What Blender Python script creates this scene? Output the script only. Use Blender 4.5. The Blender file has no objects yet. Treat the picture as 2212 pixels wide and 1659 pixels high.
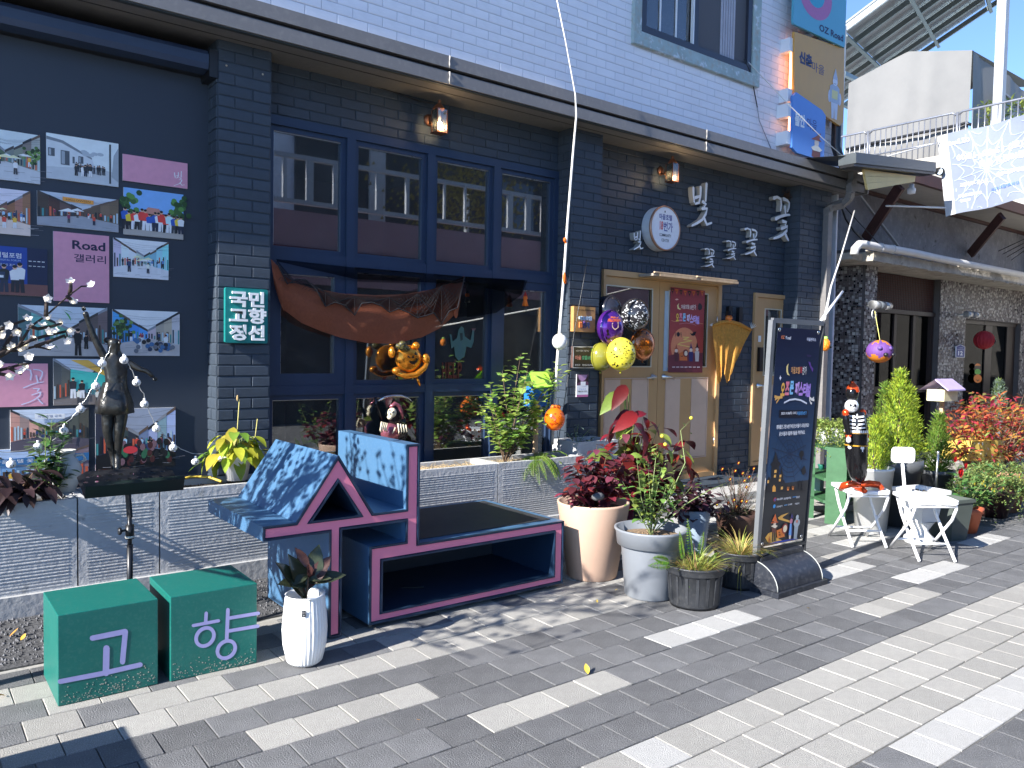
import bpy, bmesh, math, random
from mathutils import Vector, Matrix, geometry
from math import sin, cos, pi, radians, tan, atan2, sqrt
rnd = random.Random(7)
SC = bpy.context.scene
COL = SC.collection

# ------------------------------------------------------------------ camera
FPX, YAW, PIT, ROL, CAMH = 1722.3, 0.907776, -0.04271, 0.018221, 1.42     # solved from the facade's vanishing points (2212 px wide picture)
_F = Vector((cos(YAW), sin(YAW), 0)); _R = Vector((sin(YAW), -cos(YAW), 0)); _U = Vector((0, 0, 1))
F2 = _F*cos(PIT)+_U*sin(PIT); U2 = _U*cos(PIT)-_F*sin(PIT)
R3 = _R*cos(ROL)+U2*sin(ROL); U3 = U2*cos(ROL)-_R*sin(ROL)
cam = bpy.data.cameras.new('camera'); camo = bpy.data.objects.new('camera', cam); COL.objects.link(camo)
camo.matrix_world = Matrix.Translation((0, 0, CAMH)) @ Matrix((R3, U3, -F2)).transposed().to_4x4()
cam.sensor_width = 36; cam.lens = FPX/2212*36; cam.clip_start = 0.05; cam.clip_end = 1500
SC.camera = camo

# ------------------------------------------------------------------ world, sun, exposure
SUN_AZ, SUN_EL = radians(6.2), radians(29.5)
TRAVEL = Vector((cos(SUN_EL)*cos(SUN_AZ), cos(SUN_EL)*sin(SUN_AZ), -sin(SUN_EL)))
w = bpy.data.worlds.new('World'); SC.world = w; w.use_nodes = True
nt = w.node_tree; bg = nt.nodes['Background']; sky = nt.nodes.new('ShaderNodeTexSky')
sky.sky_type = 'NISHITA'; sky.sun_disc = False; sky.sun_elevation = SUN_EL
sky.sun_rotation = radians(90)-atan2(-TRAVEL.y, -TRAVEL.x); sky.altitude = 3000; sky.air_density = 0.75; sky.dust_density = 0.05; sky.ozone_density = 4.0
nt.links.new(sky.outputs[0], bg.inputs[0]); bg.inputs[1].default_value = 0.15
sl = bpy.data.lights.new('sun', 'SUN'); sl.energy = 5.0; sl.angle = radians(0.53); sl.color = (1, .965, .92)
so = bpy.data.objects.new('sun', sl); COL.objects.link(so); so.rotation_euler = TRAVEL.to_track_quat('-Z', 'Y').to_euler()
vs = SC.view_settings; vs.view_transform = 'Standard'; vs.look = 'None'; vs.gamma = 1; vs.exposure = 1.42; vs.use_curve_mapping = False
SC.cycles.max_bounces = 8; SC.cycles.transparent_max_bounces = 12
SC.cycles.caustics_reflective = False; SC.cycles.caustics_refractive = False

# ------------------------------------------------------------------ pixel -> place (on a known plane)
def ray(px, py):
    return F2 + R3*((px-1106.)/FPX) + U3*(-(py-829.5)/FPX)
def PL(px, py, n, c):
    d = ray(px, py); o = Vector((0, 0, CAMH)); n = Vector(n)
    return o + d*((c-n.dot(o))/n.dot(d))
def PY(px, py, c): return PL(px, py, (0, 1, 0), c)
def PX(px, py, c): return PL(px, py, (1, 0, 0), c)
def PZ(px, py, c=0.): return PL(px, py, (0, 0, 1), c)
def PP(px, py, o, n):
    n = Vector(n); return PL(px, py, n, n.dot(Vector(o)))

# ------------------------------------------------------------------ materials
MATS = {}
def mat(name, col, rough=.6, metal=0., var=.10, scale=6., bump=0., bscale=60., spec=.5, isl=0., hue=0., trans=0., coat=0., speck=None, wear=None, sss=0):
    if name in MATS: return MATS[name]
    m = bpy.data.materials.new(name); m.use_nodes = True; MATS[name] = m
    n = m.node_tree.nodes; L = m.node_tree.links; b = n['Principled BSDF']; out = n['Material Output']
    tc = n.new('ShaderNodeTexCoord')
    c4 = (*col, 1)
    nz = n.new('ShaderNodeTexNoise'); nz.inputs['Scale'].default_value = scale; nz.inputs['Detail'].default_value = 6; nz.inputs['Roughness'].default_value = .65
    L.new(tc.outputs['Object'], nz.inputs['Vector'])
    hs = n.new('ShaderNodeHueSaturation'); hs.inputs['Color'].default_value = c4
    mr = n.new('ShaderNodeMapRange'); mr.inputs[1].default_value = .3; mr.inputs[2].default_value = .7; mr.inputs[3].default_value = 1-var; mr.inputs[4].default_value = 1+var
    L.new(nz.outputs[0], mr.inputs[0]); val = mr.outputs[0]
    if isl:
        g = n.new('ShaderNodeNewGeometry'); oi = n.new('ShaderNodeObjectInfo')
        ad = n.new('ShaderNodeMath'); ad.operation = 'ADD'; L.new(g.outputs['Random Per Island'], ad.inputs[0]); L.new(oi.outputs['Random'], ad.inputs[1])
        fr = n.new('ShaderNodeMath'); fr.operation = 'FRACT'; L.new(ad.outputs[0], fr.inputs[0])
        m2 = n.new('ShaderNodeMapRange'); m2.inputs[3].default_value = 1-isl; m2.inputs[4].default_value = 1+isl; L.new(fr.outputs[0], m2.inputs[0])
        mu = n.new('ShaderNodeMath'); mu.operation = 'MULTIPLY'; L.new(val, mu.inputs[0]); L.new(m2.outputs[0], mu.inputs[1]); val = mu.outputs[0]
        if hue:
            m3 = n.new('ShaderNodeMapRange'); m3.inputs[3].default_value = .5-hue; m3.inputs[4].default_value = .5+hue
            sq = n.new('ShaderNodeMath'); sq.operation = 'MULTIPLY'; sq.inputs[1].default_value = 7.13; L.new(fr.outputs[0], sq.inputs[0])
            f2 = n.new('ShaderNodeMath'); f2.operation = 'FRACT'; L.new(sq.outputs[0], f2.inputs[0]); L.new(f2.outputs[0], m3.inputs[0]); L.new(m3.outputs[0], hs.inputs['Hue'])
    L.new(val, hs.inputs['Value']); colout = hs.outputs[0]
    if speck:                                   # (colour, amount 0..1, scale)
        sn = n.new('ShaderNodeTexNoise'); sn.inputs['Scale'].default_value = speck[2]; sn.inputs['Detail'].default_value = 3; L.new(tc.outputs['Object'], sn.inputs['Vector'])
        sm = n.new('ShaderNodeMapRange'); sm.inputs[1].default_value = .5; sm.inputs[2].default_value = .72; sm.inputs[3].default_value = 0; sm.inputs[4].default_value = speck[1]; L.new(sn.outputs[0], sm.inputs[0])
        mx = n.new('ShaderNodeMix'); mx.data_type = 'RGBA'; L.new(sm.outputs[0], mx.inputs[0]); L.new(colout, mx.inputs[6]); mx.inputs[7].default_value = (*speck[0], 1); colout = mx.outputs[2]
    if wear:                                    # (colour, threshold, scale) stains or flaking with an outline of their own
        wn = n.new('ShaderNodeTexNoise'); wn.inputs['Scale'].default_value = wear[2]; wn.inputs['Detail'].default_value = 10; wn.inputs['Roughness'].default_value = .7; L.new(tc.outputs['Object'], wn.inputs['Vector'])
        wm = n.new('ShaderNodeMapRange'); wm.inputs[1].default_value = wear[1]; wm.inputs[2].default_value = wear[1]+.06; L.new(wn.outputs[0], wm.inputs[0])
        mx = n.new('ShaderNodeMix'); mx.data_type = 'RGBA'; L.new(wm.outputs[0], mx.inputs[0]); L.new(colout, mx.inputs[6]); mx.inputs[7].default_value = (*wear[0], 1); colout = mx.outputs[2]
    L.new(colout, b.inputs['Base Color'])
    b.inputs['Metallic'].default_value = metal; b.inputs['Specular IOR Level'].default_value = spec
    rr = n.new('ShaderNodeMapRange'); rr.inputs[3].default_value = max(rough-.08, .02); rr.inputs[4].default_value = min(rough+.1, 1); L.new(nz.outputs[0], rr.inputs[0]); L.new(rr.outputs[0], b.inputs['Roughness'])
    if coat: b.inputs['Coat Weight'].default_value = coat; b.inputs['Coat Roughness'].default_value = .1
    if bump:
        bn = n.new('ShaderNodeTexNoise'); bn.inputs['Scale'].default_value = bscale; bn.inputs['Detail'].default_value = 5; L.new(tc.outputs['Object'], bn.inputs['Vector'])
        bp = n.new('ShaderNodeBump'); bp.inputs['Strength'].default_value = bump; bp.inputs['Distance'].default_value = .01; L.new(bn.outputs[0], bp.inputs['Height']); L.new(bp.outputs[0], b.inputs['Normal'])
    if trans:
        t = n.new('ShaderNodeBsdfTranslucent'); L.new(colout, t.inputs[0]); mx = n.new('ShaderNodeMixShader'); mx.inputs[0].default_value = trans
        L.new(b.outputs[0], mx.inputs[1]); L.new(t.outputs[0], mx.inputs[2]); L.new(mx.outputs[0], out.inputs[0])
    return m

def glass_mat(name, tint=(.75, .8, .8), refl=1.5, base=.04, dirt=.06):
    if name in MATS: return MATS[name]
    m = bpy.data.materials.new(name); m.use_nodes = True; MATS[name] = m
    n = m.node_tree.nodes; L = m.node_tree.links; n.remove(n['Principled BSDF']); out = n['Material Output']
    tr = n.new('ShaderNodeBsdfTransparent'); tr.inputs[0].default_value = (*tint, 1)
    gl = n.new('ShaderNodeBsdfGlossy'); gl.inputs['Roughness'].default_value = .015; gl.inputs[0].default_value = (1, 1, 1, 1)
    fr = n.new('ShaderNodeFresnel'); fr.inputs[0].default_value = 1.5
    ma = n.new('ShaderNodeMath'); ma.operation = 'MULTIPLY_ADD'; ma.inputs[1].default_value = refl; ma.inputs[2].default_value = base; ma.use_clamp = True
    L.new(fr.outputs[0], ma.inputs[0]); mx = n.new('ShaderNodeMixShader'); L.new(ma.outputs[0], mx.inputs[0]); L.new(tr.outputs[0], mx.inputs[1]); L.new(gl.outputs[0], mx.inputs[2])
    d = n.new('ShaderNodeBsdfDiffuse'); d.inputs[0].default_value = (.5, .5, .48, 1); nz = n.new('ShaderNodeTexNoise'); nz.inputs['Scale'].default_value = 5; nz.inputs['Detail'].default_value = 8
    tc = n.new('ShaderNodeTexCoord'); L.new(tc.outputs['Object'], nz.inputs[0])
    mr = n.new('ShaderNodeMapRange'); mr.inputs[1].default_value = .45; mr.inputs[2].default_value = .8; mr.inputs[3].default_value = dirt*.3; mr.inputs[4].default_value = dirt; L.new(nz.outputs[0], mr.inputs[0])
    m2 = n.new('ShaderNodeMixShader'); L.new(mr.outputs[0], m2.inputs[0]); L.new(mx.outputs[0], m2.inputs[1]); L.new(d.outputs[0], m2.inputs[2]); L.new(m2.outputs[0], out.inputs[0])
    return m

def emit_mat(name, col, s):
    if name in MATS: return MATS[name]
    m = bpy.data.materials.new(name); m.use_nodes = True; MATS[name] = m
    n = m.node_tree.nodes; L = m.node_tree.links; n.remove(n['Principled BSDF']); e = n.new('ShaderNodeEmission')
    e.inputs[0].default_value = (*col, 1); e.inputs[1].default_value = s; L.new(e.outputs[0], n['Material Output'].inputs[0]); return m

def print_mat(name='printed_colour', rough=.45, trans=0., metal=0., coat=0., alpha=1.):
    if name in MATS: return MATS[name]
    m = bpy.data.materials.new(name); m.use_nodes = True; MATS[name] = m
    n = m.node_tree.nodes; L = m.node_tree.links; b = n['Principled BSDF']; a = n.new('ShaderNodeVertexColor'); a.layer_name = 'Col'
    tc = n.new('ShaderNodeTexCoord'); nz = n.new('ShaderNodeTexNoise'); nz.inputs['Scale'].default_value = 30; L.new(tc.outputs['Object'], nz.inputs[0])
    hs = n.new('ShaderNodeHueSaturation'); mr = n.new('ShaderNodeMapRange'); mr.inputs[3].default_value = .9; mr.inputs[4].default_value = 1.1; L.new(nz.outputs[0], mr.inputs[0]); L.new(mr.outputs[0], hs.inputs['Value'])
    L.new(a.outputs[0], hs.inputs['Color']); L.new(hs.outputs[0], b.inputs['Base Color']); b.inputs['Roughness'].default_value = rough; b.inputs['Metallic'].default_value = metal
    b.inputs['Coat Weight'].default_value = coat; b.inputs['Alpha'].default_value = alpha
    if trans:
        t = n.new('ShaderNodeBsdfTranslucent'); L.new(hs.outputs[0], t.inputs[0]); mx = n.new('ShaderNodeMixShader'); mx.inputs[0].default_value = trans
        L.new(b.outputs[0], mx.inputs[1]); L.new(t.outputs[0], mx.inputs[2]); L.new(mx.outputs[0], n['Material Output'].inputs[0])
    return m
def lin(h):
    h = h.lstrip('#'); c = [int(h[i:i+2], 16)/255 for i in (0, 2, 4)]
    return tuple((x/12.92 if x <= .04045 else ((x+.055)/1.055)**2.4) for x in c)

# ------------------------------------------------------------------ scene graph helpers
OFF = {}
def off(o):
    v = Vector((0, 0, 0))
    while o is not None:
        v = v + Vector(o.location); o = o.parent
    return v
def tag(o, label=None, cat=None, group=None, kind=None):
    if label: o['label'] = label
    if cat: o['category'] = cat
    if group: o['group'] = group
    if kind: o['kind'] = kind
    return o
def thing(name, label, cat, loc, group=None):
    o = bpy.data.objects.new(name, None); COL.objects.link(o); o.location = loc; o.empty_display_size = .1
    return tag(o, label, cat, group)
def copy_tree(o, parent=None):
    c = o.copy(); COL.objects.link(c)
    if parent is not None: c.parent = parent
    for ch in list(o.children): copy_tree(ch, c)
    return c

class MB:
    def __init__(s): s.v = []; s.f = []; s.m = []; s.mats = []; s.sm = []
    def mi(s, m):
        if m not in s.mats: s.mats.append(m)
        return s.mats.index(m)
    def add(s, vs, fs, m, smooth=False):
        b = len(s.v); s.v += [Vector(p) for p in vs]; k = s.mi(m)
        for f in fs: s.f.append([b+i for i in f]); s.m.append(k); s.sm.append(smooth)
    def box(s, x0, x1, y0, y1, z0, z1, m):
        x0, x1 = sorted((x0, x1)); y0, y1 = sorted((y0, y1)); z0, z1 = sorted((z0, z1))
        s.add([(x0, y0, z0), (x1, y0, z0), (x1, y1, z0), (x0, y1, z0), (x0, y0, z1), (x1, y0, z1), (x1, y1, z1), (x0, y1, z1)],
              [(3, 2, 1, 0), (4, 5, 6, 7), (0, 1, 5, 4), (1, 2, 6, 5), (2, 3, 7, 6), (3, 0, 4, 7)], m)
    def obox(s, c, ax, ay, az, m):                      # centre and three half-axis vectors
        c = Vector(c); ax = Vector(ax); ay = Vector(ay); az = Vector(az)
        P = [c+ax*i+ay*j+az*k for k in (-1, 1) for (i, j) in ((-1, -1), (1, -1), (1, 1), (-1, 1))]
        s.add(P, [(3, 2, 1, 0), (4, 5, 6, 7), (0, 1, 5, 4), (1, 2, 6, 5), (2, 3, 7, 6), (3, 0, 4, 7)], m)
    def bar(s, a, b, w, h, m, up=(0, 0, 1)):            # rectangular bar from a to b
        a = Vector(a); b = Vector(b); d = (b-a); l = d.length; d.normalize(); u = Vector(up)
        sd = d.cross(u)
        if sd.length < 1e-4: sd = d.cross(Vector((0, 1, 0)))
        sd.normalize(); u = sd.cross(d)
        s.obox((a+b)/2, d*l/2, sd*w/2, u*h/2, m)
    def tube(s, pts, rad, m, seg=8, cap=True, smooth=True):
        pts = [Vector(p) for p in pts]; n = len(pts)
        if not isinstance(rad, (list, tuple)): rad = [rad]*n
        b = []; fs = []; prev = None
        for i, p in enumerate(pts):
            d = (pts[min(i+1, n-1)]-pts[max(i-1, 0)])
            if d.length < 1e-9: d = Vector((0, 0, 1))
            d.normalize()
            if prev is None:
                u = d.orthogonal().normalized()
            else:
                u = prev-d*prev.dot(d)
                u = u.normalized() if u.length > 1e-5 else d.orthogonal().normalized()
            prev = u; v = d.cross(u)
            for k in range(seg):
                a = 2*pi*k/seg; b.append(p+(u*cos(a)+v*sin(a))*rad[i])
        for i in range(n-1):
            for k in range(seg):
                k2 = (k+1) % seg; fs.append((i*seg+k, i*seg+k2, (i+1)*seg+k2, (i+1)*seg+k))
        if cap: fs.append(tuple(range(seg-1, -1, -1))); fs.append(tuple((n-1)*seg+k for k in range(seg)))
        s.add(b, fs, m, smooth)
    def lathe(s, prof, c, m, seg=28, axis=(0, 0, 1), rib=0, ribn=0, smooth=True, ang=None):
        c = Vector(c); ax = Vector(axis).normalized(); u = Vector((1, 0, 0)) if abs(ax.x) < .9 else Vector((0, 1, 0)); u = (u-ax*u.dot(ax)).normalized(); v = ax.cross(u)
        b = []; fs = []
        for (r, z) in prof:
            for k in range(seg):
                a = 2*pi*k/seg; rr = r*(1+(rib*(cos(a*ribn)) if rib else 0)); b.append(c+ax*z+(u*cos(a)+v*sin(a))*rr)
        for i in range(len(prof)-1):
            for k in range(seg):
                k2 = (k+1) % seg; fs.append((i*seg+k, i*seg+k2, (i+1)*seg+k2, (i+1)*seg+k))
        s.add(b, fs, m, smooth)
    def disc(s, c, r, m, seg=20, n=(0, 0, 1)):
        c = Vector(c); n = Vector(n).normalized(); u = n.orthogonal().normalized(); v = n.cross(u)
        s.add([c+(u*cos(2*pi*k/seg)+v*sin(2*pi*k/seg))*r for k in range(seg)], [tuple(range(seg))], m)
    def ell(s, c, r, m, seg=14, ring=9, rot=None):
        c = Vector(c); r = Vector(r) if not isinstance(r, (int, float)) else Vector((r, r, r)); b = []; fs = []
        for i in range(ring+1):
            t = pi*i/ring
            for k in range(seg):
                a = 2*pi*k/seg; p = Vector((r.x*sin(t)*cos(a), r.y*sin(t)*sin(a), r.z*cos(t)))
                if rot is not None: p = rot @ p
                b.append(c+p)
        for i in range(ring):
            for k in range(seg):
                k2 = (k+1) % seg; fs.append(((i+1)*seg+k, (i+1)*seg+k2, i*seg+k2, i*seg+k))
        s.add(b, fs, m, True)
    def prism(s, poly, mapf, d0, d1, m, mside=None, holes=(), back=True, mhole=None):
        # poly: outline in (u,v); mapf(u,v,d)->world; from depth d0 (front) to d1 (back)
        loops = [list(poly)]+[list(h) for h in holes]
        tri = geometry.tessellate_polygon([[Vector((p[0], p[1], 0)) for p in lp] for lp in loops])
        flat = [p for lp in loops for p in lp]
        fr = [mapf(p[0], p[1], d0) for p in flat]
        s.add(fr, [tuple(t) for t in tri], m)
        if back: s.add([mapf(p[0], p[1], d1) for p in flat], [tuple(reversed(t)) for t in tri], mside or m)
        for li, lp in enumerate(loops):
            n = len(lp)
            for i in range(n):
                a = lp[i]; b2 = lp[(i+1) % n]
                s.add([mapf(a[0], a[1], d0), mapf(b2[0], b2[1], d0), mapf(b2[0], b2[1], d1), mapf(a[0], a[1], d1)], [(0, 1, 2, 3)], (mhole if li and mhole else mside) or m)
    def leaf(s, p, d, up, L, W, m, fold=.25, curl=.2, pts=3):
        p = Vector(p); d = Vector(d).normalized(); up = Vector(up); sd = d.cross(up)
        if sd.length < 1e-3: sd = d.orthogonal()
        sd.normalize(); n = sd.cross(d)
        prof = {2: ((.0, .0), (.45, 1.), (1., 0.)), 3: ((0., .1), (.33, .9), (.68, .8), (1., .0)), 5: ((0, .08), (.15, .6), (.35, .95), (.55, 1.), (.78, .66), (1., 0.))}[pts]
        b = []
        for (t, wd) in prof:
            q = p+d*(L*t)-n*(curl*L*t*t)
            b += [q+sd*(W*.5*wd)+n*(fold*W*.5*wd), q, q-sd*(W*.5*wd)+n*(fold*W*.5*wd)]
        fs = []
        for i in range(len(prof)-1):
            fs += [(3*i, 3*i+1, 3*i+4, 3*i+3), (3*i+1, 3*i+2, 3*i+5, 3*i+4)]
        s.add(b, fs, m, True)
    def mesh(s, name, o=Vector((0, 0, 0))):
        me = bpy.data.meshes.new(name); me.from_pydata([tuple(v-o) for v in s.v], [], s.f)
        for m in s.mats: me.materials.append(m)
        me.polygons.foreach_set('material_index', s.m); me.polygons.foreach_set('use_smooth', s.sm); me.update(); return me
    def build(s, name, parent=None, label=None, cat=None, group=None, kind=None, loc=None):
        if parent is not None:
            o = bpy.data.objects.new(name, s.mesh(name, off(parent))); COL.objects.link(o); o.parent = parent
        else:
            if loc is None:
                xs = [v.x for v in s.v]; ys = [v.y for v in s.v]; zs = [v.z for v in s.v]
                loc = Vector(((min(xs)+max(xs))/2, (min(ys)+max(ys))/2, min(zs)))
            o = bpy.data.objects.new(name, s.mesh(name, Vector(loc))); COL.objects.link(o); o.location = loc
        return tag(o, label, cat, group, kind)

def put(name, mesh, parent, loc, rot=None, scale=None):     # one piece sharing mesh data
    o = bpy.data.objects.new(name, mesh); COL.objects.link(o); o.parent = parent
    o.location = Vector(loc)-(off(parent) if parent is not None else Vector((0, 0, 0)))
    if rot is not None: o.rotation_euler = rot
    if scale is not None: o.scale = scale
    return o
def frame_rot(x, n):        # rotation whose local X runs along x and local Z along n
    x = Vector(x).normalized(); n = Vector(n); n = (n-x*n.dot(x)).normalized(); y = n.cross(x)
    return Matrix((x, y, n)).transposed().to_euler()

# ------------------------------------------------------------------ flat print (lettering, posters) as thin coloured layers
_TX = {}
def glyphs(txt, bold):
    k = (txt, bold)
    if k not in _TX:
        c = bpy.data.curves.new('lettering', 'FONT'); c.body = txt; c.resolution_u = 2; c.offset = bold; c.fill_mode = 'FRONT'
        o = bpy.data.objects.new('lettering', c); COL.objects.link(o); bpy.context.view_layer.update()
        me = bpy.data.meshes.new_from_object(o.evaluated_get(bpy.context.evaluated_depsgraph_get()))
        vs = [v.co.copy() for v in me.vertices]; fs = [tuple(p.vertices) for p in me.polygons]
        bpy.data.objects.remove(o); bpy.data.curves.remove(c); bpy.data.meshes.remove(me)
        if vs:
            x0 = min(v.x for v in vs); x1 = max(v.x for v in vs); y0 = min(v.y for v in vs); y1 = max(v.y for v in vs)
            vs = [((v.x-x0)/(x1-x0), (v.y-y0)/(y1-y0)) for v in vs]; asp = (x1-x0)/(y1-y0)
        else: asp = 1
        _TX[k] = (vs, fs, asp)
    return _TX[k]
class Art:
    def __init__(s, mapf, step=4e-4): s.v = []; s.f = []; s.c = []; s.map = mapf; s.k = 0; s.step = step
    def put(s, pts, fs, col, l):
        s.k += 1; d = (l+1)*s.step+s.k*1.5e-6; b = len(s.v); s.v += [s.map(p[0], p[1], d) for p in pts]
        if isinstance(col, str): col = lin(col)
        for f in fs: s.f.append([b+i for i in f]); s.c.append(col)
    def poly(s, pts, col, l=1):
        if len(pts) > 4:
            tri = geometry.tessellate_polygon([[Vector((p[0], p[1], 0)) for p in pts]]); s.put(pts, tri, col, l)
        else: s.put(pts, [tuple(range(len(pts)))], col, l)
    def rect(s, x0, y0, x1, y1, col, l=1, sub=1):
        for i in range(sub):
            for j in range(sub):
                a, b = x0+(x1-x0)*i/sub, x0+(x1-x0)*(i+1)/sub; c, d = y0+(y1-y0)*j/sub, y0+(y1-y0)*(j+1)/sub
                s.put([(a, c), (b, c), (b, d), (a, d)], [(0, 1, 2, 3)], col, l)
    def circ(s, cx, cy, rx, ry, col, l=1, n=20, a0=0, a1=2*pi):
        s.put([(cx+rx*cos(a0+(a1-a0)*k/n), cy+ry*sin(a0+(a1-a0)*k/n)) for k in range(n if a1-a0 > 6.28 else n+1)], [tuple(range(n if a1-a0 > 6.28 else n+1))], col, l)
    def line(s, pts, w, col, l=1, ends=True):
        for i in range(len(pts)-1):
            a, b = pts[i], pts[i+1]; dx, dy = b[0]-a[0], b[1]-a[1]; L = math.hypot(dx, dy) or 1; nx, ny = -dy/L*w/2, dx/L*w/2
            s.put([(a[0]+nx, a[1]+ny), (b[0]+nx, b[1]+ny), (b[0]-nx, b[1]-ny), (a[0]-nx, a[1]-ny)], [(0, 1, 2, 3)], col, l)
        if ends:
            for p in pts: s.circ(p[0], p[1], w/2, w/2, col, l, 8)
    def text(s, t, cx, cy, h, col, l=2, w=None, bold=0., shear=0.):   # centred, h may be negative when v grows downwards
        vs, fs, asp = glyphs(t, bold); w = w or abs(h)*asp
        s.put([(cx+(x-.5)*w+shear*(y-.5)*w, cy+(y-.5)*h) for x, y in vs], fs, col, l)
    def build(s, name, parent=None, m=None, **kw):
        o = off(parent) if parent is not None else Vector((0, 0, 0)); me = bpy.data.meshes.new(name)
        me.from_pydata([tuple(Vector(v)-o) for v in s.v], [], s.f); me.materials.append(m or print_mat())
        ca = me.color_attributes.new('Col', 'FLOAT_COLOR', 'CORNER'); i = 0; buf = []
        for f, c in zip(s.f, s.c): buf += list((*c, 1))*len(f)
        ca.data.foreach_set('color', buf); me.update()
        ob = bpy.data.objects.new(name, me); COL.objects.link(ob)
        if parent is not None: ob.parent = parent
        return tag(ob, **kw)
def mapY(Y): return lambda px, py, d: PY(px, py, Y)-Vector((0, d, 0))     # print on a wall that faces the street
def local(o, u, v, n):                                                    # metric print on any plane
    o = Vector(o); u = Vector(u); v = Vector(v); n = Vector(n)
    return lambda a, b, d: o+u*a+v*b+n*d
# ================================================================== MATERIALS
M_dark = mat('dark_navy_brick_paint', (.036, .050, .070), .55, var=.16, scale=3, bump=.25, bscale=90, isl=.10)
M_darkm = mat('dark_navy_mortar', (.030, .044, .062), .7, var=.1)
M_white = mat('white_brick_paint', (.80, .80, .84), .5, var=.05, scale=2, bump=.12, bscale=60, isl=.025, wear=((.55, .56, .6), .69, 1.3))
M_whitem = mat('white_mortar_paint', (.56, .57, .62), .6, var=.08)
M_fascia = mat('brown_grey_metal_fascia', (.18, .17, .165), .42, metal=.1, var=.10, scale=1.5, bump=.05, speck=((.3, .28, .25), .25, 25))
M_soffit = mat('dark_soffit_board', (.035, .045, .05), .6, var=.15, scale=2)
M_frame = mat('navy_window_frame_paint', (.019, .036, .075), .4, var=.10, scale=4, bump=.06, bscale=40, spec=.5)
M_panel = mat('dark_gallery_panel', (.028, .037, .054), .5, var=.08, scale=1.5)
M_hood = mat('dark_navy_shutter_box', (.028, .045, .085), .38, var=.08)
M_glass = glass_mat('shop_window_glass', tint=(.55, .6, .62), refl=3.0, base=.07)
M_door = mat('tan_door_paint', (.52, .31, .14), .5, var=.07, scale=3, bump=.05)
M_stripe = mat('pale_pink_door_panel', (.62, .44, .33), .5, var=.05)
M_black = mat('black_plastic', (.012, .012, .013), .35, var=.1)
M_chrome = mat('brushed_steel', (.6, .6, .58), .28, metal=1, var=.05)
M_conc = mat('pale_concrete', (.42, .41, .39), .8, var=.14, scale=4, bump=.3, bscale=50, speck=((.2, .2, .19), .5, 60))
M_white_pl = mat('white_plastic', (.82, .82, .82), .35, var=.03)
M_wood = mat('raw_pale_wood', (.52, .36, .22), .65, var=.22, scale=12, bump=.1)
M_rope = mat('white_rope', (.7, .68, .64), .8, var=.1)

# ================================================================== GROUND AND PAVING
g = MB(); g.box(-60, 120, -60, 120, -.5, -.066, mat('bedding_sand', (.20, .19, .175), .95, var=.2, scale=30, bump=.4))
g.build('ground', kind='structure', loc=(0, 0, -.066))
M_pl = mat('light_granite_paver', (.30, .288, .26), .82, var=.10, scale=25, isl=.13, bump=.55, bscale=220, speck=((.66, .64, .6), .55, 240))
M_pd = mat('dark_granite_paver', (.118, .118, .118), .78, var=.24, scale=7, isl=.26, bump=.7, bscale=180, speck=((.26, .26, .27), .7, 200), wear=((.36, .35, .34), .69, 9))
M_pw = mat('bright_white_paver', (.39, .382, .36), .82, var=.08, scale=25, isl=.08, bump=.5, bscale=220, speck=((.8, .8, .78), .4, 240))
def paver_mesh(m):
    b = MB(); c = .0022; x, y, h = .0905, .0885, .0
    P = [(-x, -y, -.06), (x, -y, -.06), (x, y, -.06), (-x, y, -.06), (-x, -y, -c), (x, -y, -c), (x, y, -c), (-x, y, -c), (-x+c, -y+c, 0), (x-c, -y+c, 0), (x-c, y-c, 0), (-x+c, y-c, 0)]
    b.add(P, [(0, 1, 5, 4), (1, 2, 6, 5), (2, 3, 7, 6), (3, 0, 4, 7), (4, 5, 9, 8), (5, 6, 10, 9), (6, 7, 11, 10), (7, 4, 8, 11), (8, 9, 10, 11)], m)
    return b
PM = {k: paver_mesh(m) for k, m in (('l', M_pl), ('d', M_pd), ('w', M_pw))}
PME = {k: v.mesh('paver') for k, v in PM.items()}
paving = MB(); paving.box(-6, 40, -6, 6.0, -.066, -.012, mat('paving_joint_grout', (.33, .32, .29), .95, var=.25, scale=40))
paving = paving.build('paving', kind='structure', loc=(0, 0, -.012))
ROW, PIT_X = .1835, .1845
zA = lambda a, b: PZ(.4464*a, 1206.9+.4464*b); zB = lambda a, b: PZ(822.9+.372*a, 1152+.372*b); zC = lambda a, b: PZ(1426.4+.3552*a, 1042.3+.3552*b)
runs = []
for f_, a_, b_, c_, d_, k_ in ((zA, 30, 465, 215, 430, 'l'), (zA, 0, 640, 240, 600, 'l'), (zA, 0, 850, 375, 760, 'l'), (zA, 625, 665, 1110, 575, 'l'), (zA, 1250, 860, 2135, 640, 'l'),
        (zB, 0, 970, 350, 900, 'l'), (zB, 630, 1010, 1340, 870, 'l'), (zB, 170, 570, 400, 560, 'l'), (zB, 500, 490, 1300, 330, 'l'), (zC, 0, 940, 600, 815, 'w'), (zC, 1180, 765, 1680, 680, 'l'),
        (zC, 1000, 565, 1330, 500, 'w'), (zC, 1480, 570, 1890, 515, 'w'), (zC, 1880, 390, 2160, 345, 'w'), (zC, 890, 290, 1130, 262, 'w'), (zC, 1030, 360, 1500, 300, 'w'), (zC, 940, 440, 1230, 420, 'l')):
    p, q = f_(a_, b_), f_(c_, d_); runs.append((math.floor(((p.y+q.y)/2-1.945)/ROW), p.x-.02, q.x+.02, k_))
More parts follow.
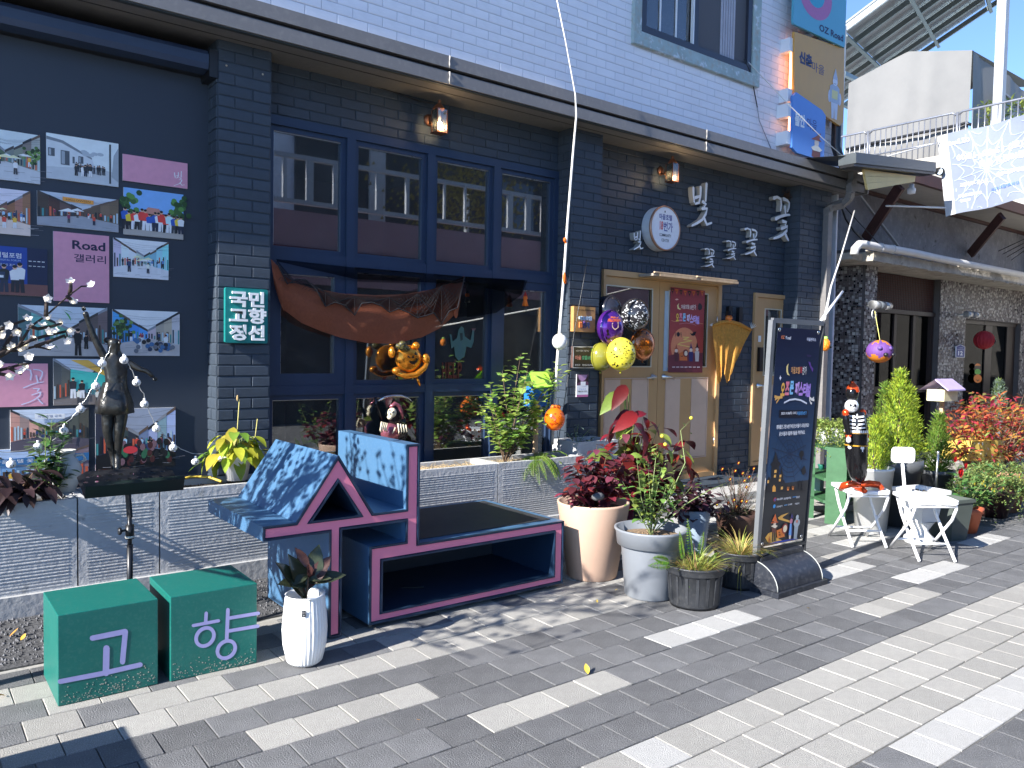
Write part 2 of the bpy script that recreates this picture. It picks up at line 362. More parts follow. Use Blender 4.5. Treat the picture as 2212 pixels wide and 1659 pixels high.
def paver_kind(x, y, r):
    k = math.floor((y-1.945)/ROW)
    if 1.40 < y < 1.95: return 'l' if r.random() > .05 else 'w'
    if y < 1.40: return 'w' if (k == -4 and math.sin(x*1.9+1.2) > .35) else 'd'
    for kk, a, b, c in runs:
        if kk == k and a < x < b: return c
    if k == 6 and x < 3.42: return 'l'
    if k >= 8: return 'l' if r.random() < (.7 if x < 5 else .55) else ('w' if x > 5 and r.random() < .5 else 'd')
    if k == 7 and x < 3.5: return 'd' if r.random() < .75 else 'l'
    return 'd'
plist = []
for j in range(-30, 22):
    y = 1.945+ROW*(j+.5)
    for i in range(-30, 190):
        x = PIT_X*(i+.5*(j % 2)); d = Vector((x, y, 0))-Vector((0, 0, CAMH)); dep = d.dot(F2)
        if dep < .4: 
            if x < -3 or y < -3 or x > 8: continue
            sx = sy = 9
        else: sx = d.dot(R3)/dep*FPX+1106; sy = -d.dot(U3)/dep*FPX+829.5
        k = paver_kind(x, y, rnd); vis = -60 < sx < 2280 and sy < 1720 and dep >= .4
        if (y > 4.7 and x < 6.0) or (y > 4.05 and x < 1.85): continue
        if dep > 26 or (not vis and (abs(x) > 14 or y < -4)): continue
        plist.append((0 if not vis else -1/dep, x, y, k, rnd.uniform(-.0016, .0016)))
plist.sort(key=lambda t: t[0])
far = MB()
for n_, (s_, x, y, k, dz) in enumerate(plist):
    if n_ < 300 and s_ < 0:
        put('paver', PME[k], paving, (x, y, dz), (rnd.uniform(-.009, .009), rnd.uniform(-.009, .009), rnd.uniform(-.012, .012)))
    else:
        b = PM[k]; far.add([v+Vector((x, y, dz)) for v in b.v], b.f, b.mats[0])
far.build('pavers', paving, kind='stuff')
# gravel strip along the foot of the planters
M_grav = mat('dark_gravel', (.10, .10, .105), .9, var=.35, scale=40, isl=.5)
gv = MB(); gv.box(-4, 1.9, 4.02, 4.74, -.05, -.004, mat('gravel_bed', (.07, .07, .072), .95, var=.4, scale=60, bump=1))
for i in range(2600):
    x = rnd.uniform(-.6, 1.9); y = rnd.uniform(4.05, 4.72); r = rnd.uniform(.004, .010); z = rnd.uniform(-.002, .004)
    P = [(x+r*rnd.uniform(.6, 1.2)*cos(a), y+r*rnd.uniform(.6, 1.2)*sin(a), z-.004) for a in (0, 1.57, 3.14, 4.71)]+[(x, y, z+r*.7)]
    gv.add(P, [(0, 1, 4), (1, 2, 4), (2, 3, 4), (3, 0, 4)], M_grav)
gv.build('gravel', kind='stuff')

# ================================================================== THE NAVY SHOP
YP, YB = 5.2, 5.38                 # pier fronts, recessed wall
ZS, ZF0, ZF1, ZG0, ZG1 = 3.358, 3.345, 3.545, 3.432, 3.458
shop = thing('shop_building', 'long two-storey shop building, navy painted brick below a white brick upper floor', 'building', (5.4, 5.6, 0))
bricks = []          # (area in the picture, centre, size, axis, material)
def brick_area(c):
    d = Vector(c)-Vector((0, 0, CAMH)); dep = d.dot(F2)
    if dep < .5: return 0
    sx = d.dot(R3)/dep*FPX+1106; sy = -d.dot(U3)/dep*FPX+829.5
    if not (-20 < sx < 2230 and -20 < sy < 1680): return 0
    return 1/(dep*dep)
def lay(x0, x1, z0, z1, Y, m, pitch=.235, course=.0715, gap=.008, proud=.007, skips=(), z_off=0, axis='y', th=.03):
    """running-bond bricks on a wall facing -Y (axis y) or -X (axis x, x0..x1 are then y values)"""
    k0 = math.floor((z0-z_off)/course); k1 = math.ceil((z1-z_off)/course)
    for k in range(k0, k1):
        a, b = max(z_off+k*course, z0), min(z_off+(k+1)*course, z1)
        if b-a < .012: continue
        i = math.floor(x0/pitch)-1
        while True:
            u0 = (i+.5*(k % 2))*pitch; u1 = u0+pitch; i += 1
            if u0 >= x1: break
            u0, u1 = max(u0, x0), min(u1, x1)
            if u1-u0 < .02: continue
            segs = [(u0, u1)]
            for (sx0, sx1, sz0, sz1) in skips:
                if b > sz0+.01 and a < sz1-.01:
                    ns = []
                    for (p, q) in segs:
                        if q <= sx0 or p >= sx1: ns.append((p, q)); continue
                        if p < sx0: ns.append((p, sx0))
                        if q > sx1: ns.append((sx1, q))
                    segs = ns
            for (p, q) in segs:
                if q-p < .02: continue
                pr = proud*rnd.uniform(.7, 1.25)
                if axis == 'y': c = ((p+q)/2, Y-pr+th/2, (a+b)/2); s = (q-p-gap, th, b-a-gap)
                else: c = (Y-pr+th/2, (p+q)/2, (a+b)/2); s = (th, q-p-gap, b-a-gap)
                ar = brick_area(c)
                if ar > 0: bricks.append((ar, c, s, axis, m))
# --- dark mortar backing: piers and recessed walls, butted
wl = MB()
P1, P2, P3 = (1.656, 2.004), (4.668, 5.038), (8.155, 8.80)
for (a, b) in (P1, P2, P3): wl.box(a, b, YP, 5.62, -.06, ZS-.002, M_darkm)
wl.box(P1[1], P2[0], YB, 5.62, 2.975, ZS-.002, M_darkm)        # over the shopfront
wl.box(P1[1], P2[0], YB, 5.62, -.06, .30, M_darkm)             # under the shopfront
D1 = (5.235, 6.985, .12, 2.185); D2 = (7.585, 8.42, .17, 2.105)
wl.box(P2[1], D1[0], YB, 5.62, -.06, ZS-.002, M_darkm)
wl.box(D1[0], D1[1], YB, 5.62, D1[3], ZS-.002, M_darkm); wl.box(D1[0], D1[1], YB-.0, 5.62, -.06, D1[2], M_darkm)
wl.box(D1[1], D2[0], YB, 5.62, -.06, ZS-.002, M_darkm)
wl.box(D2[0], D2[1]-.27, YB, 5.62, D2[3], ZS-.002, M_darkm); wl.box(D2[0], P3[0], YB+.0, 5.62, -.06, D2[2], M_darkm)
wl.build('lower_wall', shop)
lay(*P1, 0, ZS, YP, M_dark, proud=.006); lay(*P2, 0, ZS, YP, M_dark, z_off=.03, proud=.006); lay(*P3, 0, ZS, YP, M_dark)
for (xx, z0) in ((P1[0], 0), (P2[0], 0), (P3[0], 0)): lay(YP+.004, YB-.002, z0, ZS, xx, M_dark, axis='x', pitch=.2, proud=.006)
lay(P1[1], P2[0], 2.98, ZS, YB, M_dark); 
lay(P2[1], P3[0], .0, ZS, YB, M_dark, skips=((D1[0]-.01, D1[1]+.01, 0, D1[3]+.09), (D2[0]-.01, 9, 0, D2[3]+.01)))
# soldier course above the double door
x = D1[0]
while x < D1[1]-.03: bricks.append((brick_area((x, YB, 2.3)), (x+.033, YB-.006+.015, D1[3]+.047), (.060, .03, .078), 'y', M_dark)); x += .067
# --- upper white wall
uw = MB(); WZ0, WZ1 = ZF1-.06, 6.6
WIN = (5.50, 7.12, 4.36, 6.2)
for (a, b, c, d) in ((-6, WIN[0], WZ0, WZ1), (WIN[1], 8.93, WZ0, WZ1), (WIN[0], WIN[1], WZ0, WIN[2]), (WIN[0], WIN[1], WIN[3], WZ1)): uw.box(a, b, YP, 5.6, c, d, M_whitem)
uw.box(8.93, 8.96, YP, 14, 0, WZ1, M_whitem)
uw.build('upper_wall', shop)
lay(1.0, 8.93, WZ0+.02, 5.7, YP, M_white, proud=.005, gap=.007, skips=((WIN[0]-.13, WIN[1]+.13, WIN[2]-.13, 9),))
bricks.sort(key=lambda t: -t[0])
def unit_brick(m):
    b = MB(); e, h = .018, .06
    # front chamfered on every side, local -Y is the face
    P = [(-.5, .5, -.5), (.5, .5, -.5), (.5, .5, .5), (-.5, .5, .5), (-.5, -.42, -.5), (.5, -.42, -.5), (.5, -.42, .5), (-.5, -.42, .5), (-.5+e, -.5, -.5+h), (.5-e, -.5, -.5+h), (.5-e, -.5, .5-h), (-.5+e, -.5, .5-h)]
    b.add(P, [(0, 1, 5, 4), (1, 2, 6, 5), (2, 3, 7, 6), (3, 0, 4, 7), (4, 5, 9, 8), (5, 6, 10, 9), (6, 7, 11, 10), (7, 4, 8, 11), (8, 9, 10, 11)], m)
    return b
UB = {}; UBM = {}
for m in (M_dark, M_white): UB[m] = unit_brick(m); UBM[m] = UB[m].mesh('brick')
rest = MB(); Rx = Matrix.Rotation(-pi/2, 3, 'Z')
for n_, (ar, c, s, ax, m) in enumerate(bricks):
    if n_ < 300:
        o = put('brick', UBM[m], shop, c, None if ax == 'y' else (0, 0, -pi/2), s if ax == 'y' else (s[1], s[0], s[2]))
    else:
        b = UB[m]; sc = s if ax == 'y' else (s[1], s[0], s[2]); P = []
        for v in b.v:
            q = Vector((v.x*sc[0], v.y*sc[1], v.z*sc[2]))
            if ax == 'x': q = Rx @ q
            P.append(q+Vector(c))
        rest.add(P, b.f, m)
rest.build('bricks', shop, kind='stuff')

# --- eave: two stepped bands with a dark groove, seams, soffit
ev = MB(); YF = 4.95
ev.box(-6, 9.12, YF, 5.6, ZF0, ZG0, M_fascia); ev.box(-6, 9.12, YF+.03, 5.6, ZG0, ZG1, M_black); ev.box(-6, 9.12, YF-.006, YP+.0, ZG1, ZF1, M_fascia)
ev.build('eave', shop)
sf = MB(); sf.box(-6, 9.12, YF+.02, 5.62, ZF0+.004, ZS+.003, M_soffit); sf.box(-6, 9.1, YF+.015, YF+.05, ZF0-.008, ZF0+.004, M_soffit)
sf.box(-6, 9.1, 5.13, 5.137, ZF0-.002, ZF0+.004, M_black)
sf.build('soffit', shop)
for px in (970, 1524):
    X = PY(px, 180+(px-970)*.27, YF).x; b = MB(); sm_ = mat('dried_sealant', (.38, .36, .33), .6, var=.2, scale=30)
    for zz0, zz1 in ((ZF0, ZG0), (ZG1, ZF1)):
        pts = [Vector((X+rnd.uniform(-.004, .006), YF-.008, zz0+(zz1-zz0)*t)) for t in (0, .3, .6, 1)]; b.tube(pts, [.004, .006, .003, .007], sm_, 6)
    b.build('sealant_seam', shop)
# --- roller-shutter box and gallery panel on the left
gp = MB(); gp.box(-6, P1[0]-.002, 5.37, 5.62, .0, 3.30, M_panel); gp.build('gallery_panel', shop)
hd = MB(); 
prof = [(5.30, 3.135), (5.205, 3.145), (5.195, 3.18), (5.195, 3.235), (5.215, 3.262), (5.368, 3.262)]
x0, x1 = -6, 1.60
for i in range(len(prof)-1):
    (a, b), (c, d) = prof[i], prof[i+1]; hd.add([(x0, a, b), (x1, a, b), (x1, c, d), (x0, c, d)], [(0, 1, 2, 3)], M_hood)
hd.add([(x1, a, b) for a, b in prof]+[(x1, 5.368, 3.135)], [tuple(range(len(prof)+1))], M_black)
hd.add([(x0, 5.30, 3.135), (x1, 5.30, 3.135), (x1, 5.368, 3.135), (x0, 5.368, 3.135)], [(3, 2, 1, 0)], M_black)
hd.box(1.602, 1.652, 5.19, 5.36, 3.10, 3.27, M_black)
hd.build('shutter_box', shop)
for (px, py) in ((409*.3617*.5486+219.4+189, 141),): pass
for (zx, zy) in ((1360, 713), (1755, 808)):
    p = PY((400+zx*.3617)*.5486, (zy*.3617)*.5486, YP-.008); b = MB(); b.ell(p, (.007, .004, .007), mat('rusty_screw', (.45, .38, .3), .5), 8, 5); b.build('screw', shop)

# --- shopfront window wall: every sash and pane a part
def sash(x0, x1, z0, z1, w, y0, y1, name='window', pane=True, wb=None, label=None):
    f = MB(); wb = wb or w
    f.box(x0, x0+w, y0, y1, z0, z1, M_frame); f.box(x1-w, x1, y0, y1, z0, z1, M_frame)
    f.box(x0+w, x1-w, y0, y1, z0, z0+wb, M_frame); f.box(x0+w, x1-w, y0, y1, z1-w, z1, M_frame)
    o = f.build(name, shop, label=label)
    if pane:
        g = MB(); g.box(x0+w, x1-w, (y0+y1)/2, (y0+y1)/2+.006, z0+wb, z1-w, M_glass); g.build('pane', o)
        t = MB(); k = .006
        t.box(x0+w, x0+w+k, y0+.012, y0+.022, z0+wb, z1-w, M_chrome); t.box(x0+w, x1-w, y0+.012, y0+.022, z1-w-k, z1-w, M_chrome); t.build('glazing_strip', o)
    return o
mu = MB(); ZT = 2.99
XM = [2.66, 3.345, 3.985]           # mullion centres
mu.box(P1[1], P2[0], YB-.03, YB+.06, 2.93, ZT, M_frame)
mu.box(P1[1], P1[1]+.05, YB-.028, YB+.06, .3, 2.93, M_frame); mu.box(P2[0]-.05, P2[0], YB-.028, YB+.06, .3, 2.93, M_frame)
for xm in XM: mu.box(xm-.034, xm+.034, YB-.035, YB+.06, .3, 2.93, M_frame)
edges = [P1[1]+.05, *[v for xm in XM for v in (xm-.034, xm+.034)], P2[0]-.05]
for i in range(0, 8, 2):
    mu.box(edges[i], edges[i+1], YB-.030, YB+.06, 2.005, 2.075, M_frame); mu.box(edges[i], edges[i+1], YB-.030, YB+.06, 1.075, 1.140, M_frame)
    mu.box(edges[i], edges[i+1], YB-.030, YB+.06, .3, .36, M_frame)
mu.build('window_framework', shop)
for i in range(0, 8, 2):
    a, b = edges[i], edges[i+1]
    sash(a, b, 2.075, 2.93, .035, YB-.008, YB+.04)
    if i == 0: sash(a, b, 1.14, 2.005, .085, YB-.025, YB+.035, label='casement window with a wide navy sash')
    elif i == 6: sash(a, b, 1.14, 2.005, .07, YB-.02, YB+.035)
    else: sash(a, b, 1.14, 2.005, .035, YB-.008, YB+.04)
    sash(a, b, .36, 1.075, .035, YB-.008, YB+.04)
# --- room behind the glass
rm = MB(); mi_ = mat('plum_interior_wall', (.20, .09, .115), .8, var=.1); mg_ = mat('interior_grey', (.22, .22, .23), .8, var=.1)
rm.box(P1[1], 7.4, 8.6, 8.7, 0, 3.3, mi_); rm.box(1.9, 2.0, 5.63, 8.6, 0, 3.3, mg_); rm.box(7.4, 7.5, 5.63, 8.6, 0, 3.3, mi_)
rm.box(2.0, 7.4, 5.63, 8.6, -.05, 0.02, mat('interior_floor', (.12, .10, .09), .5)); rm.box(2.0, 7.4, 5.63, 8.6, 3.3, 3.35, mg_)
rm.box(2.3, 3.2, 7.9, 8.4, .02, .95, mat('interior_counter', (.10, .07, .05), .6)); rm.box(3.5, 3.56, 7.2, 8.6, .02, 2.2, mi_); rm.box(4.1, 4.6, 8.2, 8.6, .02, 1.7, mg_)
rm.box(4.7, 5.0, 5.63, 8.6, 0.02, 3.3, mi_)
rm.build('interior_room', shop)

# --- double door with glazed leaves
def lever(o, p, dx):
    b = MB(); b.lathe([(0, -.002), (.030, -.002), (.030, -.010), (.016, -.016), (.013, -.05), (0, -.05)], p, M_chrome, 18, axis=(0, 1, 0))
    q = Vector(p)+Vector((0, -.045, 0)); b.tube([q, q+Vector((dx*.04, -.004, -.002)), q+Vector((dx*.12, .006, -.012))], [.011, .010, .008], M_chrome, 8)
    b.build('handle', o)
dfr = MB(); a, b_, z0, z1 = D1
dfr.box(a, b_, YB-.035, YB+.08, z1-.055, z1, M_door); dfr.box(b_-.05, b_, YB-.035, YB+.08, z0, z1-.055, M_door); dfr.box(a, a+.03, YB-.035, YB+.08, z0, z1-.055, M_door); dfr.box(a+.03, b_-.05, YB-.03, YB+.08, z0, z0+.05, M_door)
dfr.build('door_frame', shop)
def leaf_door(x0, x1, z0, z1, gx, gz, name, stripes, hinge_right, lever_x, lev_dir, lev_z=1.18, lab=None):
    m = MB(); y0, y1 = YB-.012, YB+.03
    m.box(x0, gx[0], y0, y1, z0, z1, M_door); m.box(gx[1], x1, y0, y1, z0, z1, M_door)
    m.box(gx[0], gx[1], y0, y1, gz[1], z1, M_door); m.box(gx[0], gx[1], y0, y1, z0, gz[0], M_door)
    d = m.build(name, shop, label=lab)
    g = MB(); g.box(gx[0], gx[1], YB+.004, YB+.01, gz[0], gz[1], M_glass); g.build('pane', d)
    e = MB(); k = .012; mm = mat('glazing_bead', (.62, .55, .42), .4)
    e.box(gx[0]-k, gx[0], y0-.008, y0+.01, gz[0]-k, gz[1]+k, mm); e.box(gx[1], gx[1]+k, y0-.008, y0+.01, gz[0]-k, gz[1]+k, mm); e.box(gx[0], gx[1], y0-.008, y0+.01, gz[1], gz[1]+k, mm); e.box(gx[0], gx[1], y0-.008, y0+.01, gz[0]-k, gz[0], mm)
    e.build('glazing_bead', d)
    for (s0, s1) in stripes:
        p = MB(); p.box(s0, s1, y0-.007, y0, z0+.17, gz[0]-.13, M_stripe); p.build('pale_panel', d)
    t = MB(); lo, hi = min(s[0] for s in stripes)-.014, max(s[1] for s in stripes)+.014
    for (q0, q1, r0, r1) in ((lo, lo+.01, z0+.155, gz[0]-.115), (hi-.01, hi, z0+.155, gz[0]-.115), (lo+.01, hi-.01, gz[0]-.125, gz[0]-.115), (lo+.01, hi-.01, z0+.155, z0+.165)): t.box(q0, q1, y0-.009, y0, r0, r1, M_stripe)
    t.build('panel_moulding', d)
    lever(d, (lever_x, y0, lev_z), lev_dir)
    if hinge_right is not None:
        for hz in (z0+.32, z1-.35):
            h = MB(); h.tube([(hinge_right, y0-.008, hz-.04), (hinge_right, y0-.008, hz+.04)], .009, M_chrome, 8); h.build('hinge', d)
    return d
mid = 6.03
leaf_door(D1[0]+.032, mid-.003, D1[2]+.052, D1[3]-.058, (5.24+.05, 5.915), (1.285, 2.035), 'door', ((5.30, 5.50), (5.66, 5.88)), None, 5.955, -1)
leaf_door(mid+.003, D1[1]-.052, D1[2]+.052, D1[3]-.058, (6.17, 6.77), (1.285, 2.035), 'door', ((6.16, 6.37), (6.55, 6.80)), D1[1]-.05, 6.115, 1)
a, b_, z0, z1 = D2
f2 = MB(); f2.box(a, P3[0]-.001, YB-.03, YB+.08, z1-.045, z1, M_door); f2.box(a, a+.045, YB-.03, YB+.08, z0, z1-.045, M_door); f2.box(a+.045, P3[0]-.001, YB-.03, YB+.08, z0, z0+.04, M_door); f2.build('door_frame', shop)
side = leaf_door(a+.047, P3[0]-.003, z0+.042, z1-.048, (7.80, 8.10), (1.19, 1.93), 'side_door', ((7.80, 8.08),), None, 7.70, 1, 1.07)
k = MB(); k.box(7.675, 7.735, YB-.05, YB-.014, 1.23, 1.50, M_black); k.build('keypad_lock', side)
k = MB(); k.box(7.68, 7.725, YB-.02, YB-.014, 1.56, 1.63, M_white_pl); k.build('white_sticker', side)
# threshold slab and step
st = MB(); st.box(P2[1]-.3, 9.0, 4.66, 5.375, -.05, .075, M_conc); st.box(P2[1]+.1, 7.3, 5.0, 5.36, .075, .118, M_darkm); st.build('threshold_slab', shop)
# --- upper window with weathered timber trim
M_trim = mat('flaking_mint_timber', (.36, .45, .44), .7, var=.15, scale=5, bump=.3, bscale=30, wear=((.60, .66, .68), .55, 7), speck=((.42, .30, .2), .5, 18))
M_sash = mat('dark_upvc_sash', (.035, .038, .055), .35, var=.05)
wf = MB(); a, b_, z0, z1 = WIN
wf.box(a-.02, a+.045, YP-.02, YP+.06, z0, z1, M_sash); wf.box(b_-.045, b_+.02, YP-.02, YP+.06, z0, z1, M_sash); wf.box(a+.045, b_-.045, YP-.02, YP+.06, z0, z0+.07, M_sash)
xm = 6.26; wf.box(xm-.035, xm+.03, YP-.012, YP+.05, z0+.07, z1, M_sash)
uwin = wf.build('upper_window', shop)
t = MB(); t.add([(a-.14, YP-.045, z0-.13), (b_+.14, YP-.045, z0-.13), (b_+.03, YP-.03, z0), (a-.03, YP-.03, z0), (a-.14, YP, z0-.13), (b_+.14, YP, z0-.13), (b_+.03, YP, z0), (a-.03, YP, z0)],
      [(0, 1, 2, 3), (4, 5, 1, 0), (3, 2, 6, 7), (1, 5, 6, 2), (4, 0, 3, 7)], M_trim); t.build('sill_board', uwin)
for s_ in (-1, 1):
    X0 = a-.03 if s_ < 0 else b_+.03; X1 = X0+s_*.11; t = MB(); P = [(X0, YP-.03, z0), (X1, YP-.045, z0-.13), (X1, YP-.045, z1), (X0, YP-.03, z1)]; Q = [(p[0], YP, p[2]) for p in P]
    t.add(P+Q, [(0, 1, 2, 3), (0, 3, 7, 4), (1, 5, 6, 2), (0, 4, 5, 1)] if s_ > 0 else [(3, 2, 1, 0), (4, 7, 3, 0), (2, 6, 5, 1), (1, 5, 4, 0)], M_trim); t.build('side_board', uwin)
gp_ = MB(); gp_.box(a+.045, xm-.035, YP+.03, YP+.036, z0+.07, z1, glass_mat('upper_glass', (.8, .85, .9), 1.6, .08)); gp_.build('pane', uwin)
gp_ = MB(); gp_.box(xm+.03, b_-.045, YP+.015, YP+.021, z0+.07, z1, mat('insect_screen', (.10, .10, .11), .8, var=.05)); gp_.build('insect_screen', uwin)
gp_ = MB(); [gp_.box(xm+.40+i*.04, xm+.43+i*.04, YP+.008, YP+.014, z0+.07, z1, mat('pale_curtain', (.42, .42, .47), .8)) for i in range(6)]; gp_.build('curtain', uwin)
br_ = MB(); wb_ = M_white_pl
for i in (1, 2): X = a+.045+(xm-.035-a-.045)*i/3; br_.box(X-.008, X+.008, YP+.016, YP+.028, z0+.07, z1, wb_)
for zz in (4.98, 5.5): br_.box(a+.045, xm-.035, YP+.012, YP+.024, zz-.008, zz+.008, wb_)
br_.box(xm-.05, xm-.036, YP-.016, YP+.02, z0+.07, z1, wb_); br_.build('glazing_bar', uwin)
cu = MB(); [cu.box(a+.05+i*.05, a+.09+i*.05, YP+.12+.02*(i % 2), YP+.13+.02*(i % 2), z0, z1, mat('blue_white_curtain', (.5, .58, .72), .8)) for i in range(12)]; cu.build('curtain', uwin)
bk = MB(); bk.box(a, b_, YP+.5, YP+.52, z0-.1, z1+.1, mg_); bk.box(a, b_, YP+.4, YP+.5, z0-.05, z0, mg_); bk.build('room_wall', uwin)
# --- main roof edge above the picture
rf = MB(); rf.box(-6, 9.3, 4.62, 9.5, 6.6, 6.85, mat('roof_edge', (.2, .2, .21), .6)); rf.box(2.4-2.4, 9.3, 4.55, 9.5, 6.25, 6.6, mat('roof_edge', (.2, .2, .21), .6)); rf.build('roof', shop)
bkw = MB(); bkw.box(-6, 8.9, 9.5, 9.6, 0, 6.6, M_darkm); bkw.box(-6.1, -6, 5.2, 9.5, 0, 6.6, M_darkm); bkw.build('back_wall', shop)
# --- downspout with rainwater head at the corner
ds = MB(); q = lambda zx, zy, Y: PY((2900+zx*.2712)*.5486, (500+zy*.2712)*.5486, Y)
pts = [q(1690, 640, 4.90), q(1690, 760, 4.90), q(1660, 840, 4.90), q(1655, 950, 4.90), q(1640, 1030, 4.92), q(1560, 1110, 4.99), q(1420, 1150, 5.10), q(1330, 1180, 5.16)]
pts += [Vector((pts[-1].x, 5.16, 2.6)), Vector((pts[-1].x, 5.16, .05))]
for i in range(len(pts)-1): ds.bar(pts[i], pts[i+1], .085, .07, M_fascia, up=(0, 1, 0))
for p in pts[1:-1]: ds.ell(p, (.045, .037, .045), M_fascia, 8, 6)
hb = q(1640, 600, 4.90); ds.box(hb.x-.10, hb.x+.16, 4.83, 4.97, hb.z-.03, hb.z+.03, M_fascia)
ds.box(9.12, 9.145, 4.93, 5.6, ZF0-.01, ZF1+.01, M_fascia)
ds.build('downspout', shop)
dp = MB(); dx = PY(1806, 300, 5.12).x
dp.tube([(dx, 5.12, 7), (dx, 5.12, 3.85), (dx+.02, 5.08, 3.72), (dx+.1, 5.0, 3.62)], .055, M_black, 12); dp.build('drainpipe', shop)
# small lean-to roof board over the double door: two raw timber shelves
for (zx0, zx1, zyt) in ((1540, 1965, 215), (2000, 2420, 262)):
    pa = PY((2000+zx0*.3617)*.5486, (1000+zyt*.3617)*.5486, 5.22); pb = PY((2000+zx1*.3617)*.5486, (1000+(zyt+38)*.3617)*.5486, 5.22)
    b = MB(); zt = pa.z+.005; b.box(pa.x+.05, pb.x+.02, 5.13, 5.34, zt-.028, zt-.004, M_wood); b.box(pa.x-.02, pa.x+.05, 5.15, 5.34, zt-.028, zt-.004, mat('grey_weathered_wood', (.30, .25, .2), .7, var=.25, scale=14)); b.box(pa.x-.02, pb.x+.0, 5.13, 5.15, zt-.001, zt+.012, M_wood)
    b.build('timber_shelf', label='raw timber shelf board above the '+('left' if zx0 < 1800 else 'right')+' leaf of the tan double door', cat='shelf', group='timber boards over the door')
# ================================================================== ACROSS THE STREET (seen only as reflections in the windows)
M_pink = mat('dusty_pink_wall', (.42, .25, .27), .7, var=.1, scale=2)
ob = thing('opposite_building', 'pink and dark building with a slatted balcony, seen reflected in the shop windows', 'building', (8, -3.4, 0))
b = MB(); b.box(2.2, 60, -3.45, -3, 2.55, 3.85, M_pink); b.box(2.2, 60, -3.5, -3.05, 0, 2.55, mat('opposite_dark_wall', (.06, .06, .065), .7, var=.3)); b.build('wall', ob)
b = MB(); b.box(7.2, 60, -7, -6.4, 3.85, 6.6, mat('opposite_dark_upper', (.05, .055, .06), .7)); b.box(2.5, 7.2, -7, -6.5, 3.85, 6.9, mat('opposite_pale_upper', (.62, .66, .72), .6)); b.build('upper_wall', ob)
b = MB(); b.tube([(2.2, -2.96, 3.2), (26, -2.96, 3.1)], .025, mat('dark_red_pipe', (.10, .02, .025), .5), 8); b.build('pipe', ob)
b = MB(); mr_ = mat('grey_balcony_rail', (.45, .46, .48), .4)
b.box(2.4, 26, -3.1, -3.02, 4.78, 4.86, mr_); b.box(2.4, 26, -3.1, -3.02, 3.98, 4.06, mr_)
b.build('railing', ob)
for i in range(40):
    x = 2.5+i*.5+rnd.uniform(-.12, .12); b = MB(); b.box(x, x+rnd.choice([.04, .07, .13]), -3.09, -3.03, 4.06, 4.78, mr_); b.build('railing_slat', ob)
for i in range(5):
    x = 3+i*3.6; b = MB(); b.box(x, x+1.4, -3.04, -3.0, .1, 2.2, mat('opposite_shopfront_glass', (.03, .035, .04), .15)); b.build('window', ob)

bw_ = MB(); bw_.box(3.1, 4.6, -6.49, -6.45, 4.7, 6.0, mat('opposite_window', (.08, .1, .13), .2)); [bw_.box(x, x+.06, -6.45, -6.40, 4.6, 6.1, mr_) for x in (3.05, 3.8, 4.6)]; bw_.box(4.9, 5.0, -6.49, -6.42, 3.9, 6.9, mr_); bw_.box(9, 9.4, -6.39, -6.3, 3.9, 6.4, mr_); bw_.box(12.6, 14, -6.39, -6.3, 4.6, 5.9, mat('opposite_window', (.08, .1, .13), .2)); bw_.build('window', ob)
ot = MB(); mo_ = mat('opposite_yellow_foliage', (.20, .17, .04), .7, isl=.5)
for k in range(1400): p = Vector((10.6+rnd.gauss(0, .9), -4.6+rnd.gauss(0, .3), 5.0+rnd.gauss(0, .6))); ot.add([p, p+Vector((.09, 0, .02)), p+Vector((.04, .02, .09))], [(0, 1, 2)], mo_)
ot.tube([(10.6, -4.6, 3.8), (10.6, -4.6, 5)], .06, mr_, 6); ot.build('roof_tree', kind='stuff')
# ================================================================== GALLERY BOARDS on the left panel
GY = 5.37
def board(name, quad, label, paint, cat='photo print', group='prints on the gallery wall', th=.012, base=(.7, .7, .7)):
    """quad: pixel box x0,y0(top left) and x1,y1(bottom right); world box on the panel"""
    p, q = PY(quad[0], quad[1], GY-th), PY(quad[2], quad[3], GY-th)
    x0, z1, x1, z0 = p.x, p.z, q.x, q.z
    t = thing(name, label, cat, ((x0+x1)/2, GY-.001, z0), group)
    b = MB(); b.box(x0, x1, GY-th, GY-.0005, z0, z1, mat('print_board_edge', base, .5)); b.build('backing_board', t)
    A = Art(lambda u, v, d: Vector((x0+(x1-x0)*u, GY-th-d, z0+(z1-z0)*v)))
    paint(A, (x1-x0)/(z1-z0)); A.c = [tuple(min(.84, v*(1.4 if name == 'photo_print' else 1.15)) for v in (lin(c) if isinstance(c, str) else c)) for c in A.c]; A.build('printed_picture', t); return t
def people(A, r, x0, x1, y, h, n, cols, w=.35, lv=6):
    for i in range(n):
        x = x0+(x1-x0)*(i+r.uniform(.2, .8))/n; hh = h*r.uniform(.85, 1.12); c = r.choice(cols); yy = y+r.uniform(-.01, .01); ww = hh*w*.5/A.asp
        A.poly([(x-ww*.7, yy), (x-ww*.1, yy), (x, yy+hh*.4), (x+ww*.15, yy), (x+ww*.75, yy), (x+ww*.6, yy+hh*.5), (x-ww*.6, yy+hh*.5)], r.choice(['1b1c24', '22283a', '3a3a3e', 'c9c9cc', '1a1a1c']), lv)
        A.poly([(x-ww*.7, yy+hh*.45), (x+ww*.7, yy+hh*.45), (x+ww*.85, yy+hh*.78), (x+ww*.35, yy+hh*.84), (x-ww*.35, yy+hh*.84), (x-ww*.9, yy+hh*.76)], c, lv+1)
        A.circ(x, yy+hh*.92, hh*.075/A.asp, hh*.085, 'c99f84', lv+2, 8); A.circ(x, yy+hh*.955, hh*.075/A.asp, hh*.06, '17130f', lv+3, 8)
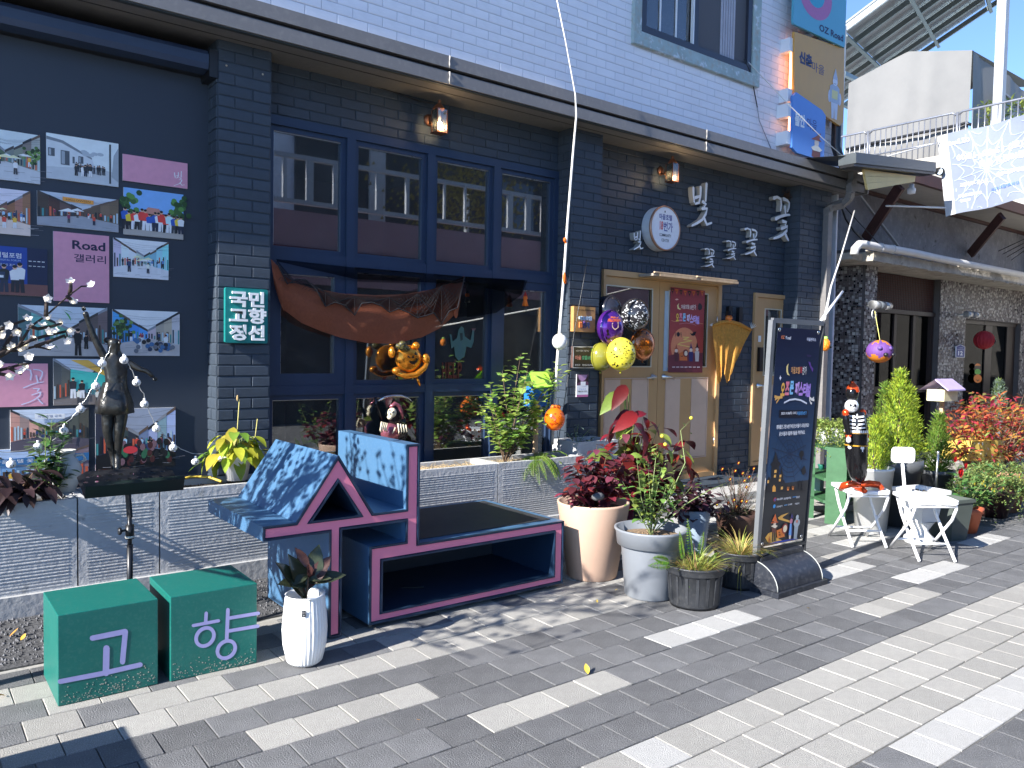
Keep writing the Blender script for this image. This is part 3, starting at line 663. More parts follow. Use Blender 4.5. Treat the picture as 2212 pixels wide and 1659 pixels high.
def street(seed, sky_='cfd8e2', lc='6a6460', rc='8a7f78', gc='8d8a8b', trees=0, umb=0, crowd=6, sat=1, hor=.42, banner=None, wires=True, extra=None):
    def f(A, asp):
        r = random.Random(seed); A.asp = asp
        A.rect(0, 0, 1, 1, sky_, 0); A.poly([(0, 0), (1, 0), (1, hor-.05), (.62, hor), (.4, hor), (0, hor-.1)], gc, 1)
        for k in range(14):
            x = r.uniform(0, 1); y = r.uniform(0, hor-.1); A.line([(x, y), (x+r.uniform(.05, .25), y+r.uniform(-.01, .02))], .006, r.choice(['77757a', 'a3a0a0', '6d6b6d']), 1, False)
        vx = r.uniform(.45, .58)
        for side, c0 in ((0, lc), (1, rc)):
            n = 4
            for k in range(n):
                t0 = k/n; t1 = (k+1)/n; e = side
                xa = (vx)*t0 if not side else 1-(1-vx)*t0; xb = vx*t1 if not side else 1-(1-vx)*t1
                ha = 1-.02-(.48)*t0*r.uniform(.8, 1); hb = ha-.10; ya = hor-.16+.14*t0; yb = hor-.16+.14*t1
                cc = lin(c0); j = r.uniform(.55, 1.5); cc = tuple(min(1, v*j*r.uniform(.85, 1.15)) for v in cc)
                A.poly([(xa, ya-.02), (xb, yb-.02), (xb, hb), (xa, ha)], cc, 2+k)
                # roof edge and openings
                A.poly([(xa, ha-.02), (xb, hb-.02), (xb, hb+.03), (xa, ha+.04)], r.choice(['3a3634', '5b4a40', '26282c', '7c7f86']), 3+k)
                for q in range(3):
                    u = (q+.2)/3; v = (q+.75)/3; xl = xa+(xb-xa)*u; xr = xa+(xb-xa)*v; yl = ya+(yb-ya)*u
                    A.rect(min(xl, xr), yl, max(xl, xr), yl+(ha-ya)*r.uniform(.25, .5), r.choice(['1d2024', '2e3a44', '45352a', '9fb0b8', 'b5563a', '3c7c7c']), 4+k)
        for k in range(trees):
            x = r.choice([.12, .88, .25, .8]); 
            for q in range(26): A.circ(x+r.gauss(0, .07), hor+.2+r.gauss(0, .1), .03, .03*asp, r.choice(['2f4a22', '466632', '1f3319', '5f8040']), 9, 7)
        for k in range(umb):
            x = .3+.5*r.random(); y = hor+.02+.1*r.random(); s = .10*(1.3-(y-hor)*4)
            A.poly([(x-s, y), (x+s, y+.01), (x+s*.1, y+s*.45*asp)], r.choice(['f2f0ea', 'e8e4d8', 'd9c9a0']), 10); A.line([(x, y), (x, y-.1)], .006, '888888', 10, False)
        cols = ['e9e9ea', '2b3a5c', '17181c', 'b64434', 'd8cfc0', '5779a5', 'd9a13a', '7d2e4e', '93b5cf']
        people(A, r, .1, .95, hor-.1, .2, crowd, cols); people(A, r, .2, .9, hor-.28, .30, max(2, crowd//3), cols, lv=11)
        if wires:
            for k in range(4): y = r.uniform(.7, .95); A.line([(0, y), (.5, y-.06), (1, y+r.uniform(-.1, .1))], .003, '3a3a40', 12, False)
        if banner: A.poly([(.3, .78), (.68, .76), (.68, .88), (.3, .9)], banner[0], 13); A.text(banner[1], .49, .83, .06, banner[2], 14, .30)
        if extra: extra(A, r)
    return f
def grey(seed):
    def f(A, asp):
        A.asp = asp; r = random.Random(seed); A.rect(0, 0, 1, 1, 'c5ccd2', 0)
        A.poly([(0, 0), (1, 0), (1, .3), (.7, .36), (0, .26)], 'a9adb1', 1); A.poly([(0, .26), (0, .93), (.22, .86), (.62, .56), (.66, .37)], 'b9bdc0', 2); A.poly([(0, .93), (.22, .88), (.62, .58), (.62, .54), (.2, .82), (0, .86)], '6f757b', 3)
        for (a, b_, c, d) in ((.02, .5, .11, .68), (.19, .34, .31, .66), (.35, .4, .38, .55), (.43, .42, .5, .58)): A.rect(a, b_, c, d, '4a4f55', 4); A.rect(a+.01, b_+.02, (a+c)/2-.004, d-.02, '8d949a', 5)
        A.rect(.865, .05, .89, .95, '34373b', 6); A.poly([(.9, .2), (1, .1), (1, .9), (.93, .7)], '8e9499', 5)
        people(A, r, .38, .82, .22, .2, 12, ['2f3438', '22262b', '444a50']); people(A, r, .38, .62, .14, .26, 4, ['2a2d31', 'cfd3d6'], lv=11)
        for k in range(6): A.circ(.6+r.uniform(-.1, .2), .6+r.uniform(0, .1), .05, .04, '9ba2a8', 3, 8)
    return f
def pinkb(ex):
    def f(A, asp): A.asp = asp; A.rect(0, 0, 1, 1, 'cf8fa2', 0); ex(A, asp)
    return f
def strokes(A, segs, x0, y0, w, h, col, lw, l=3):
    for s in segs: A.line([(x0+p[0]*w, y0+(1-p[1])*h) for p in s], lw, col, l)
BIT = [[(.06, .15), (.08, .32), (.13, .47)], [(.42, .1), (.42, .3), (.36, .46), (.18, .5)], [(.16, .37), (.38, .31)], [(.7, .0), (.69, .2), (.68, .4)], [(.52, .42), (.7, .47), (.6, .53)], [(.5, .58), (.76, .56), (.7, .68), (.52, .83), (.28, .92), (.02, 1.)], [(.6, .78), (.76, .92), (1., .86)]]
KKOT = [[(.0, .07), (.2, .02), (.42, .05), (.46, .18), (.42, .32)], [(.56, .03), (.8, .05), (.92, .1), (.9, .2), (.82, .31)], [(.66, .2), (.72, .38)], [(.14, .54), (.42, .46), (.72, .4), (.96, .38)], [(.54, .56), (.78, .57), (.70, .64)], [(.48, .74), (.84, .66), (.80, .77), (.56, .88), (.32, .95), (.06, 1.)], [(.72, .85), (.82, .93), (.92, .99)]]
def paint_forum(A, asp):
    A.asp = asp; r = random.Random(3); A.rect(0, 0, 1, 1, '173a86', 0); A.rect(0, 0, 1, .24, '6a4440', 1); A.rect(.72, .24, 1, 1, '0f1a38', 2)
    A.text('한라디지털포럼', .33, .82, .11, 'e6ecf6', 3, .62, .01); A.text('MEDIA HUMAN & DIGITAL FORUM', .33, .72, .035, '9fb2dd', 3, .6); A.text('지역인간과 AI의 공존의 조건', .3, .62, .05, 'c8d4ee', 3, .5)
    for i in range(4): A.rect(.74+.06*i, .72, .78+.06*i, .735, 'd8dff0', 3); A.rect(.74+.06*i, .62, .78+.06*i, .632, 'd8dff0', 3)
    people(A, r, .0, .7, .06, .56, 6, ['e8e8e8', '1c1e22', 'd8dce0', 'b8c2c8', '22242c'], .38); A.rect(.1, .33, .42, .47, '26324a', 15); A.rect(.12, .35, .40, .40, 'e9e9ea', 16)
rd = lambda ex, c: pinkb(ex)
boards = [
 ('photo_print', (-60, 270, 87, 398), 'photo of white parasols along a green lane, at the far top left', street(11, 'b9c2c4', '44563a', '8b8f80', 'b0b2b6', trees=4, umb=7, crowd=2)),
 ('photo_print', (100, 286, 256, 404), 'black and white photo of a marching band beside low white houses', grey(5)),
 ('pink_board', (265, 332, 405, 408), 'small pink board with a white brush letter at its right end', pinkb(lambda A, a: strokes(A, BIT, .78, .06, .17, .6, 'efe4f2', .014))),
 ('photo_print', (-60, 399, 66, 510), 'photo of a market crowd under a cream parasol, at the left edge', street(21, 'c9c3cc', '9a8f94', 'a8705a', 'c9b6ab', umb=3, crowd=9)),
 ('photo_print', (80, 411, 256, 502), 'photo of a street with an orange Halloween banner overhead', street(31, 'aeb4bd', '4a3a34', '5c4a3e', '8b8d94', umb=2, crowd=6, banner=('e08a3c', 'HALLOWEEN', '3a1a10'))),
 ('photo_print', (267, 404, 396, 518), 'group photo of a row of people under trees and a blue sky', lambda A, a: (setattr(A, 'asp', a), A.rect(0, 0, 1, 1, '6f9bd8', 0), A.poly([(0, 0), (1, 0), (1, .25), (0, .22)], '9a938c', 1), A.rect(0, .2, 1, .52, '4c4440', 1), A.poly([(.3, .5), (.66, .48), (.58, .62), (.4, .63)], 'b07a6c', 2),
     [A.circ((.1 if k % 2 else .93)+random.Random(k).gauss(0, .07), .68+random.Random(k+90).gauss(0, .12), .05, .05*a, ['35552a', '4f7a38', '23401c'][k % 3], 3, 8) for k in range(44)], people(A, random.Random(8), .0, 1., .12, .42, 15, ['f0f0f0', '2a4f9c', '222228', 'c83a34', 'e0b030', 'a8c8e8'], .42))),
 ('photo_print', (-60, 526, 103, 641), 'photo of people on stage holding a large cheque before a blue screen', paint_forum),
 ('pink_board', (115, 499, 236, 655), 'tall pink board lettered Road and 갤러리', pinkb(lambda A, a: (A.text('Road', .63, .83, .13, '1a1c3c', 3, .6, .025), A.text('갤러리', .65, .64, .12, '1e2044', 3, .58, .008)))),
 ('photo_print', (245, 513, 364, 605), 'pale photo of a street party with white parasols', street(41, 'd9dde2', 'b8bcc2', '7fb8bc', 'c2c1c4', umb=5, crowd=9)),
 ('photo_print', (39, 658, 232, 770), 'photo of a man in a dark suit alone in an old alley', street(51, 'b8c0c8', '5f8c86', '5a534d', 'a39f9e', crowd=0, extra=lambda A, r: (people(A, r, .62, .70, .02, .55, 1, ['16181c'], .32)))),
 ('photo_print', (243, 668, 388, 769), 'photo of a seated audience at an outdoor opening ceremony', street(61, 'cfd8e2', '3f7cc0', 'b8a8a0', 'a9a3a2', trees=2, crowd=4, extra=lambda A, r: [A.circ(.3+.65*r.random(), .1+.25*r.random(), .035, .06*A.asp*.6, r.choice(['26314a', '3a5f86', '1c1d22', '60636c']), 14, 10) for k in range(26)])),
 ('pink_board', (-60, 785, 104, 877), 'pink board with a large white brush letter, at the left edge', pinkb(lambda A, a: strokes(A, KKOT, .62, .05, .33, .84, 'c9c8ea', .022))),
 ('photo_print', (115, 775, 235, 873), 'photo of two people at a turquoise shutter under a yellow wall', lambda A, a: (street(71, 'b9c0cb', '4c4a50', '7d8f98', '6c6460', crowd=0, hor=.3)(A, a), A.poly([(.3, .28), (.95, .42), (.95, .66), (.3, .78)], '3fa9a0', 8), A.poly([(.3, .98), (.95, .62), (.95, .72), (.62, .98)], 'd1a34c', 9), people(A, random.Random(3), .3, .56, .14, .45, 2, ['1c1c20', '26262c'], .36, 12))),
 ('photo_print', (22, 886, 192, 968), 'photo of a narrow street hung with a white banner and red awnings', street(81, 'b7bfd0', 'a07a72', '4a4440', '4c4650', crowd=5, banner=('d3dae6', '마을호텔 골목', '3b4a78'))),
 ('photo_print', (206, 885, 379, 1006), 'dark photo of a night crowd at tables with a red round table', lambda A, a: (street(91, '8890a0', '2a3036', '8798b0', '16171a', crowd=8)(A, a), [A.circ(.15+.8*random.Random(k).random(), .1+.35*random.Random(k+50).random(), .035, .05*a, ['0c0d10', '14161b', '3a1a1c', '2a5a40', '6a5058'][k % 5], 14, 9) for k in range(50)], A.circ(.42, .32, .09, .05*a, 'b8343a', 15, 18))),
 ('photo_print', (-60, 975, 192, 1045), 'photo with a pale blue lettered fascia, low behind the plants', lambda A, a: (street(95, '9fb2cc', '6a8fb8', '8a6d78', '5c4a4e', crowd=3)(A, a), A.poly([(0, .6), (1, .62), (1, .82), (0, .74)], '2c5f8c', 12), A.text('마을호텔 꽃서점', .4, .7, .09, 'cfe0ec', 13, .45))),
 ('pink_board', (206, 1002, 296, 1040), 'pink board strip low behind the music stand', pinkb(lambda A, a: None)),
]
for bd in boards: board(*bd[:3], bd[3], cat='photo print' if bd[0] == 'photo_print' else 'board', group='photo prints on the gallery wall' if bd[0] == 'photo_print' else 'pink boards on the gallery wall')

# ================================================================== SIGNS
def syl(px, py, Y, h, segs, w, name, label, group, wd=.115, dep=.055):
    w = (PY(px+w, py+5, Y).x-PY(px, py, Y).x)/h
    """raised brush letter: px,py = pixel of its top left on plane Y, h height in metres"""
    p = PY(px, py, Y); t = thing(name, label, 'letter', (p.x+h*w/2, YB-.006, p.z-h), group)
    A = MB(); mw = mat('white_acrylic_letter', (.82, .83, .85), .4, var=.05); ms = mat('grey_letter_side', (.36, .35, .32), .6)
    for si, s in enumerate(segs):
        pts = [Vector((p.x+a[0]*h*w, p.z-a[1]*h)) for a in s]; n = len(pts); L = []; R_ = []
        for i, q in enumerate(pts):
            d = pts[min(i+1, n-1)]-pts[max(i-1, 0)]; d.normalize(); nn = Vector((-d.y, d.x)); ww = h*wd*.5*(1.0 if i in (0,) else (.78 if i < n-1 else .62)); L.append(q+nn*ww); R_.append(q-nn*ww)
        d0 = (pts[0]-pts[1]).normalized(); d1 = (pts[-1]-pts[-2]).normalized()
        poly = L+[pts[-1]+d1*h*wd*.28]+R_[::-1]+[pts[0]+d0*h*wd*.35]
        try: A.prism([(q.x, q.y) for q in poly], lambda u, v, d: Vector((u, Y+d, v)), -si*.0012, dep, mw, ms)
        except Exception: pass
    A.build('letter_body', t); return t
z6 = lambda a, b: (1398.9+a*.1612, 356.6+b*.1612)
GR = 'raised white brush letters on the navy brick'
YL = YB-.062
syl(*z6(600, 205), YL, PY(*z6(600, 205), YL).z-PY(*z6(600, 815), YL).z, BIT, 43, 'brush_letter', 'largest white raised letter 빛, right of the round sign', GR, .078)
syl(*z6(1690, 405), YL, PY(*z6(1690, 405), YL).z-PY(*z6(1700, 985), YL).z, KKOT, 37, 'brush_letter', 'large white raised letter 꽃 farthest right, with a dry nest on its top', GR, .085)
syl(*z6(1305, 835), YL, PY(*z6(1305, 835), YL).z-PY(*z6(1310, 1195), YL).z, KKOT, 28, 'brush_letter', 'middle sized white raised letter 꽃, second from the right', GR, .085)
syl(*z6(1060, 1005), YL, PY(*z6(1060, 1005), YL).z-PY(*z6(1065, 1255), YL).z, KKOT, 21, 'brush_letter', 'small white raised letter 꽃 in the middle of the climbing row', GR, .085)
syl(*z6(770, 1110), YL, PY(*z6(770, 1110), YL).z-PY(*z6(780, 1360), YL).z, KKOT, 21, 'brush_letter', 'lowest small white raised letter 꽃, just over the door shelves', GR, .085)
syl(1369, 497, YL, PY(1369, 497, YL).z-PY(1369, 539, YL).z, BIT, 20, 'brush_letter', 'small white raised letter 빛, left of the round sign', GR, .09)
nest = MB(); c = PY(*z6(1870, 415), YB-.03); mn = mat('dry_nest_straw', (.10, .055, .035), .9, isl=.4)
for i in range(130):
    a = rnd.uniform(0, 2*pi); p = c+Vector((rnd.gauss(0, .05), -abs(rnd.gauss(0, .018)), rnd.gauss(0, .022))); d = Vector((rnd.uniform(-1, 1), rnd.uniform(-.4, .2), rnd.uniform(-.6, .6))).normalized(); nest.tube([p, p+d*.045], .0018, mn, 3, False)
nest.build('bird_nest', label='brown dry straw nest on top of the far right letter', cat='nest')
# round sign
pc = PY(1438, 493, YB-.13); rz = (PY(1438, 446, YB-.13).z-PY(1438, 542, YB-.13).z)/2
rs = thing('round_sign', 'round white illuminated sign reading COMMUNITY CENTER with a copper rim', 'sign', (pc.x, YB, pc.z-rz))
b = MB(); ax = (0, -1, 0); b.lathe([(0, 0), (rz*.97, 0), (rz, .004), (rz, .118)], (pc.x, YB-.008, pc.z), mat('sign_drum_white', (.62, .64, .66), .4), 48, axis=ax, smooth=False); b.build('drum', rs)
b = MB(); b.lathe([(rz*1.005, .10), (rz*1.01, .124), (rz*.955, .126), (rz*.955, .118)], (pc.x, YB-.008, pc.z), mat('copper_rim', (.42, .24, .16), .4, metal=.6), 48, axis=ax); b.build('rim', rs)
A = Art(lambda u, v, d: Vector((pc.x+u*rz, YB-.1265-d, pc.z+v*rz))); A.circ(0, 0, .955, .955, 'dfe3ea', 0, 48)
A.text('마을호텔', 0, .5, .27, '37408c', 2, .86, .02); A.text('18', -.28, .1, .40, 'c8433f', 2, .22, .03); A.text('번가', .18, .08, .44, '37408c', 2, .62, .02); A.text('COMMUNITY', 0, -.32, .13, '222630', 2, .80, .012); A.text('CENTER', 0, -.55, .13, '222630', 2, .52, .012)
A.circ(-.06, .74, .04, .05, '1c1c22', 3, 10); A.build('sign_face', rs)
# green sign on the left pier
def sign_box(name, x0, y0, x1, y1, Y, th, label, m, cat='sign', round_=.012):
    p, q = PY(x0, y0, Y-th), PY(x1, y1, Y-th); X0, Z1, X1, Z0 = p.x, p.z, q.x, q.z; t = thing(name, label, cat, ((X0+X1)/2, Y, Z0))
    r = round_; poly = []
    for (cx, cz, a0) in ((X1-r, Z1-r, 0), (X0+r, Z1-r, 90), (X0+r, Z0+r, 180), (X1-r, Z0+r, 270)):
        for k in range(5): a = radians(a0+k*22.5); poly.append((cx+r*cos(a), cz+r*sin(a)))
    b = MB(); b.prism(poly, lambda u, v, d: Vector((u, Y-th+d, v)), 0, th-.004, m); b.build('board', t)
    A = Art(lambda u, v, d: Vector((X0+(X1-X0)*u, Y-th-d, Z0+(Z1-Z0)*v)), 5e-4); A.asp = (X1-X0)/(Z1-Z0); A.X = (X0, X1, Z0, Z1); return t, A
t, A = sign_box('green_sign', 487, 620, 578, 742, YP-.006, .035, 'teal green square sign with white Korean letters on the left brick pier', mat('teal_sign_paint', (.01, .19, .18), .35, var=.06))
MLET = mat('white_raised_lettering', (.86, .86, .84), .35)
def raised(t, X, Y, txt, cx, cz, h, w, bold, m, dep=.014, name='raised_lettering'):
    vs, fs, asp = glyphs(txt, bold); b = MB(); X0, X1, Z0, Z1 = X; W = (X1-X0); Hh = Z1-Z0
    for dd in (dep,): b.add([(X0+W*(cx+(x-.5)*w), Y-dd, Z0+Hh*(cz+(y-.5)*h)) for x, y in vs], fs, m)
    # side walls along the outline
    cnt = {}
    for f in fs:
        for i in range(len(f)): e = (f[i], f[(i+1) % len(f)]); cnt[e] = 1
    for (i, j) in list(cnt):
        if (j, i) not in cnt:
            P = lambda k, d: (X0+W*(cx+(vs[k][0]-.5)*w), Y-d, Z0+Hh*(cz+(vs[k][1]-.5)*h))
            b.add([P(i, dep), P(j, dep), P(j, 0), P(i, 0)], [(0, 1, 2, 3)], m)
    return b.build(name, t)
for tx, cx, cz, w_ in (('국민', .50, .80, .80), ('고향', .52, .50, .86), ('정선', .50, .19, .82)): raised(t, A.X, YP-.041, tx, cx, cz, .29, w_, .035, MLET)
# three plaques on the second pier
t, A = sign_box('wooden_plaque', 1240, 661, 1285, 718, YP-.006, .045, 'square varnished wooden plaque with blue and orange letters, topmost on the middle pier', mat('varnished_plywood', (.45, .24, .08), .35, var=.15, scale=8, coat=.4), round_=.004)
A.text('Community & Hometown', .52, .86, .07, '17130f', 2, .8, .02); A.build('lettering', t)
raised(t, A.X, YP-.051, '마을호텔', .52, .54, .16, .58, .03, mat('pale_blue_letter', (.42, .55, .66), .4), .01); raised(t, A.X, YP-.051, '18', .32, .28, .22, .14, .03, mat('orange_letter', (.7, .2, .06), .4), .01); raised(t, A.X, YP-.051, '번가', .56, .27, .24, .34, .03, mat('navy_letter', (.05, .07, .15), .4), .01)
t, A = sign_box('slate_plaque', 1238, 748, 1287, 795, YP-.006, .03, 'black wood grain plaque with painted Korean letters and white outline, middle of the pier', mat('brown_plaque_edge', (.10, .05, .04), .6), round_=.006)
A.rect(0, 0, 1, 1, 'd8d5d0', 0); A.poly([(.02, .03), (.5, .015), (.98, .03), (.965, .5), (.985, .96), (.6, .985), (.33, .95), (.02, .975), (.035, .6)], '241d1e', 1)
for k in range(9): A.line([(.05, .1+k*.1), (.4, .13+k*.1), (.7, .09+k*.1), (.95, .12+k*.1)], .006, '3a3031', 1, False)
A.text('2022 어울림 마을학교', .40, .80, .08, 'd9d2cc', 2, .56); A.text('마을', .22, .48, .2, 'c27a6a', 3, .26, .04); A.text('호텔18번가', .66, .48, .2, '4f9c74', 3, .56, .04); A.text('정선군   정선교육지원청', .52, .14, .08, 'e6e6e8', 2, .88); A.circ(.82, .86, .06, .06, '4d8a45', 3, 9); A.build('painted_face', t)
t, A = sign_box('notice_sheet', 1246, 809, 1270, 857, YP-.006, .012, 'small purple and white notice leaflet, lowest on the middle pier', M_white_pl, round_=.002)
A.rect(0, 0, 1, 1, 'e9eaf0', 0); A.rect(0, .52, 1, 1, '6d4a63', 1); A.poly([(.1, .98), (.9, .98), (.75, .78), (.45, .68), (.2, .8)], 'b890b8', 2); A.poly([(0, .9), (.3, .7), (0, .6)], '2a1c26', 3); A.poly([(1, .95), (.68, .75), (1, .65)], '2a1c26', 3); A.rect(.33, .48, .76, .68, 'e9eaf0', 3); A.text('마을안내', .5, .35, .05, '5a8ac0', 3, .6); A.text('마을안내 스토리', .5, .25, .07, '22242c', 3, .8, .02); A.rect(0, 0, 1, .1, 'b56a98', 2); A.build('printed_face', t)
# three panel signs high on the right end, one above the other
t, A = sign_box('cyan_sign', 1718, -95, 1825, 103, 5.06, .03, 'tall cyan panel sign with a pink ring and the words OZ Road', mat('cyan_sign_enamel', (.10, .38, .50), .35, var=.03), round_=.03)
Xc = PY(1770, 0, 5.03).x; A.circ(.40, .58, .31, .36, 'b56a9c', 1, 30); A.circ(.40, .60, .165, .20, lin('35a0bc'), 2, 26); A.text('OZ Road', .72, .13, .11, '1c2450', 3, .48, .03); A.build('sign_face', t)
b = MB(); b.box(8.1, 8.2, 5.06, 5.19, 4.95, 5.0, M_chrome); b.build('bracket', t)
def panel(name, poly_px, Y, th, label, m, paint, led):
    pts = [PY(a, c, Y) for a, c in poly_px]; xs = [p.x for p in pts]; zs = [p.z for p in pts]; X0, X1, Z0, Z1 = min(xs), max(xs), min(zs), max(zs)
    t = thing(name, label, 'sign', ((X0+X1)/2, Y, Z0)); b = MB(); b.prism([(p.x, p.z) for p in pts][::-1], lambda u, v, d: Vector((u, Y+d, v)), 0, th, m); b.build('board', t)
    A = Art(lambda u, v, d: Vector((X0+(X1-X0)*u, Y-d, Z0+(Z1-Z0)*v)), 5e-4); A.asp = (X1-X0)/(Z1-Z0); paint(A); A.build('sign_face', t)
    b = MB(); b.box(X0+.02, X0+.03, Y+th+.004, Y+th+.03, Z0+.1, Z1-.12, emit_mat('warm_sign_backlight', (1., .42, .18), led)); b.build('backlight', t)
    for zz in (Z0+.15, Z1-.2): b = MB(); b.box(X0-.05, X0+.03, Y+.02, YP-.006, zz-.07, zz+.07, M_white_pl); b.build('bracket', t)
    return t
def figure(A, x, y, s, hat, body, face='e8ddd0'):
    k = s/A.asp
    A.poly([(x-.30*k, y), (x+.30*k, y), (x+.34*k, y+.42*s), (x-.34*k, y+.42*s)], body, 2); A.circ(x, y+.58*s, .2*k, .18*s, face, 3, 16)
    A.poly([(x-.36*k, y+.40*s), (x-.15*k, y+.5*s), (x+.15*k, y+.5*s), (x+.36*k, y+.40*s), (x, y+.34*s)], 'd9d0c0', 4)
    A.poly([(x-.4*k, y+.68*s), (x+.4*k, y+.68*s), (x+.2*k, y+.76*s), (x+.22*k, y+s), (x-.16*k, y+.78*s)], hat, 5); A.line([(x-.07*k, y+.56*s), (x+.07*k, y+.56*s)], .02*s, '4a3a38', 6, False)
def orange_paint(A):
    A.text('신촌', .22, .66, .15, '232a55', 2, .24, .06); A.text('마을', .46, .61, .12, '2f3766', 2, .24, .0)
    x, y = .80, .06; 
    A.poly([(x-.05, y), (x-.005, y), (x, y+.16), (x+.01, y), (x+.06, y), (x+.07, y+.22), (x-.07, y+.22)], 'c9ccd8', 3); A.poly([(x-.1, y+.2), (x+.1, y+.2), (x+.09, y+.4), (x+.03, y+.44), (x-.03, y+.44), (x-.1, y+.4)], 'aab4c4', 4); A.poly([(x-.06, y+.25), (x+.06, y+.25), (x+.06, y+.36), (x-.06, y+.36)], 'd9cf8e', 5)
    A.circ(x-.1, y+.27, .03, .08, 'c9ccd8', 3, 12); A.circ(x+.105, y+.27, .03, .08, 'c9ccd8', 3, 12); A.circ(x, y+.47, .05, .05, 'd5d8e2', 5, 14); A.poly([(x-.05, y+.5), (x+.05, y+.5), (x, y+.64)], 'b5bccb', 6)
    A.line([(x-.02, y+.45), (x, y+.44), (x+.02, y+.45)], .006, '4a4f60', 7, False)
panel('orange_sign', [(1716, 68), (1824, 105), (1822, 262), (1815, 272), (1800, 262), (1716, 205)], 5.06, .03, 'orange panel sign reading 신촌마을 with a grey robot figure, under the cyan sign', mat('orange_sign_enamel', (.62, .32, .07), .35, var=.04), orange_paint, 4)
def blue_paint(A):
    A.text('물안', .22, .56, .22, 'eef0f4', 3, .3, .05); A.text('마을', .58, .55, .2, '2c3a80', 2, .3, 0.); x, y = .74, .0
    A.poly([(x-.14, y+.02), (x+.12, y+.0), (x+.12, y+.16), (x-.12, y+.16)], '6b3a30', 3); A.circ(x, y+.27, .07, .07, 'dccbb8', 4, 14); A.poly([(x-.17, y+.17), (x-.06, y+.22), (x+.06, y+.22), (x+.17, y+.17), (x+.1, y+.13), (x-.1, y+.13)], 'e3dccb', 5); A.poly([(x-.17, y+.31), (x+.15, y+.31), (x+.08, y+.35), (x+.12, y+.46), (x-.06, y+.36)], '9a4a30', 6)
panel('blue_sign', [(1713, 207), (1720, 199), (1776, 238), (1784, 250), (1780, 338), (1770, 345), (1722, 330), (1711, 318)], 5.03, .03, 'blue slanted panel sign reading 물안마을 with a scarecrow figure, lowest of the three', mat('blue_sign_enamel', (.09, .24, .62), .3, var=.04), blue_paint, 4)

# ================================================================== WALL LANTERNS
MC = mat('aged_copper', (.22, .09, .05), .45, metal=.7, var=.25, scale=30); MGL = glass_mat('lantern_glass', (.95, .93, .88), 1.2, .03, .12); MBULB = emit_mat('warm_bulb', (1, .78, .45), 22)
def lantern(px, py, label):
    p = PY(px, py, YB-.16); t = thing('wall_lantern', label, 'lantern', p-Vector((0, 0, .13)), 'copper wall lanterns')
    b = MB(); hw, z0, z1 = .043, p.z-.085, p.z+.085; R45 = 0
    for sx in (-1, 1):
        for sy in (-1, 1): b.box(p.x+sx*hw-.003, p.x+sx*hw+.003, p.y+sy*hw-.003, p.y+sy*hw+.003, z0, z1, MC)
    b.box(p.x-hw-.006, p.x+hw+.006, p.y-hw-.006, p.y+hw+.006, z0-.008, z0, MC); 
    b.lathe([(.064, 0), (.06, .006), (.022, .045), (.01, .052), (0, .052)], (p.x, p.y, z1), MC, 4, smooth=False); b.build('lantern_cage', t)
    b = MB(); b.lathe([(.011, 0), (.014, .012), (.011, .024)], (p.x, p.y, z1+.05), MC, 10); b.build('top_ring', t)
    b = MB()
    for sx in (-1, 1): b.box(p.x+sx*hw-.001, p.x+sx*hw+.001, p.y-hw+.003, p.y+hw-.003, z0, z1, MGL); b.box(p.x-hw+.003, p.x+hw-.003, p.y+sx*hw-.001, p.y+sx*hw+.001, z0, z1, MGL)
    b.build('pane', t)
    b = MB(); b.tube([(p.x, YB-.012, p.z+.02), (p.x, YB-.06, p.z+.0), (p.x, YB-.10, p.z+.06), (p.x, p.y+.02, z1+.04), (p.x, p.y, z1+.03)], .009, MC, 8); b.lathe([(0, 0), (.045, 0), (.045, .008), (.02, .02), (0, .02)], (p.x, YB-.008, p.z+.04), MC, 20, axis=(0, -1, 0)); b.build('bracket', t)
    b = MB(); b.ell((p.x, p.y, z0+.055), (.026, .026, .028), MBULB, 14, 10); bl = b.build('bulb', t); b = MB(); b.tube([(p.x, p.y, z0+.08), (p.x, p.y, z1)], .012, mat('bulb_socket', (.75, .7, .6), .5), 10); b.build('socket', t)
    l = bpy.data.lights.new('lantern_glow', 'POINT'); l.energy = 1.0; l.color = (1, .68, .36); l.shadow_soft_size = .03; lo = bpy.data.objects.new('lantern_glow', l); COL.objects.link(lo); lo.parent = t; lo.location = Vector((p.x, p.y-.06, z0+.03))-off(t)
lantern(949, 262, 'lit copper wall lantern above the big shop window'); lantern(1452, 373, 'lit copper wall lantern above the round sign and the double door')
# cable sagging under the soffit
b = MB(); b.tube([PY(590, 118, YB-.02), PY(690, 152, YB-.02), PY(805, 184, YB-.02), PY(905, 218, YB-.02), PY(938, 224, YB-.02)], .004, M_black, 6); b.build('lantern_cable', label='thin black cable sagging from the left pier to the window lantern', cat='cable')
b = MB(); b.tube([PY(1607, 127, YP-.02), PY(1618, 150, YP-.02), PY(1628, 190, YP-.02), PY(1636, 232, YP-.02)], .006, M_black, 6); b.tube([PY(1636, 232, YP-.02), PY(1640, 260, YP-.02), PY(1665, 320, YP-.02)], .004, mat('grey_cable', (.3, .3, .32), .6), 6); b.build('wall_cable', label='black cable hanging down the white wall from the window corner', cat='cable')
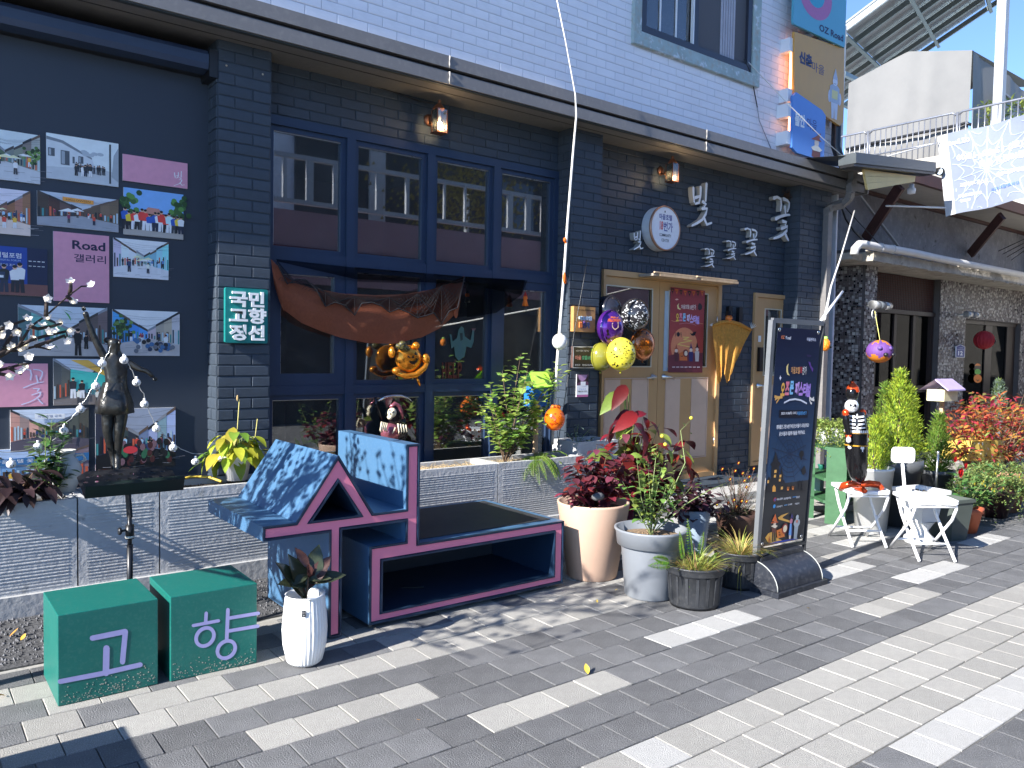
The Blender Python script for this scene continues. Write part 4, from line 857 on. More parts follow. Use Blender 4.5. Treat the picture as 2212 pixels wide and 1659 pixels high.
# ================================================================== PLANTERS
M_rib = mat('white_ribbed_concrete', (.46, .46, .455), .75, var=.12, scale=3, bump=.35, bscale=35, wear=((.27, .27, .26), .60, 4))
M_base = mat('painted_concrete_base', (.38, .38, .375), .8, var=.14, scale=3, bump=.4, bscale=25, wear=((.3, .3, .29), .62, 4))
M_soil = mat('dark_potting_soil', (.055, .045, .036), .95, var=.4, scale=60, bump=1.2, bscale=80)
M_soild = mat('dry_straw_mulch', (.34, .27, .17), .95, var=.35, scale=60, bump=1.2, bscale=60)
def soil_bits(b, n, x0, x1, y0, y1, z, m, s=.008, flat=.6):
    for i in range(n):
        x, y = rnd.uniform(x0, x1), rnd.uniform(y0, y1); r = s*rnd.uniform(.5, 1.5); a0 = rnd.uniform(0, 2)
        P = [(x+r*rnd.uniform(.5, 1.3)*cos(a0+a), y+r*rnd.uniform(.5, 1.3)*sin(a0+a), z-.003) for a in (0, 2.1, 4.2)]+[(x, y, z+r*flat)]
        b.add(P, [(0, 1, 3), (1, 2, 3), (2, 0, 3)], m)
def planter(x0, x1, label, soil, zt=.585, y0=4.76, y1=5.10, base=.11, fill=.035, twigs=0):
    t = thing('planter', label, 'planter', ((x0+x1)/2, (y0+y1)/2, 0), 'white ribbed concrete planters along the wall')
    b = MB(); W = .035
    b.box(x0, x1, y0, y0+W, base, zt, M_rib); b.box(x0, x1, y1-W, y1, base, zt, M_rib); b.box(x0, x0+W, y0+W, y1-W, base, zt, M_rib); b.box(x1-W, x1, y0+W, y1-W, base, zt, M_rib)
    n = 24
    for k in range(n):
        z = base+.02+(zt-base-.075)*k/(n-1); h = .0095*rnd.uniform(.8, 1.1); d = .0019*rnd.uniform(.6, 1.2)
        b.add([(x0+.04, y0-.001, z-h/2), (x1-.04, y0-.001, z-h/2), (x1-.04, y0-d, z-h/4), (x1-.04, y0-d, z+h/4), (x1-.04, y0-.001, z+h/2), (x0+.04, y0-.001, z+h/2), (x0+.04, y0-d, z+h/4), (x0+.04, y0-d, z-h/4)],
              [(0, 1, 2, 7), (7, 2, 3, 6), (6, 3, 4, 5), (0, 7, 6, 5), (1, 4, 3, 2)], M_rib)
    b.build('ribbed_trough', t)
    b = MB(); b.box(x0-.004, x1+.004, y0-.03, y1+.02, -.05, base, M_base); b.build('concrete_base', t)
    b = MB(); b.box(x0+W, x1-W, y0+W, y1-W, base, zt-fill, soil); soil_bits(b, 500, x0+W, x1-W, y0+W, y1-W, zt-fill+.002, soil); b.build('soil', t)
    return t
XB = [PY(-2, 1100, 4.76).x-.55, PY(168, 1200, 4.76).x, PY(345, 1200, 4.76).x, PY(497, 1200, 4.76).x, PY(600, 1150, 4.76).x+.5, PY(1075, 1050, 4.76).x, PY(1255, 1030, 4.76).x]
planter(-1.2, XB[1]-.004, 'leftmost white ribbed planter, with the dark leaved and the glossy green plant', M_soil)
planter(XB[1]+.004, XB[2]-.004, 'white ribbed planter right behind the black music stand', M_soil)
planter(XB[2]+.004, XB[4]-.004, 'white ribbed planter holding the pot of yellowing hosta', M_soil)
planter(XB[4]+.004, XB[5]-.004, 'white ribbed planter full of dry mulch, behind the blue and pink sculpture', M_soild, zt=.565)
planter(XB[5]+.004, XB[6]-.0, 'white ribbed planter with the tall green shrub and a hanging fern', M_soild, zt=.565)
p = PY(1207, 950, 5.0); planter(4.50, 4.97, 'short raised ribbed planter at the foot of the middle pier', M_soil, zt=PY(1240, 962, 4.86).z+.02, y0=4.86, y1=5.18, base=.2)
b = MB()
for i in range(420):
    x = rnd.uniform(XB[4]-.3, XB[6]-.05); y = rnd.uniform(4.80, 5.06); z = .535; a = rnd.uniform(0, 2*pi); d = Vector((cos(a), sin(a), rnd.uniform(-.1, .7))); L = rnd.uniform(.02, .07)
    b.tube([(x, y, z), Vector((x, y, z))+d*L], .0016, mat('dry_twig', (.45, .33, .18), .9, isl=.4), 3, False)
b.build('dry_stubble', kind='stuff')
# hose on the planter
b = MB(); b.tube([PZ(380, 1040, .60), PZ(410, 1030, .605), PZ(450, 1030, .60), PZ(478, 1040, .59)], .008, mat('yellow_hose', (.6, .42, .06), .5), 8); b.build('garden_hose', label='short length of yellow garden hose on the rim of the white planter', cat='hose')

# ================================================================== LEAVES AND PLANTS
def leafmat(n, c, isl=.35, hue=.03, tr=.35, rough=.45): return mat(n, c, rough, var=.12, scale=20, isl=isl, hue=hue, trans=tr, spec=.4)
L_green = leafmat('fresh_green_leaf', (.13, .25, .05)); L_gloss = leafmat('glossy_dark_green_leaf', (.07, .14, .04), tr=.2, rough=.3); L_yel = leafmat('yellow_green_leaf', (.50, .52, .05), .3, .05, .45)
L_plum = leafmat('plum_coleus_leaf', (.115, .028, .04), .4, .02, .22); L_plumd = leafmat('dark_plum_leaf', (.055, .022, .032), .4, .02, .15); L_dark = leafmat('dark_brown_leaf', (.045, .025, .025), .4, .03, .15)
L_fern = leafmat('fern_leaf', (.20, .32, .05), .3, .03, .4); L_grass = leafmat('yellow_grass_blade', (.42, .44, .10), .4, .05, .4); L_con = leafmat('golden_cypress_leaf', (.34, .44, .04), .35, .025, .3, .6)
L_red = leafmat('red_autumn_leaf', (.42, .10, .04), .5, .05, .4); L_bego = leafmat('begonia_green_leaf', (.26, .33, .06), .25, .03, .35); L_begr = leafmat('begonia_red_leaf', (.15, .010, .014), .4, .015, .25)
L_sed = leafmat('pale_sedum_leaf', (.27, .34, .09), .25, .03, .3); L_rub = leafmat('rubber_plant_leaf', (.045, .055, .03), .25, .02, .08, .22)
L_stem = mat('green_stem', (.18, .24, .07), .6, var=.15); L_wood = mat('brown_stem', (.16, .10, .06), .8, var=.2); L_grey = leafmat('blue_grey_leaf', (.16, .22, .17), .3, .02, .25)
UPV = Vector((0, 0, 1))
def rdir(r, el0=-.3, el1=1.): 
    a = r.uniform(0, 2*pi); z = r.uniform(el0, el1); q = sqrt(max(0, 1-min(z*z, .98))); return Vector((cos(a)*q, sin(a)*q, z))
def lmesh(name, L, W, m, fold=.25, curl=.2, pts=5):
    b = MB(); b.leaf((0, 0, 0), (1, 0, 0), (0, 0, 1), L, W, m, fold, curl, pts); return b.mesh(name)
def putleaf(me, t, p, d, up=UPV, sc=1., name='leaf'):
    d = Vector(d).normalized(); up = Vector(up); n = up-d*up.dot(d)
    if n.length < .05: n = d.orthogonal()
    n.normalize(); y = n.cross(d); e = Matrix((d, y, n)).transposed().to_euler(); return put(name, me, t, p, e, (sc, sc, sc))
def bushy(name, label, base, stems, r, leafm, L, W, stem_m, nper, parts=True, spread=.12, cat='plant', group=None, droop=.0, curl=.25, top_only=.25, into=None, sr=.004, jit=.5, pts=5, kinds=None):
    """stems: list of end points; leaves along them. into: existing thing that gets the foliage"""
    t = into or thing(name, label, cat, base, group); base = Vector(base); sb = MB(); lb = MB(); mes = [lmesh('leaf', L*s, W*s, k, .25, curl, pts) for k in (kinds or [leafm]) for s in (.75, 1, 1.2)]
    for e in stems:
        e = Vector(e); mid = (base+e)/2+Vector((r.uniform(-1, 1), r.uniform(-1, 1), 0))*spread*.3; P = [base, mid, e]; sb.tube([base, base*.4+mid*.6, mid, mid*.4+e*.6, e], [sr, sr*.9, sr*.8, sr*.6, sr*.3], stem_m, 5, False)
        for i in range(nper):
            t_ = top_only+(1-top_only)*(i+r.random())/nper; q = base*(1-t_)**2+mid*2*t_*(1-t_)+e*t_*t_; d = rdir(r, -.2-droop, .7-droop); q = q+Vector((d.x, d.y, d.z*.5))*r.uniform(0, spread*jit)
            if parts: putleaf(r.choice(mes), t, q, d)
            else:
                s = r.choice((.75, 1, 1.2)); lb.leaf(q, d, UPV+Vector((r.uniform(-.4, .4), r.uniform(-.4, .4), 0)), L*s, W*s, r.choice(kinds or [leafm]), .25, curl, 3)
    sb.build('stem', t)
    if not parts and lb.v: lb.build('foliage', t, kind='stuff')
    return t

# glossy green plant and dark leaved plant in the leftmost planter
r = random.Random(12)
b0 = PZ(105, 1060, .56); b0.y = 4.93; b0.x = PY(105, 1060, 4.93).x; b0.z = .55
stems = [PY(112+dx, 905+dy, 4.93+dd) for dx, dy, dd in ((0, 0, 0), (-30, 50, .04), (25, 40, -.03), (-14, 18, -.04), (10, 70, .05), (-38, 90, -.05), (35, 95, 0))]
bushy('glossy_green_plant', 'bushy dark green plant with glossy oval leaves in the leftmost planter', b0, stems, r, L_gloss, .058, .036, L_stem, 26, spread=.055, top_only=.3, curl=.1)
b0 = Vector((PY(30, 1060, 4.82).x, 4.83, .55)); stems = [PY(30+dx, 1015+dy, 4.80+dd) for dx, dy, dd in ((0, 0, 0), (-40, 5, 0), (40, 10, 0), (65, 25, -.03), (-20, 30, -.06), (18, 40, -.06), (52, -8, .05))]
bushy('dark_leaved_plant', 'low plant with drooping blackish brown pointed leaves at the left edge', b0, stems, r, L_dark, .10, .045, L_wood, 13, spread=.09, droop=.55, top_only=.45, curl=.35)
# white two handled urn
p = PY(142, 1045, 5.02); t = thing('urn', 'white two handled clay urn standing behind the glossy green plant', 'urn', (p.x, 5.02, .57)); m_ = mat('chalky_white_clay', (.55, .54, .50), .8, var=.08)
b = MB(); h = PY(142, 972, 5.02).z-.57; b.lathe([(0, 0), (.042, 0), (.075, h*.35), (.082, h*.58), (.06, h*.78), (.042, h*.85), (.05, h*.97), (.056, h), (.046, h), (.034, h*.85), (.02, h*.7), (0, h*.7)], (p.x, 5.02, .57), m_, 30); b.build('vessel', t)
for s_ in (-1, 1): b = MB(); b.tube([(p.x+s_*.045, 5.02, .57+h*.86), (p.x+s_*.085, 5.02, .57+h*.88), (p.x+s_*.10, 5.02, .57+h*.76), (p.x+s_*.072, 5.02, .57+h*.68)], .008, m_, 8); b.build('handle', t)
# hosta in a small white pot on the planter
hp = PY(505, 1030, 4.92); t = thing('potted_hosta', 'white ribbed pot of yellowing broad hosta leaves standing on the white planter', 'plant', (hp.x+.02, 4.92, .585)); b = MB(); b.lathe([(0, 0), (.06, 0), (.082, .135), (.088, .135), (.088, .15), (.075, .15), (.07, .12), (0, .12)], (hp.x+.02, 4.92, .585), M_white_pl, 60, rib=.02, ribn=20); b.build('pot', t)
base = Vector((hp.x+.02, 4.92, .72)); mes = [lmesh('leaf', .13*s, .065*s, k, .2, .55, 5) for s in (.8, 1, 1.15) for k in (L_yel, L_yel, leafmat('fading_green_leaf', (.25, .36, .05), .3, .04, .4))]; sb = MB()
for i in range(46):
    a = rnd.uniform(0, 2*pi); R_ = rnd.uniform(.02, .15); z = rnd.uniform(.02, .20)-.25*R_; q = base+Vector((cos(a)*R_*1.25, sin(a)*R_*.6, z)); sb.tube([base, (base+q)/2+Vector((0, 0, .05)), q], .0025, L_stem, 4, False); putleaf(rnd.choice(mes), t, q, Vector((cos(a), sin(a)-.4, rnd.uniform(-.9, .3))))
for (x, y, X2, Y2) in ((514, 1000, 517, 862), (553, 980, 556, 905)): sb.tube([base, PY((x+X2)/2-3, (y+Y2)/2, 4.9), PY(X2, Y2, 4.9)], .003, mat('pale_flower_stalk', (.45, .40, .12), .6), 5)
sb.build('stem', t); b = MB(); b.ell(PY(513, 860, 4.9), (.007, .007, .02), mat('dry_bud', (.4, .28, .12), .8), 8, 5); b.build('bud', t)
# tall shrub with rounded leaves
b0 = Vector((PY(1090, 990, 4.93).x, 4.93, .53)); r = random.Random(5); L_sh = leafmat('rounded_shrub_leaf', (.34, .48, .11), .3, .03, .45)
tips = [(1125, 765), (1050, 850), (1085, 800), (1150, 830), (1195, 810), (1205, 785), (1065, 905), (1110, 860), (1160, 880), (1040, 880), (1185, 860), (1130, 920), (1090, 930), (1172, 900), (1058, 830), (1215, 800), (1140, 800)]
stems = [PY(x, y, 4.93+r.uniform(-.12, .1)) for x, y in tips]
bushy('round_leaved_shrub', 'tall fresh green shrub with rounded leaves in front of the shop window', b0, stems, r, L_sh, .055, .044, L_wood, 44, spread=.12, top_only=.33, curl=.1)
# ferns hanging over the planter edge
def fern(t, base, n, L, m, r, droop=.8, el=.5, lw=.014, span=(0, 2*pi)):
    for i in range(n):
        a = r.uniform(*span); d = Vector((cos(a), sin(a), el*r.uniform(.6, 1.5))).normalized(); pts = []; p = Vector(base); k = 12; LL = L*r.uniform(.7, 1.1); b = MB()
        for j in range(k+1): pts.append(p.copy()); p = p+d*(LL/k); d = (d+Vector((0, 0, -droop*.16))).normalized()
        b.tube(pts, [.0016]*(k+1), L_stem, 4, False)
        for j in range(2, k+1):
            dd = (pts[j]-pts[j-1]).normalized(); sd = dd.cross(UPV).normalized(); wd = LL*.16*sin(pi*min(1, (j+1.5)/(k+2)))
            for s_ in (-1, 1):
                for h_ in (0, .5): b.leaf(pts[j]-dd*(LL/k)*h_, sd*s_+dd*.45, UPV, wd+.006, lw*.8, m, .1, .2, 2)
        b.build('frond', t)
p = PY(1165, 985, 4.85); t = thing('fern', 'light green fern spilling over the front of the white planter', 'fern', (p.x, 4.86, .55)); fern(t, (p.x-.05, 4.86, .57), 20, .30, L_fern, random.Random(3), 1.3, .35, .012, (pi, 2*pi+.6)); fern(t, (p.x+.1, 4.9, .57), 8, .22, L_fern, random.Random(4), .9, .6, .012)
p = PY(1255, 945, 5.0); bushy('small_cactus_plant', 'small dark plant in the short planter by the pier', (p.x-.03, 5.02, .60), [Vector((p.x-.03+dx, 5.0, z)) for dx, z in ((-.12, .72), (.0, .80), (.12, .74), (.16, .66), (-.05, .76))], random.Random(9), L_grey, .05, .018, L_stem, 9, spread=.04)

# ================================================================== BRONZE FIGURE
MBZ = mat('black_bronze', (.055, .054, .05), .3, metal=.75, var=.35, scale=25, bump=.5, bscale=30)
st = thing('statue', 'black bronze figure of a woman with one arm raised, standing among the planters', 'statue', (PY(250, 1020, 5.03).x, 5.03, .56))
SKP = {'pel': (247, 868, 0, 26), 'wai': (250, 828, 0, 19), 'che': (252, 788, -.01, 23), 'neck': (248, 762, 0, 9), 'hd': (246, 742, -.005, 15), 'hd2': (247, 730, -.005, 12),
       'shl': (228, 777, 0, 10), 'ell': (206, 735, .0, 7.5), 'wrl': (192, 700, .0, 5.5), 'hal': (183, 672, .0, 6.5), 'shr': (276, 783, 0, 10), 'elr': (300, 797, -.03, 7), 'wrr': (320, 803, -.05, 5), 'har': (331, 815, -.05, 5),
       'hil': (235, 890, .01, 18), 'knl': (232, 935, .0, 11), 'anl': (244, 985, .02, 7), 'fol': (248, 1018, .0, 7), 'hir': (262, 890, -.01, 18), 'knr': (258, 935, -.02, 11), 'anr': (254, 985, 0, 7), 'for': (254, 1020, -.03, 7)}
SKE = [('pel', 'wai'), ('wai', 'che'), ('che', 'neck'), ('neck', 'hd'), ('hd', 'hd2'), ('che', 'shl'), ('shl', 'ell'), ('ell', 'wrl'), ('wrl', 'hal'), ('che', 'shr'), ('shr', 'elr'), ('elr', 'wrr'), ('wrr', 'har'),
       ('pel', 'hil'), ('hil', 'knl'), ('knl', 'anl'), ('anl', 'fol'), ('pel', 'hir'), ('hir', 'knr'), ('knr', 'anr'), ('anr', 'for')]
def skin_mesh(name, P, E, root, parent, m, sub=2):
    """P: name -> (point, radius)"""
    ks = list(P); o0 = off(parent); me = bpy.data.meshes.new(name); me.from_pydata([tuple(P[k][0]-o0) for k in ks], [(ks.index(a), ks.index(b)) for a, b in E], [])
    o = bpy.data.objects.new(name, me); COL.objects.link(o); o.parent = parent
    sk = o.modifiers.new('skin', 'SKIN'); sk.use_smooth_shade = True; me = o.data
    for i, k in enumerate(ks): sv = me.skin_vertices[0].data[i]; r_ = P[k][1]; sv.radius = (r_, r_) if not isinstance(r_, tuple) else r_; sv.use_root = (k == root)
    o.modifiers.new('sub', 'SUBSURF').levels = sub; o.modifiers['sub'].render_levels = sub; me.materials.append(m); return o
scl = 4.9/FPX
PT = {k: (PY(v[0], v[1], 5.03+v[2]), v[3]*scl*.92) for k, v in SKP.items()}
skin_mesh('body', PT, SKE, 'pel', st, MBZ)
for k, (dx, dy) in (('hal', (-4, -9)), ('har', (9, 8))):
    q = SKP[k]; b = MB()
    for j in range(5):
        a = (j-2)*.28; d = Vector((dx, dy)).normalized(); d = Vector((d.x*cos(a)-d.y*sin(a), d.x*sin(a)+d.y*cos(a)))*(10 if j not in (0, 4) else 7); f0 = PY(q[0]+d.x*.3, q[1]+d.y*.3, 5.03+q[2]); f1 = PY(q[0]+d.x, q[1]+d.y, 5.03+q[2]-.005*abs(j-2)); b.tube([f0, (f0+f1)/2, f1], [.0055, .005, .0035], MBZ, 6)
    b.build('fingers', st)
b = MB(); q = PY(258, 741, 5.0); b.ell(q, (.010, .012, .012), MBZ, 8, 6); b.ell(PY(235, 735, 5.06), (.03, .03, .02), MBZ, 10, 6); b.build('face_and_hair', st)
b = MB(); sk_ = [(PY(247, y, 5.03), w_*scl) for y, w_ in ((826, 21), (850, 28), (872, 34), (892, 36), (893, 33))]
b.lathe([(w_, c.z-sk_[0][0].z) for c, w_ in sk_], sk_[0][0], MBZ, 26, rib=.06, ribn=5); b.build('skirt', st)
b = MB(); b.box(PY(250, 1020, 5.03).x-.08, PY(250, 1020, 5.03).x+.08, 4.97, 5.09, .55, PY(250, 1018, 5.03).z+.01, MBZ); b.build('plinth', st)
# ghost-face light strings
MCAB = mat('clear_silver_cable', (.5, .5, .48), .3, metal=.5); MGH = mat('white_ghost_bulb', (.80, .80, .80), .3, trans=.15)
def string(name, label, pts, bulbs, Yf):
    W_ = [PY(x, y, Yf) for x, y in pts]; t = thing(name, label, 'string lights', W_[0]-Vector((0, 0, .0)), 'ghost face string lights')
    b = MB(); P = []
    for i in range(len(W_)-1):
        for k in range(6): P.append(W_[i].lerp(W_[i+1], k/6)+Vector((.003*sin(k*2.1+i), .003*cos(k*3+i), -.012*sin(pi*k/6))))
    b.tube(P+[W_[-1]], .0022, MCAB, 5); b.build('cable', t)
    for (x, y) in bulbs:
        c = PY(x, y, Yf-.015); b = MB(); b.ell(c, (.0235, .022, .022), MGH, 16, 12); b.tube([c+Vector((0, 0, .02)), c+Vector((0, 0, .034))], .007, M_white_pl, 8); o = b.build('bulb', t)
        dv = Vector((0, 0, CAMH))-c; dv = Vector((dv.x+rnd.uniform(-1.5, 1), dv.y, -1.0+rnd.uniform(-1, 1))).normalized(); sd = dv.cross(UPV).normalized(); up = sd.cross(dv)
        A = Art(lambda u, v, d: c+(dv+sd*u*.9+up*v*.9).normalized()*(.0232+d), 3e-4); 
        for s_ in (-1, 1): A.circ(s_*.33, .2, .13, .24, '0a0a0a', 1, 10)
        A.poly([(-.45, -.2), (0, -.33), (.45, -.2), (.3, -.55), (-.3, -.55)], '0a0a0a', 1); A.build('face', o)
string('string_light', 'ghost face string light hanging from the statue down to the left', [(-20, 968), (30, 975), (90, 958), (122, 945), (140, 915), (178, 872), (215, 805), (228, 770), (240, 745)], [(221, 785), (207, 834), (174, 884), (138, 931), (82, 965), (24, 1003)], 4.96)
string('string_light', 'ghost face string light draped from the statue right to the hosta', [(270, 765), (285, 800), (310, 850), (330, 905), (352, 935), (392, 970), (440, 980), (500, 985), (560, 960)], [(268, 778), (295, 826), (312, 873), (338, 926), (374, 967), (422, 997), (477, 990), (559, 975)], 4.93)
# ================================================================== MUSIC STAND
ms = thing('music_stand', 'black perforated music stand between the planter and the green cubes', 'music stand', (0, 0, 0)); Yd = 4.25
zA2 = lambda a, b: (.4378*a, 932.6+.4378*b)
pc_ = PY(*zA2(640, 370), Yd); ms.location = (pc_.x, Yd, 0)
c0 = PY(*zA2(418, 328), Yd-.12); c1 = PY(*zA2(905, 290), Yd-.12); ux = Vector((1, 0, 0)); wd = (c1.x-c0.x); u0 = c0.copy()
bk0 = PL(*zA2(360, 200), (0, 1, 0), Yd+.13); vv = Vector((0, .25, bk0.z-c0.z)); hh = vv.length; vv.normalize(); nn = Vector((1, 0, 0)).cross(vv)
holes = []
for rr in range(4):
    for cc in range(8):
        cx, cy_ = (cc+.6+.4*(rr % 2))*wd/9, (rr+.9)*hh/5; holes.append([(cx+.012*cos(-k*pi/4), cy_+.012*sin(-k*pi/4)) for k in range(8)])
b = MB(); b.prism([(0, 0), (wd, 0), (wd, hh*.8), (wd-.05, hh), (.05, hh), (0, hh*.8)], lambda u, v, d: u0+ux*u+vv*v+nn*d, 0, -.003, M_black, holes=holes); b.build('desk', ms)
b = MB(); f0 = u0+nn*.0; 
b.obox(u0+ux*wd/2+nn*.03, ux*wd/2, vv*.0015, nn*.03, M_black); b.obox(u0+ux*wd/2+nn*.058+vv*.018, ux*(wd/2+.006), vv*.018, nn*.0015, mat('dark_green_black_lip', (.008, .016, .012), .4)); b.build('desk_lip', ms)
b = MB(); b.tube([(pc_.x, Yd, .02), (pc_.x, Yd, .42)], .014, M_black, 12); b.tube([(pc_.x, Yd, .40), (pc_.x, Yd, pc_.z-.03)], .0105, M_black, 12); b.tube([(pc_.x, Yd, pc_.z-.16), (pc_.x, Yd, pc_.z-.09)], .020, M_black, 12); b.build('pole', ms)
b = MB(); b.tube([(pc_.x, Yd, pc_.z-.115), (pc_.x-.04, Yd-.01, pc_.z-.115)], .006, M_black, 8); b.lathe([(0, 0), (.017, 0), (.020, .006), (.017, .014), (0, .014)], (pc_.x-.055, Yd-.012, pc_.z-.115), M_black, 8, axis=(1, 0, 0)); b.build('knob', ms)
b = MB(); b.bar((pc_.x, Yd, pc_.z-.05), u0+ux*wd*.47+vv*hh*.45-nn*.006, .03, .012, M_black); b.build('desk_bracket', ms)
b = MB(); b.tube([(pc_.x, Yd, pc_.z-.155), (pc_.x, Yd, pc_.z-.145)], .0215, mat('cream_collar', (.6, .58, .5), .5), 12); b.build('collar', ms)
for k in range(3): a = .5+k*2.094; b = MB(); b.bar((pc_.x, Yd, .16), (pc_.x+.24*cos(a), Yd+.24*sin(a), .01), .02, .006, M_black); b.build('leg', ms)

# ================================================================== GREEN CUBES
M_teal = mat('teal_green_lacquer', (.004, .125, .10), .42, var=.07, scale=5, speck=((.25, .33, .28), .08, 90), wear=((.02, .20, .155), .66, 6)); 
def cube(p0, p1, label, draw):
    p0 = Vector((p0[0], p0[1], 0)); p1 = Vector((p1[0], p1[1], 0)); ux = (p1-p0).normalized(); uy = Vector((-ux.y, ux.x, 0)); W_ = .366; H_ = .36
    t = thing('letter_cube', label, 'cube', p0+ux*W_/2+uy*W_/2, 'green letter cubes on the pavement'); b = MB(); b.obox(p0+ux*W_/2+uy*W_/2+Vector((0, 0, H_/2+.001)), ux*(W_/2), uy*(W_/2), Vector((0, 0, H_/2)), M_teal)
    o = b.build('cube_body', t); mo = o.modifiers.new('bevel', 'BEVEL'); mo.width = .003; mo.segments = 2
    A = Art(lambda px, py, d: PP(px, py, p0, (-uy.x, -uy.y, 0))-uy*d, 8e-4); draw(A); A.build('painted_letter', t, m=print_mat('matt_letter_paint', .5))
    # dust and grit splashed on the lower front
    g_ = MB(); md = mat('dried_splash_grit', (.33, .33, .27), .9)
    for i in range(150):
        u = rnd.uniform(.01, W_-.01); v = abs(rnd.gauss(0, .035))+.006; s_ = rnd.uniform(.0008, .0022); g_.obox(p0+ux*u-uy*.0006+Vector((0, 0, v)), ux*s_, uy*.0004, Vector((0, 0, s_)), md)
    g_.build('splash_grit', t, kind='stuff'); return t
LC = '9c9ac8'
def LA(A, pts, w=11.5): A.line([zA2(*p) for p in pts], w, LC, 1)
def ring(A, cx, cy, rx, ry, w):
    n = 28; P = []; x, y = zA2(cx, cy); 
    for k in range(n): P.append((x+.4378*rx*cos(2*pi*k/n), y+.4378*(ry*sin(2*pi*k/n)-.22*rx*cos(2*pi*k/n))))
    A.line(P+[P[0]], w, LC, 1)
def go(A): LA(A, [(455, 1018), (618, 985), (604, 1135)]); LA(A, [(525, 1068), (522, 1190)], 14); LA(A, [(296, 1232), (500, 1193), (692, 1149)], 10.5)
cube((.500, 3.470), (.867, 3.470), 'left green cube painted with the lilac letter 고', go)
def hyang(A): LA(A, [(1017, 895), (1014, 940)], 7.5); LA(A, [(953, 956), (1078, 932)], 7); ring(A, 1011, 1012, 44, 44, 8); LA(A, [(1124, 878), (1118, 1028)], 8); LA(A, [(1124, 920), (1274, 895)], 7.5); LA(A, [(1120, 984), (1272, 958)], 7.5); ring(A, 1116, 1074, 44, 42, 8)
cube((.913, 3.462), (1.283, 3.456), 'right green cube painted with the lilac letter 향', hyang)

# ================================================================== HOUSE-SHAPED SCULPTURE
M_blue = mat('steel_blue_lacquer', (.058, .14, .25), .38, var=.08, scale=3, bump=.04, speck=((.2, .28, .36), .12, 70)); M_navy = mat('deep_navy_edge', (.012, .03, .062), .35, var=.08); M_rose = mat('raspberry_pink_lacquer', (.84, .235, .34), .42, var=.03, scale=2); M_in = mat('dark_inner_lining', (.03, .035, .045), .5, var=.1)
YS, YD = 3.53, 4.33
zS = lambda a, b: (384.0+a*.3968, 877.8+b*.3968)
def sp(a, b): p = PY(*zS(a, b), YS); return (p.x, p.z)
pix = [(466, 656), (648, 637), (878, 268), (1068, 583), (1248, 563), (1254, 208), (1328, 205), (1308, 747), (2106, 624), (2095, 985), (1048, 1222), (1045, 766), (1243, 741), (1244, 628), (897, 672), (889, 1248), (822, 1250), (831, 681), (466, 745)]
O2 = [sp(*q) for q in pix]
xs = {0: (0, 18), 4: (4, 5, 12, 13), 6: (6, 7), 8: (8, 9), 10: (10, 11), 14: (14, 15), 16: (16, 17)}
O3 = [list(p) for p in O2]
for grp in xs.values():
    m_ = sum(O2[i][0] for i in grp)/len(grp)
    for i in grp: O3[i][0] = m_
for grp in ((0, 1), (3, 4), (5, 6), (7, 8), (9, 10), (11, 12), (13, 14), (15, 16), (17, 18)):
    m_ = sum(O2[i][1] for i in grp)/len(grp)
    for i in grp: O3[i][1] = m_
for i in (9, 10): O3[i][1] = .028
for i in (15, 16): O3[i][1] = .006
OUT = [tuple(p) for p in O3]
TRI = [sp(735, 622), sp(993, 596), sp(876, 415)]; zt0 = (TRI[0][1]+TRI[1][1])/2; TRI = [(TRI[0][0], zt0), (TRI[1][0], zt0), TRI[2]]
wx0, wz1 = sp(1118, 840); wx1, wz0 = sp(2048, 925); wz1 = (wz1+sp(2052, 692)[1])/2; wz0 = (sp(1112, 1118)[1]+wz0)/2; WINR = [(wx0, wz0), (wx1, wz0), (wx1, wz1), (wx0, wz1)]
def inset(poly, d):
    n = len(poly); ar = sum(poly[i][0]*poly[(i+1) % n][1]-poly[(i+1) % n][0]*poly[i][1] for i in range(n)); s_ = 1 if ar > 0 else -1; R_ = []
    for i in range(n):
        p, q, r_ = Vector(poly[i-1]), Vector(poly[i]), Vector(poly[(i+1) % n]); e1 = (q-p).normalized(); e2 = (r_-q).normalized(); n1 = Vector((-e1.y, e1.x))*s_; n2 = Vector((-e2.y, e2.x))*s_; k = 1+n1.dot(n2); m2 = (n1+n2)/max(k, .3); R_.append(tuple(q+m2*d))
    return R_
sc_ = thing('letter_sculpture', 'big blue box sculpture shaped like a house and bench, with a pink letter face', 'sculpture', (2.2, 3.9, 0))
mf = lambda u, v, d: Vector((u, YS+d, v))
b = MB(); b.prism(OUT, mf, .012, YD-YS, M_navy, M_blue, back=True, holes=[TRI, WINR], mhole=M_navy); b.build('hollow_body', sc_)
b = MB()
b.prism(OUT, mf, 0, .0125, M_navy, M_navy, holes=[inset(OUT, .009)], back=False); 
for hshape in (TRI, WINR): b.prism(inset(hshape, -.009), mf, 0, .0125, M_navy, M_navy, holes=[hshape], back=False)
b.build('raised_rim', sc_)
b = MB(); b.prism(inset(OUT, .0135), mf, .0085, .0118, M_rose, holes=[inset(TRI, -.0135), inset(WINR, -.0135)], back=False); b.build('pink_face', sc_)
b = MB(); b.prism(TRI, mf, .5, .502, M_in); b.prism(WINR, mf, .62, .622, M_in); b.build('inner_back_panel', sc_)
dk = MB(); dk.box(OUT[7][0]+.03, OUT[8][0]-.05, YS+.07, YD-.05, OUT[7][1]+.001, OUT[7][1]+.005, mat('painted_shade_top', (.035, .036, .04), .55, var=.1)); dk.build('bench_shade_sheet', sc_)  # dark sheet painting the upright plate's shade onto the bench top
